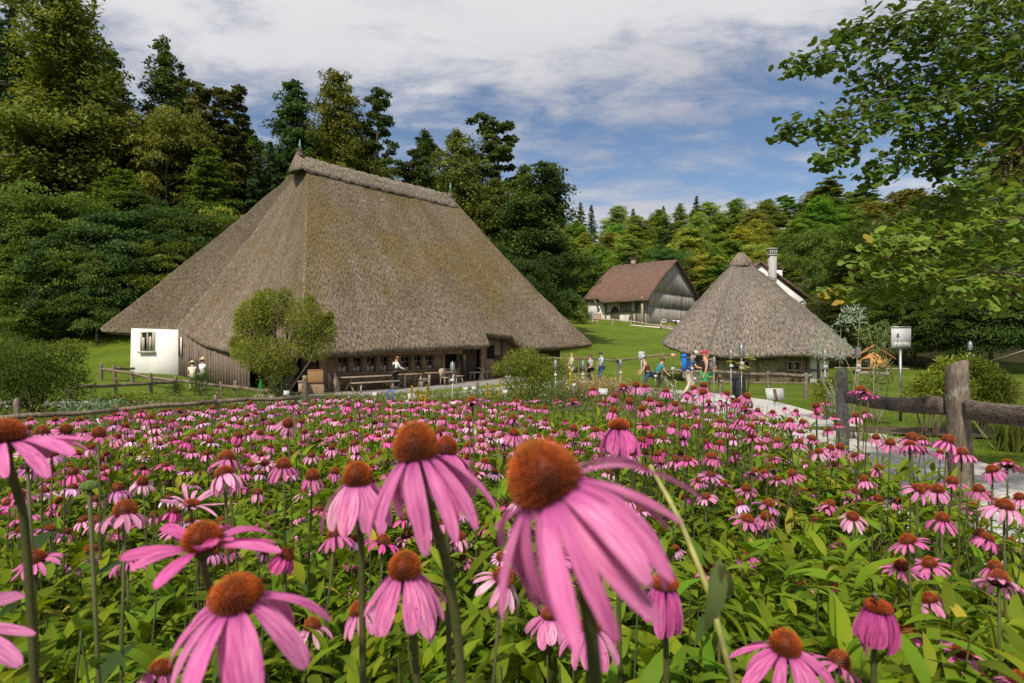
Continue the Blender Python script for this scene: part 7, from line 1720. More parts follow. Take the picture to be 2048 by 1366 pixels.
# ------------------------------------------------------------------ shrubs and garden plants
TWIG = pmat('brown_twig', (.085, .06, .04), (.14, .105, .075), scale=10, rough=.9, bump=.4, bdist=.004, fine=50, fineamt=.3)
def cloudpts(n, ells):
    """n points near the surface of a union of ellipsoids [(cx,cy,cz,rx,ry,rz)]"""
    e = np.array(ells, float); w = (e[:, 3] * e[:, 5]) ** 1.0; i = rng.choice(len(e), n, p=w / w.sum())
    u_ = unit(n) * (rng.uniform(0, 1, (n, 1)) ** .38)
    return e[i, :3] + u_ * e[i, 3:], u_, i
def shrub(name, label, cat, px, d, ells, n, leaf, col, tmpl=LANCE2, stems=None, var=.3, upk=.6, stemr=.012, warm=.12, flowers=None, group=None, clump=.0):
    """ells in pixels of the photo relative to px and row: (dx, row, ddepth m, rx px, rz px); leaves, stems from the foot"""
    s = d / F; x0 = (px - 1024) * s; z0 = g1(x0, d); o = thing(name, label, cat, (x0, d, z0), 0, group)
    E = [(q[0] * s, q[2], CZ - (q[1] - HY) / F * (d + q[2]) - z0, q[3] * s, q[3] * s * .9, q[4] * s) for q in ells]
    pos, u_, ei = cloudpts(n, E)
    if clump: pos = pos + clump * vnoise(pos, 3.0 / (clump * 8), 5)[:, None] * u_
    pos[:, 2] = np.maximum(pos[:, 2], .03)
    fw = u_ * 1.0 + unit(n) * .8 + np.array([0, 0, .35]); up = np.array([0, 0, 1.0]) + unit(n) * upk
    t = leaf_tints(n, col, var, warm) * (.85 + .3 * (vnoise(pos, 2.2, 9) + .5))[:, None]
    leafset('foliage', pos, fw, up, leaf * rng.uniform(.6, 1.35, n), t, tmpl, parent=o)
    if stems:
        b = MB()
        for k in range(stems):
            e = E[k % len(E)]; a = Vector((rng.normal(0, .05), rng.normal(0, .05), -.1)); c = Vector(e[:3]) + Vector((rng.uniform(-.7, .7) * e[3], rng.uniform(-.6, .6) * e[4], rng.uniform(.0, .75) * e[5])); m_ = a.lerp(c, .5) + Vector((rng.normal(0, .1), rng.normal(0, .1), .05)) * c.length * .5
            b.tube([a, a.lerp(m_, .55), m_, m_.lerp(c, .6), c], [stemr * 1.5, stemr * 1.2, stemr, stemr * .6, stemr * .25], 6)
        b.build('stems', PALEWOOD if 'sapling' in name else TWIG, o, True)
    if flowers:
        fc, fn, fs = flowers; p, u2, _ = cloudpts(fn, E); p = p + u2 * .03; p[:, 2] = np.maximum(p[:, 2], .12)
        leafset('blossom', p, unit(fn) + np.array([0, 0, .6]), unit(fn), fs * rng.uniform(.7, 1.3, fn), leaf_tints(fn, fc, .2, .08), (QV * np.array([2.0, 1, 1]), QF), tintmat('blossom', .6, .2), parent=o)
    return o
shrub('round_bush', 'round light olive bush with fine leaves and bare stems before the farmhouse boards', 'bush', 560, 24.5, [(-55, 650, 0, 45, 58), (-20, 620, -.3, 38, 46), (45, 640, .1, 48, 42), (-25, 705, -.4, 66, 36), (55, 690, .3, 45, 34), (85, 655, .3, 28, 30), (-88, 690, 0, 20, 24), (-40, 600, 0, 14, 22), (8, 594, .1, 12, 18), (60, 606, .1, 12, 16), (98, 632, .2, 12, 14), (-85, 640, .2, 12, 26), (0, 740, 0, 40, 18)], 36000, .125, (.215, .24, .045), LANCE2, 18, .4, .8, .035, clump=.55)
shrub('climbing_plant', 'hop vine tangled at the foot of the round bush', 'plant', 545, 23.3, [(-15, 765, 0, 16, 18), (8, 772, 0, 18, 24), (-5, 790, 0, 24, 12)], 500, .12, (.09, .13, .025))
shrub('dark_bush', 'large dark green rose bush with lime shoots at the left border', 'bush', 70, 15.5, [(-80, 735, 0, 60, 48), (-20, 725, -.2, 65, 52), (45, 735, 0, 55, 50), (0, 775, .2, 95, 45), (70, 705, .2, 26, 20), (-50, 790, 0, 60, 35)], 16000, .095, (.07, .11, .02), LANCE2, 12, .35, .8, .025, clump=.25)
shrub('rose_shoots', 'bright lime shoots rising from the top of the dark rose bush', 'plant', 80, 15.2, [(-60, 690, 0, 32, 9), (10, 695, 0, 40, 9), (55, 690, .1, 38, 12), (80, 710, 0, 20, 14)], 900, .085, (.15, .19, .03))
shrub('lane_shrub', 'loose yellow green shrub with arching shoots beside the lane', 'bush', 1052, 20.0, [(-8, 725, 0, 42, 30), (-45, 735, .1, 24, 16), (30, 740, -.1, 40, 30), (0, 765, 0, 50, 30), (50, 770, -.3, 48, 32), (68, 735, 0, 22, 16), (-55, 744, 0, 14, 9)], 11000, .10, (.18, .215, .036), LANCE2, 14, .35, .8, .016, clump=.2)
shrub('white_flowered_shrub', 'low green shrub with white dots right of the lane shrub', 'bush', 1125, 17.5, [(0, 775, 0, 42, 26), (30, 785, -.2, 40, 22), (-30, 795, -.2, 36, 20)], 3200, .06, (.095, .135, .035), LANCE2, 6, flowers=((.8, .8, .76), 130, .03))
shrub('silver_sapling', 'slender sapling with silver blue leaves and forked pale stem', 'tree', 1700, 13.5, [(5, 628, 0, 22, 18), (-10, 645, 0, 14, 14), (22, 640, .1, 14, 18), (-45, 665, 0, 18, 14), (-60, 700, .1, 16, 18), (-20, 700, 0, 20, 22)], 520, .09, (.30, .38, .34), LANCE4, 6, .25, 1.0, .008)
shrub('willow_leaved_sapling', 'drooping narrow leaved sapling with peeling pale stem beside the orange hut', 'tree', 1753, 13.0, [(-15, 665, 0, 26, 14), (22, 660, 0, 26, 16), (0, 690, 0, 30, 20), (10, 740, 0, 22, 24), (-10, 770, 0, 18, 20)], 800, .10, (.14, .19, .07), LANCE4, 6, .25, 1.2, .008)
shrub('yellow_flower_bush', 'small dense bush topped with yellow blossoms left of the lichen post', 'bush', 1648, 14.0, [(0, 778, 0, 22, 22), (15, 765, 0, 12, 12), (-8, 795, 0, 20, 12)], 1600, .06, (.11, .15, .022), LANCE2, 5, flowers=((.62, .46, .02), 140, .035))
shrub('white_dogwood', 'variegated whitish shrub between the yellow bush and the lichen post', 'bush', 1672, 12.2, [(0, 800, 0, 18, 30), (12, 770, 0, 12, 18)], 700, .06, (.26, .32, .24), LANCE2, 4)
shrub('lime_shrub', 'glossy lime leaved shrub behind the beam fence, left of the thick post', 'bush', 1862, 11.0, [(0, 775, 0, 32, 30), (30, 745, 0, 28, 28), (-25, 790, 0, 28, 22), (45, 780, 0, 35, 30)], 2100, .11, (.21, .25, .035), LANCE4, 8, .3, .7, .012)
shrub('lime_shrub', 'glossy lime leaved shrub behind the beam fence, right of the thick post', 'bush', 1965, 11.2, [(0, 760, 0, 40, 32), (35, 780, 0, 30, 30), (-25, 735, 0, 26, 25), (10, 795, 0, 45, 22)], 2400, .11, (.175, .22, .03), LANCE4, 8, .3, .7, .012)
shrub('hedge_bush', 'low dark shrub under the silver sapling', 'bush', 1690, 16.5, [(0, 760, 0, 22, 20), (25, 775, 0, 20, 14)], 700, .06, (.06, .09, .03))
shrub('lady_fern', 'small dark leafy shrub at the corner of the white room', 'bush', 350, 27.5, [(0, 782, 0, 17, 15), (8, 770, 0, 10, 10)], 700, .10, (.045, .075, .02), LANCE2, 4)
shrub('green_shrub', 'upright green shrub hiding the two gardeners', 'bush', 402, 28.5, [(0, 770, 0, 20, 24), (4, 752, 0, 17, 14), (-14, 765, .2, 14, 18)], 2200, .10, (.06, .11, .022), LANCE2, 5)
# blades: fans, ornamental grass, ferny clumps, spikes
BLADE = (np.array([(-.5, 0, 0), (.5, 0, 0), (-.42, .4, .02), (.42, .4, .02), (-.28, .75, -.03), (.28, .75, -.03), (0, 1, -.12)]) * np.array([.06, 1, 1]), np.array([(0, 1, 3, 2), (2, 3, 5, 4), (4, 5, 6, 6)]))
BLADE = (BLADE[0][[0, 1, 2, 3, 4, 5, 6, 6]] + 0, np.array([(0, 1, 3, 2), (2, 3, 5, 4), (4, 5, 6, 7)]))
def blades(name, label, cat, px, d, wpx, hpx, n, col, lean=.35, width=1.0, var=.25, dd=.5, plume=None, group=None, up=None):
    s = d / F; x0 = (px - 1024) * s; z0 = g1(x0, d); o = thing(name, label, cat, (x0, d, z0), 0, group)
    r = wpx / 2 * s; a = rng.uniform(0, 6.28, n); q = np.sqrt(rng.uniform(0, 1, n)) * r
    pos = np.stack([q * np.cos(a), q * np.sin(a) * min(1, dd / max(r, .01)), 0 * q], 1)
    fw = np.stack([rng.normal(0, lean, n), rng.normal(0, lean, n), np.ones(n)], 1); h = hpx * s * rng.uniform(.6, 1.1, n)
    v, f = scatter(BLADE[0] * np.array([width, 1, 1]), BLADE[1], pos, rotmats(fw, unit(n)), h)
    o2 = link('blades', npmesh('blades', v, f, np.repeat(leaf_tints(n, col, var, .12), 8, 0)), PLANT, o)
    if plume:
        pc, pn, ps = plume; k = rng.integers(0, n, pn); t = rng.uniform(.75, 1.12, pn); fwn = fw[k] / np.linalg.norm(fw[k], axis=1, keepdims=True)
        p = pos[k] + fwn * (h[k] * t)[:, None] + rng.normal(0, .01, (pn, 3))
        leafset('blossom', p, fwn + unit(pn) * .35, unit(pn), ps * rng.uniform(.6, 1.3, pn), leaf_tints(pn, pc, .25, .1), (QV, QF), PLANT, parent=o)
    return o
blades('feather_grass', 'tan feathery ornamental grass in front of the three visitors', 'grass clump', 1190, 19.0, 130, 54, 1100, (.24, .20, .07), .22, .35, plume=((.50, .34, .20), 1600, .06), dd=1.0)
blades('asparagus_fern', 'bright green fine leaved clump below the lane shrub', 'plant', 1110, 9.6, 120, 62, 1500, (.145, .21, .022), .20, .28, dd=.8)
blades('asparagus_fern', 'second bright green fine leaved clump, nearer the broad white tag', 'plant', 1190, 9.2, 70, 55, 600, (.125, .185, .025), .22, .28, dd=.5)
for i, (px, d, w, h, lab) in enumerate([(1742, 10.2, 45, 32, 'fan of pale iris leaves right of the lichen post'), (1783, 10.0, 30, 26, 'fan of iris leaves left of the poster post foot'), (1858, 9.8, 36, 28, 'fan of iris leaves on the bare soil near the thick post'), (1700, 10.6, 40, 26, 'reddish low clump behind the lichen post')]):
    blades('iris_plant', lab, 'plant', px, d, w, h, 26 if i < 3 else 90, (.17, .22, .06) if i < 3 else (.12, .07, .04), .35, 2.2 if i < 3 else .8, dd=.15)
blades('montbretia', 'orange flowered clump of sword leaves at the right border', 'plant', 2025, 9.2, 60, 95, 120, (.14, .17, .035), .25, 1.0, plume=((.60, .17, .03), 60, .06), dd=.4)
blades('tall_grass', 'dry wild grass in front of the dark hedge on the right', 'grass clump', 1985, 22, 130, 45, 400, (.20, .16, .07), .25, .3, dd=1.2)
for px, d, pyt, lab in ((854, 13.0, 768, 'tallest yellow flower spike before the lane'), (846, 12.6, 790, 'shorter yellow flower spike left of the tallest'), (870, 12.4, 800, 'yellow flower spike right of the tallest'), (1136, 21, 716, 'yellow flower spike by the bald visitor'), (1142, 16, 735, 'thin yellow spike beside the lane shrub'), (975, 15, 766, 'small yellow spike near the two white tags'), (1001, 15, 758, 'small yellow spike near the thin stake'), (823, 12.8, 772, 'pale seed spike left of the yellow ones'), (836, 13.0, 776, 'second pale seed spike left of the yellow ones')):
    s = d / F; x0 = (px - 1024) * s; z0 = g1(x0, d); top = CZ - (pyt - HY) * s - z0; o = thing('flower_spike', lab, 'flower', (x0, d, z0), 0, 'flower spikes of the herb garden')
    b = MB(); b.tube([(0, 0, 0), (.01, 0, top * .5), (0, 0, top)], [.008, .007, .003], 5); b.build('stem', STEM, o, True)
    n = 150; t = rng.uniform(0, 1, n); rr = .035 * (1.1 - t) + .008; a = rng.uniform(0, 6.28, n); p = np.stack([rr * np.cos(a), rr * np.sin(a), top * (1 - .42 * (1 - t))], 1)
    leafset('blossom', p, np.stack([np.cos(a), np.sin(a), .5 + 0 * a], 1), unit(n), .035 * rng.uniform(.7, 1.2, n), leaf_tints(n, (.62, .45, .02) if 'yellow' in lab else (.36, .30, .16), .15, .05), (QV * np.array([1.8, 1, 1]), QF), tintmat('blossom', .6, .2), parent=o)
    n = 14; t = rng.uniform(.05, .55, n); a = rng.uniform(0, 6.28, n); leafset('leaves', np.stack([0 * t, 0 * t, t * top], 1), np.stack([np.cos(a), np.sin(a), .5 + 0 * a], 1), np.tile([0, 0, 1.], (n, 1)), rng.uniform(.10, .2, n), leaf_tints(n, (.10, .14, .03)), LANCE4, parent=o)
def umbel(px, py, d, lab, col, r=.10, heads=4):
    s = d / F; x0 = (px - 1024) * s; z0 = g1(x0, d); top = CZ - (py - HY) * s - z0; o = thing('umbel_plant', lab, 'plant', (x0, d, z0), 0, 'tall umbel plants')
    b = MB(); P = []; b.tube([(0, 0, 0), (.02, 0, top * .55), (0, 0, top * .86)], [.010, .008, .006], 6)
    for k in range(heads):
        a = k * 2.4; e = Vector((r * 1.6 * math.cos(a), r * 1.2 * math.sin(a), top * (1 - .06 * k))); b.tube([(0, 0, top * (.62 + .06 * (k % 3))), e * .6 + Vector((0, 0, top * .32)), e], [.006, .005, .004], 5); P.append(e)
    b.build('stem', STEM, o, True)
    n = 60 * heads; c = np.array([tuple(P[i % heads]) for i in range(n)]); a = rng.uniform(0, 6.28, n); q = np.sqrt(rng.uniform(0, 1, n)) * r * .75
    p = c + np.stack([q * np.cos(a), q * np.sin(a), .02 - q * q * 2 + rng.normal(0, .006, n)], 1)
    leafset('blossom', p, unit(n), np.array([0, 0, 1.]) + unit(n) * .4, .022 * rng.uniform(.7, 1.4, n), leaf_tints(n, col, .2, .08), (QV * np.array([2, 1, 1]), QF), tintmat('blossom', .6, .2), parent=o)
umbel(1478, 716, 13.5, 'yellow umbel plant left of the tallest lantern', (.42, .36, .05), .13, 4)
umbel(1490, 720, 13.0, 'forked umbel plant over the pushchair', (.40, .36, .06), .10, 3)
umbel(1313, 715, 17, 'pinkish brown umbel head beside the notice', (.46, .30, .20), .12, 2)
umbel(1418, 742, 14, 'thin yellow umbel in front of the woman in the red cap', (.46, .42, .06), .09, 3)
# red dahlia standing before the small cottage
s = 21 / F; x0 = (1346 - 1024) * s; z0 = g1(x0, 21); o = thing('red_flower', 'red and white ball shaped flower head on a tall stalk left of the backpack man', 'flower', (x0, 21, z0)); h = CZ - (711 - HY) * s - z0
b = MB(); b.tube([(0, 0, 0), (.02, 0, h * .5), (0, 0, h)], [.012, .01, .008], 6); b.build('stem', STEM, o, True); b = MB(); b.ball((0, 0, h), (.085, .07, .075), 12, 8); b.build('blossom', pmat('red_white_bloom', (.55, .04, .03), (.75, .55, .5), scale=14, bump=.4, rough=.7), o, True)
s = 20 / F; x0 = (1158 - 1024) * s; z0 = g1(x0, 20); o = thing('red_flower', 'single small crimson flower by the tan grass', 'flower', (x0, 20, z0)); h = CZ - (764 - HY) * s - z0
b = MB(); b.tube([(0, 0, 0), (0, 0, h)], [.008, .006], 5); b.build('stem', STEM, o, True); b = MB(); b.ball((0, 0, h), (.055, .05, .045), 10, 6); b.build('blossom', pmat('crimson_bloom', (.45, .02, .06), (.6, .06, .12), scale=14, bump=.4, rough=.7), o, True)
# leafy low clumps of the herb garden and the kitchen garden
LG_ = [  # px, d, width px, height px, n, leaf, colour, label, flower
    (1120, 7.7, 110, 24, 1100, .05, (.20, .23, .020), 'lime yellow low cushion in front of the bright fern', None), (1200, 7.6, 90, 22, 900, .05, (.19, .225, .02), 'lime yellow low cushion left of the small bright bloom', None), (1290, 7.8, 80, 20, 700, .05, (.175, .21, .022), 'lime yellow low cushion right of the small bright bloom', None),
    (1265, 9.5, 80, 58, 1300, .045, (.17, .135, .06), 'dry brown seed plants above the largest bloom', None), (1300, 11, 70, 55, 1100, .05, (.15, .155, .04), 'half dry yellowish herbs right of the dry brown ones', None), (1220, 12, 90, 45, 1200, .05, (.12, .15, .04), 'green herb cushion with tiny white stars behind the dry plants', ((.75, .74, .66), 60, .022)),
    (1350, 12, 90, 45, 1300, .05, (.13, .16, .035), 'yellow green herb cushion below the leaning white tags', ((.6, .5, .04), 60, .02)), (1420, 10.5, 90, 36, 1200, .045, (.155, .185, .025), 'yellow flowered herb cushion below the green trousers', ((.6, .52, .05), 90, .02)), (1475, 12.5, 60, 46, 800, .05, (.13, .14, .10), 'grey violet lavender cushion below the pushchair', ((.30, .24, .36), 70, .03)),
    (1530, 8.3, 90, 36, 1000, .05, (.10, .14, .05), 'grey green herb cushion left of the grey plate', None), (700, 8.6, 110, 20, 1200, .04, (.14, .175, .03), 'yellow chamomile patch below the short round stake', ((.60, .47, .03), 220, .022)), (780, 8.4, 90, 22, 1000, .04, (.13, .165, .03), 'yellow chamomile patch around the garden fork', ((.60, .47, .03), 170, .022)),
    (840, 10.5, 110, 45, 1500, .05, (.13, .165, .04), 'mixed green herbs around the yellow spikes', ((.55, .45, .04), 60, .02)), (905, 11.5, 90, 40, 1100, .05, (.12, .15, .035), 'green herbs in front of the ochre pole', None), (930, 9.5, 60, 30, 700, .045, (.13, .075, .04), 'reddish brown stonecrop above the double coneflower', ((.34, .15, .07), 160, .025)),
    (980, 12, 80, 35, 900, .05, (.13, .16, .04), 'green herbs below the two white lane tags', None), (1020, 10, 70, 36, 900, .05, (.11, .15, .03), 'green herbs below the lantern pair', None), (1160, 13.5, 90, 40, 1200, .05, (.12, .15, .05), 'grey green herbs left of the dry plants', ((.75, .74, .7), 90, .022)),
    (1265, 16, 100, 66, 1700, .06, (.13, .145, .04), 'olive herb bank below the notice board', None), (1325, 17, 80, 62, 1500, .06, (.11, .15, .035), 'green herb bank below the bending visitors', None),
    (205, 15, 60, 30, 260, .14, (.16, .23, .17), 'blue green cabbages beside the dark rose bush', None), (150, 14, 60, 30, 240, .14, (.15, .22, .15), 'pale cabbages under the dark rose bush', None), (240, 17, 90, 34, 800, .10, (.16, .21, .03), 'lime green nasturtium patch on the left', ((.62, .18, .03), 50, .05)), (300, 18, 80, 30, 700, .09, (.13, .18, .03), 'green kitchen herbs below the white wall', None),
    (265, 13.2, 70, 28, 600, .06, (.09, .13, .025), 'marigold patch behind the left rail', ((.60, .20, .02), 90, .04)), (360, 16, 80, 30, 800, .07, (.12, .15, .045), 'grey green kitchen herbs below the boarded wall', None), (430, 18, 70, 34, 800, .07, (.14, .17, .04), 'pale green kitchen herbs below the straw hat', None), (480, 19, 70, 36, 800, .07, (.11, .15, .035), 'green kitchen herbs left of the green pin', None),
    (520, 15, 60, 30, 600, .06, (.10, .14, .03), 'green herbs behind the right end of the log rail', None), (70, 11, 110, 22, 900, .06, (.07, .11, .02), 'dark herbs under the rose bush by the rail', None), (380, 12.2, 110, 22, 1000, .06, (.09, .13, .025), 'herbs right behind the left log rail', ((.6, .25, .03), 40, .03)),
    (1930, 12.0, 160, 16, 700, .07, (.09, .13, .025), 'low green edging behind the beam fence', None)]
for px, d, w, h, n, lf, col, lab, fl in LG_:
    s = d / F; x0 = (px - 1024) * s; pyg = HY + (CZ - g1(x0, d)) / s
    el_ = [(dx * w, pyg - h * .45 - 4 * abs(dx), dd_, w * .30, h * .55) for dx, dd_ in ((-.32, .1), (0, -.1), (.3, .15), (.1, .4))]
    shrub('herb_clump', lab, 'plants', px, d, el_, n, lf * 1.25, col, LANCE2 if lf < .1 else LANCE4, None, .35, .8, flowers=fl, group='herb clumps of the gardens')
def herbage(name, label, n, region, hgt, leafsz, cols, blossom=None):
    d = rng.uniform(region[0], region[1], n); x = rng.uniform(region[2], region[3], n)
    lane = np.interp(x, [-24, -15, -8, -4, 0, 3], [16.2, 17.5, 20.4, 23.0, 27.4, 31]); pth = np.interp(d, [6, 8, 12, 17, 21, 25], [3.5, 3.9, 4.6, 5.5, 5.5, 4.4])
    k = (d < lane) & (x < pth) & ~((d < 7) & (d < .62 * F / (np.maximum(803, 856 - .09 * (1024 + x / d * F)) - HY))) & (np.abs(x / d) < 1.0); d, x = d[k], x[k]; n = len(d)
    pos = np.stack([x, d, gh(x, d) + hgt * rng.uniform(0, 1, n) ** 1.5 * (.6 + .8 * (vnoise(np.stack([x, d, 0 * d], 1), .9, 6) + .5))], 1)
    az = rng.uniform(0, 6.28, n); fw = np.stack([np.cos(az), np.sin(az), rng.uniform(.1, 1.6, n)], 1); ci = np.clip(((vnoise(np.stack([x, d, 0 * d], 1), .55, 8) + .5) * len(cols) + rng.normal(0, .4, n)).astype(int), 0, len(cols) - 1)
    t = np.array(cols)[ci] * rng.uniform(.7, 1.3, (n, 1))
    o = leafset(name, pos, fw, np.tile([0, 0, 1.], (n, 1)) + unit(n) * .5, leafsz * rng.uniform(.6, 1.4, n) * (.7 + d / 25), t, LANCE2); tag(o, label, 'herbs', kind='stuff')
herbage('ground_cover', 'mixed low herbs and weeds covering the garden beds before the lane', 32000, (4.6, 27, -13, 6), .30, .11, [(.10, .14, .03), (.13, .165, .035), (.155, .17, .04), (.09, .13, .03), (.14, .13, .05)])
# lawn blades close to the path
def lawn(name, label, n, yr, xr, h):
    d = yr[0] + (yr[1] - yr[0]) * rng.uniform(0, 1, n) ** 1.5; x = rng.uniform(xr[0], xr[1], n) * 1.0
    pth = np.interp(d, [3, 5, 8, 12, 17, 21, 25], [5.75, 5.7, 6.3, 7.2, 8.5, 9.2, 9.2]); k = (x > pth) & (x < d * 1.0) & ~((d > 10.7) & (d < 12.6)); d, x = d[k], x[k]; n = len(d)
    pos = np.stack([x, d, gh(x, d)], 1); fw = np.stack([rng.normal(0, .5, n), rng.normal(0, .5, n), np.ones(n)], 1)
    v, f = scatter(BLADE[0] * np.array([1.1, 1, 1]), BLADE[1], pos, rotmats(fw, unit(n)), h * rng.uniform(.5, 1.3, n) * (.6 + d / 14))
    o = link(name, npmesh(name, v, f, np.repeat(leaf_tints(n, (.13, .185, .02), .3, .12), 8, 0)), PLANT); tag(o, label, 'grass', kind='stuff')
lawn('grass', 'short green lawn grass right of the gravel path', 26000, (4.5, 20), (5.5, 18), .075)
# slanting wire on the right
o = thing('wire', 'thin slanting wire running up to the right border above the wild grass', 'wire', tuple(at(1945, 733, 16))); b = MB(); b.tube([(0, 0, 0), at(2070, 694, 15) - at(1945, 733, 16)], [.008, .008], 5); b.build('strand', STEELP, o)

# ------------------------------------------------------------------ ginkgo reaching in from the right
def ginkgo():
    tx, ty = 7.4, 5.6; z0 = g1(tx, ty)
    o = thing('ginkgo_tree', 'ginkgo with fan shaped leaves reaching in from the top right corner', 'tree', (tx, ty, z0)); O = Vector((tx, ty, z0))
    arms = [  # px polylines from tip to base, depth tip/base, spread px
        ([(1572, 126), (1648, 112), (1727, 92), (1821, 78), (1915, 70), (2080, 70)], 4.3, 5.0, 16), ([(1672, 62), (1741, 48), (1802, 28), (1891, 10), (2000, -10), (2090, -20)], 4.5, 5.1, 16),
        ([(1560, 250), (1610, 252), (1662, 244), (1737, 214), (1821, 187), (1915, 155), (2060, 112)], 4.2, 5.0, 17), ([(1648, 322), (1681, 295), (1713, 267), (1774, 239), (1845, 206), (1950, 170), (2070, 130)], 4.1, 4.9, 15),
        ([(1735, 342), (1784, 322), (1830, 302), (1891, 276), (1962, 244), (2070, 200)], 4.3, 5.0, 17), ([(1815, 268), (1880, 248), (1940, 226), (2010, 196), (2080, 170)], 4.5, 5.0, 18),
        ([(1912, 372), (1929, 328), (1962, 281), (2010, 230), (2080, 190)], 4.3, 5.0, 20), ([(1700, 150), (1780, 140), (1860, 130), (1950, 118), (2080, 100)], 4.7, 5.3, 24), ([(1740, 190), (1820, 165), (1900, 130), (2000, 90), (2090, 60)], 4.9, 5.4, 24),
        ([(1790, 60), (1880, 50), (1960, 40), (2090, 20)], 4.8, 5.3, 26), ([(1860, 20), (1950, 0), (2090, -30)], 4.4, 5.0, 26), ([(1880, 200), (1960, 170), (2080, 120)], 4.2, 4.8, 26), ([(1900, 100), (1980, 80), (2090, 60)], 4.3, 4.8, 26),
        ([(1870, 330), (1900, 300), (1950, 270), (2080, 215)], 4.6, 5.1, 16),
        # lower arms
        ([(1728, 462), (1780, 445), (1850, 425), (1950, 420), (2090, 430)], 4.6, 5.4, 20), ([(1722, 530), (1790, 510), (1870, 500), (1960, 505), (2090, 520)], 4.3, 5.1, 22), ([(1650, 574), (1700, 580), (1760, 574), (1850, 560), (1960, 555), (2090, 560)], 4.4, 5.2, 13),
        ([(1760, 480), (1840, 470), (1930, 470), (2090, 480)], 4.2, 4.9, 22), ([(1775, 548), (1850, 530), (1950, 525), (2090, 545)], 4.2, 4.9, 22), ([(1800, 600), (1880, 585), (1970, 590), (2090, 600)], 4.9, 5.4, 18), ([(1840, 412), (1900, 395), (1980, 380), (2090, 380)], 4.8, 5.4, 18), ([(1930, 450), (2000, 440), (2090, 440)], 4.2, 4.6, 24), ([(1900, 560), (1980, 545), (2090, 560)], 4.1, 4.5, 22), ([(1960, 400), (2090, 390)], 4.4, 4.7, 22)]
    wood = MB(); pos = []; out = []; low = []
    NODES = [np.array(q) for q in ((5.9, 5.3, 3.75), (6.1, 5.0, 4.35), (5.9, 5.6, 3.2), (5.8, 5.2, 2.35), (6.0, 5.5, 1.95))]
    for q, zt in zip(NODES, (3.0, 3.6, 2.6, 1.9, 1.6)):
        e_ = np.array([tx, ty, z0 + zt]) - np.array(O); a_ = q - np.array(O); wood.tube([tuple(a_), tuple(a_ * .6 + e_ * .4 + np.array([.02, .05, .06])), tuple(e_)], [.035, .055, .085], 8)
    for ai, (pl, d0, d1, spread) in enumerate(arms):
        P = np.array(pl, float); k = np.arange(len(P)); q = np.linspace(0, len(P) - 1, len(P) * 6); L = len(q)
        dd = np.linspace(d0, d1, L); pxs = np.interp(q, k, P[:, 0]) + 5 * np.sin(q * 3 + ai); pys = np.interp(q, k, P[:, 1]) + 4 * np.sin(q * 4.1 + 2 * ai)
        W_ = np.array([tuple(at(a, b_, c)) for a, b_, c in zip(pxs, pys, dd)])
        # carry on to the trunk
        end = W_[-1]; tr = NODES[(ai % 3) if ai < 14 else 3 + ai % 2]; ext = np.array([end + (tr - end) * t + np.array([0, 0, -.10 * math.sin(t * 3.1)]) for t in np.linspace(.12, 1, 7)])
        C = np.concatenate([W_, ext]) - np.array(O); rr = np.interp(np.arange(len(C)), [0, L * .5, L, len(C) - 1], [.0022, .008, .014, .028])
        wood.tube([tuple(c) for c in C], list(rr), 6)
        seg = np.linalg.norm(np.diff(W_, axis=0), axis=1).sum(); n = int(seg * (200 if ai < 14 else 180)); t = rng.uniform(0, 1, n) ** .9 * (L - 1)
        b_ = np.stack([np.interp(t, np.arange(L), W_[:, c]) for c in range(3)], 1); s_ = spread * (.45 + .85 * np.minimum(1, t / L * 2.2)) * 4.6 / F
        off = rng.normal(0, 1, (n, 3)) * s_[:, None] * np.array([1, 1.6, .75]); off[:, 2] -= .015
        pos.append(b_ + off)
        m_ = int(np.linalg.norm(ext[-1] - ext[0]) * 75); te = rng.uniform(0, 6, m_); be = np.stack([np.interp(te, np.arange(7), ext[:, c]) for c in range(3)], 1) + rng.normal(0, .10, (m_, 3))
        pos.append(be); tg = W_[0] - W_[-1]; tg = tg / np.linalg.norm(tg); out.append(tg + off / (s_[:, None] + 1e-6) * .7); out.append(np.tile(tg, (m_, 1)) + rng.normal(0, .6, (m_, 3))); low.append(np.full(n + m_, ai >= 14))
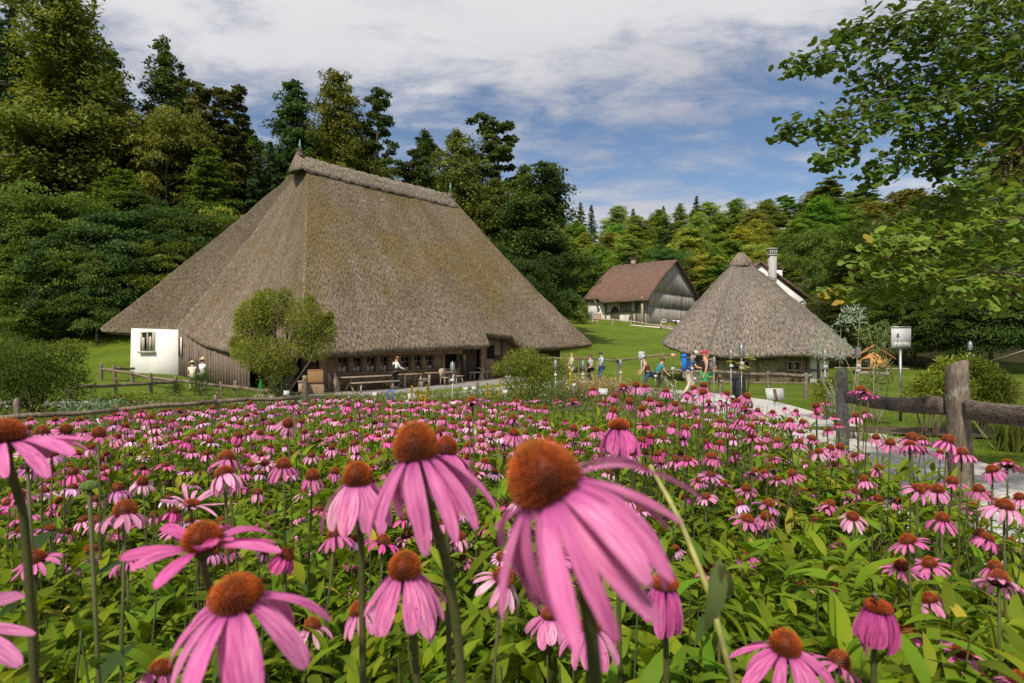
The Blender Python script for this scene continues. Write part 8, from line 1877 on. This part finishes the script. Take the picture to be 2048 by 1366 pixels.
    m_ = 9000; u_ = unit(m_) * rng.uniform(0, 1, (m_, 1)) ** .4; cl = np.array([(7.5, 5.7, 5.3, 1.3, 1.5, 1.9), (7.6, 6.4, 3.6, 1.1, 1.2, 1.0), (8.3, 5.2, 4.2, 1.1, 1.3, 1.6), (7.4, 5.4, 7.2, 1.0, 1.1, 1.3)])[rng.integers(0, 4, m_)]
    pc = cl[:, :3] + u_ * cl[:, 3:]; pc = pc + .5 * vnoise(pc, 1.1, 3)[:, None] * u_; pos.append(pc); out.append(u_); low.append(np.zeros(m_, bool))
    pos = np.concatenate(pos); out = np.concatenate(out); low = np.concatenate(low); n = len(pos)
    wood.tube([(0, 0, -.2), (.02, 0, 1.5), (-.02, .03, 3.0), (.05, 0, 5.5), (0, 0, 8.5)], [.30, .23, .20, .14, .05], 12)
    ang = np.radians([-62, -38, -14, 0, 14, 38, 62]); rad_ = [.80, .96, 1.0, .80, 1.0, .96, .80]
    tv = [(0, 0, 0)] + [(r * math.sin(a), .25 + r * math.cos(a) * .75, .06 * math.cos(3 * a)) for a, r in zip(ang, rad_)]
    tv[0] = (0, .12, 0); tf = np.array([(0, i + 1, i) for i in range(1, 7)])
    fw = out + unit(n) * .9 + np.array([0, 0, -.55]); up = np.array([0, -.25, 1.0]) + unit(n) * .8
    v, f = scatter(np.array(tv), tf, pos - np.array(O), rotmats(fw, up), rng.uniform(.040, .064, n) * np.where(low, 1.12, 1.0))
    base = np.where(low[:, None], np.array([.155, .22, .032]), np.array([.085, .135, .020])); k_ = rng.uniform(.7, 1.3, (n, 1)); w_ = rng.normal(-.03, .08, n)  # sunlight painted in: lower leaves get a brighter tint than upper ones
    t = base * k_ * np.stack([1 + w_, np.ones(n), 1 - w_ * .4], 1); yl = (rng.uniform(0, 1, n) < .004) | ((pos[:, 0] < at(1730, 0, 4.5).x) & low & (rng.uniform(0, 1, n) < .22) & (pos[:, 2] < CZ + (690 - 540) / F * 4.5)); t[yl] = np.array([.30, .22, .03])
    link('leaves', npmesh('leaves', v, f, np.repeat(t, len(tv), 0)), leafmat('ginkgo_leaf', (1, 1, 1), trans=.30, rough=.5, spec=.15), o)
    wood.build('branches', BARK, o, True)
ginkgo()
print('OBJECTS', len(S.objects))
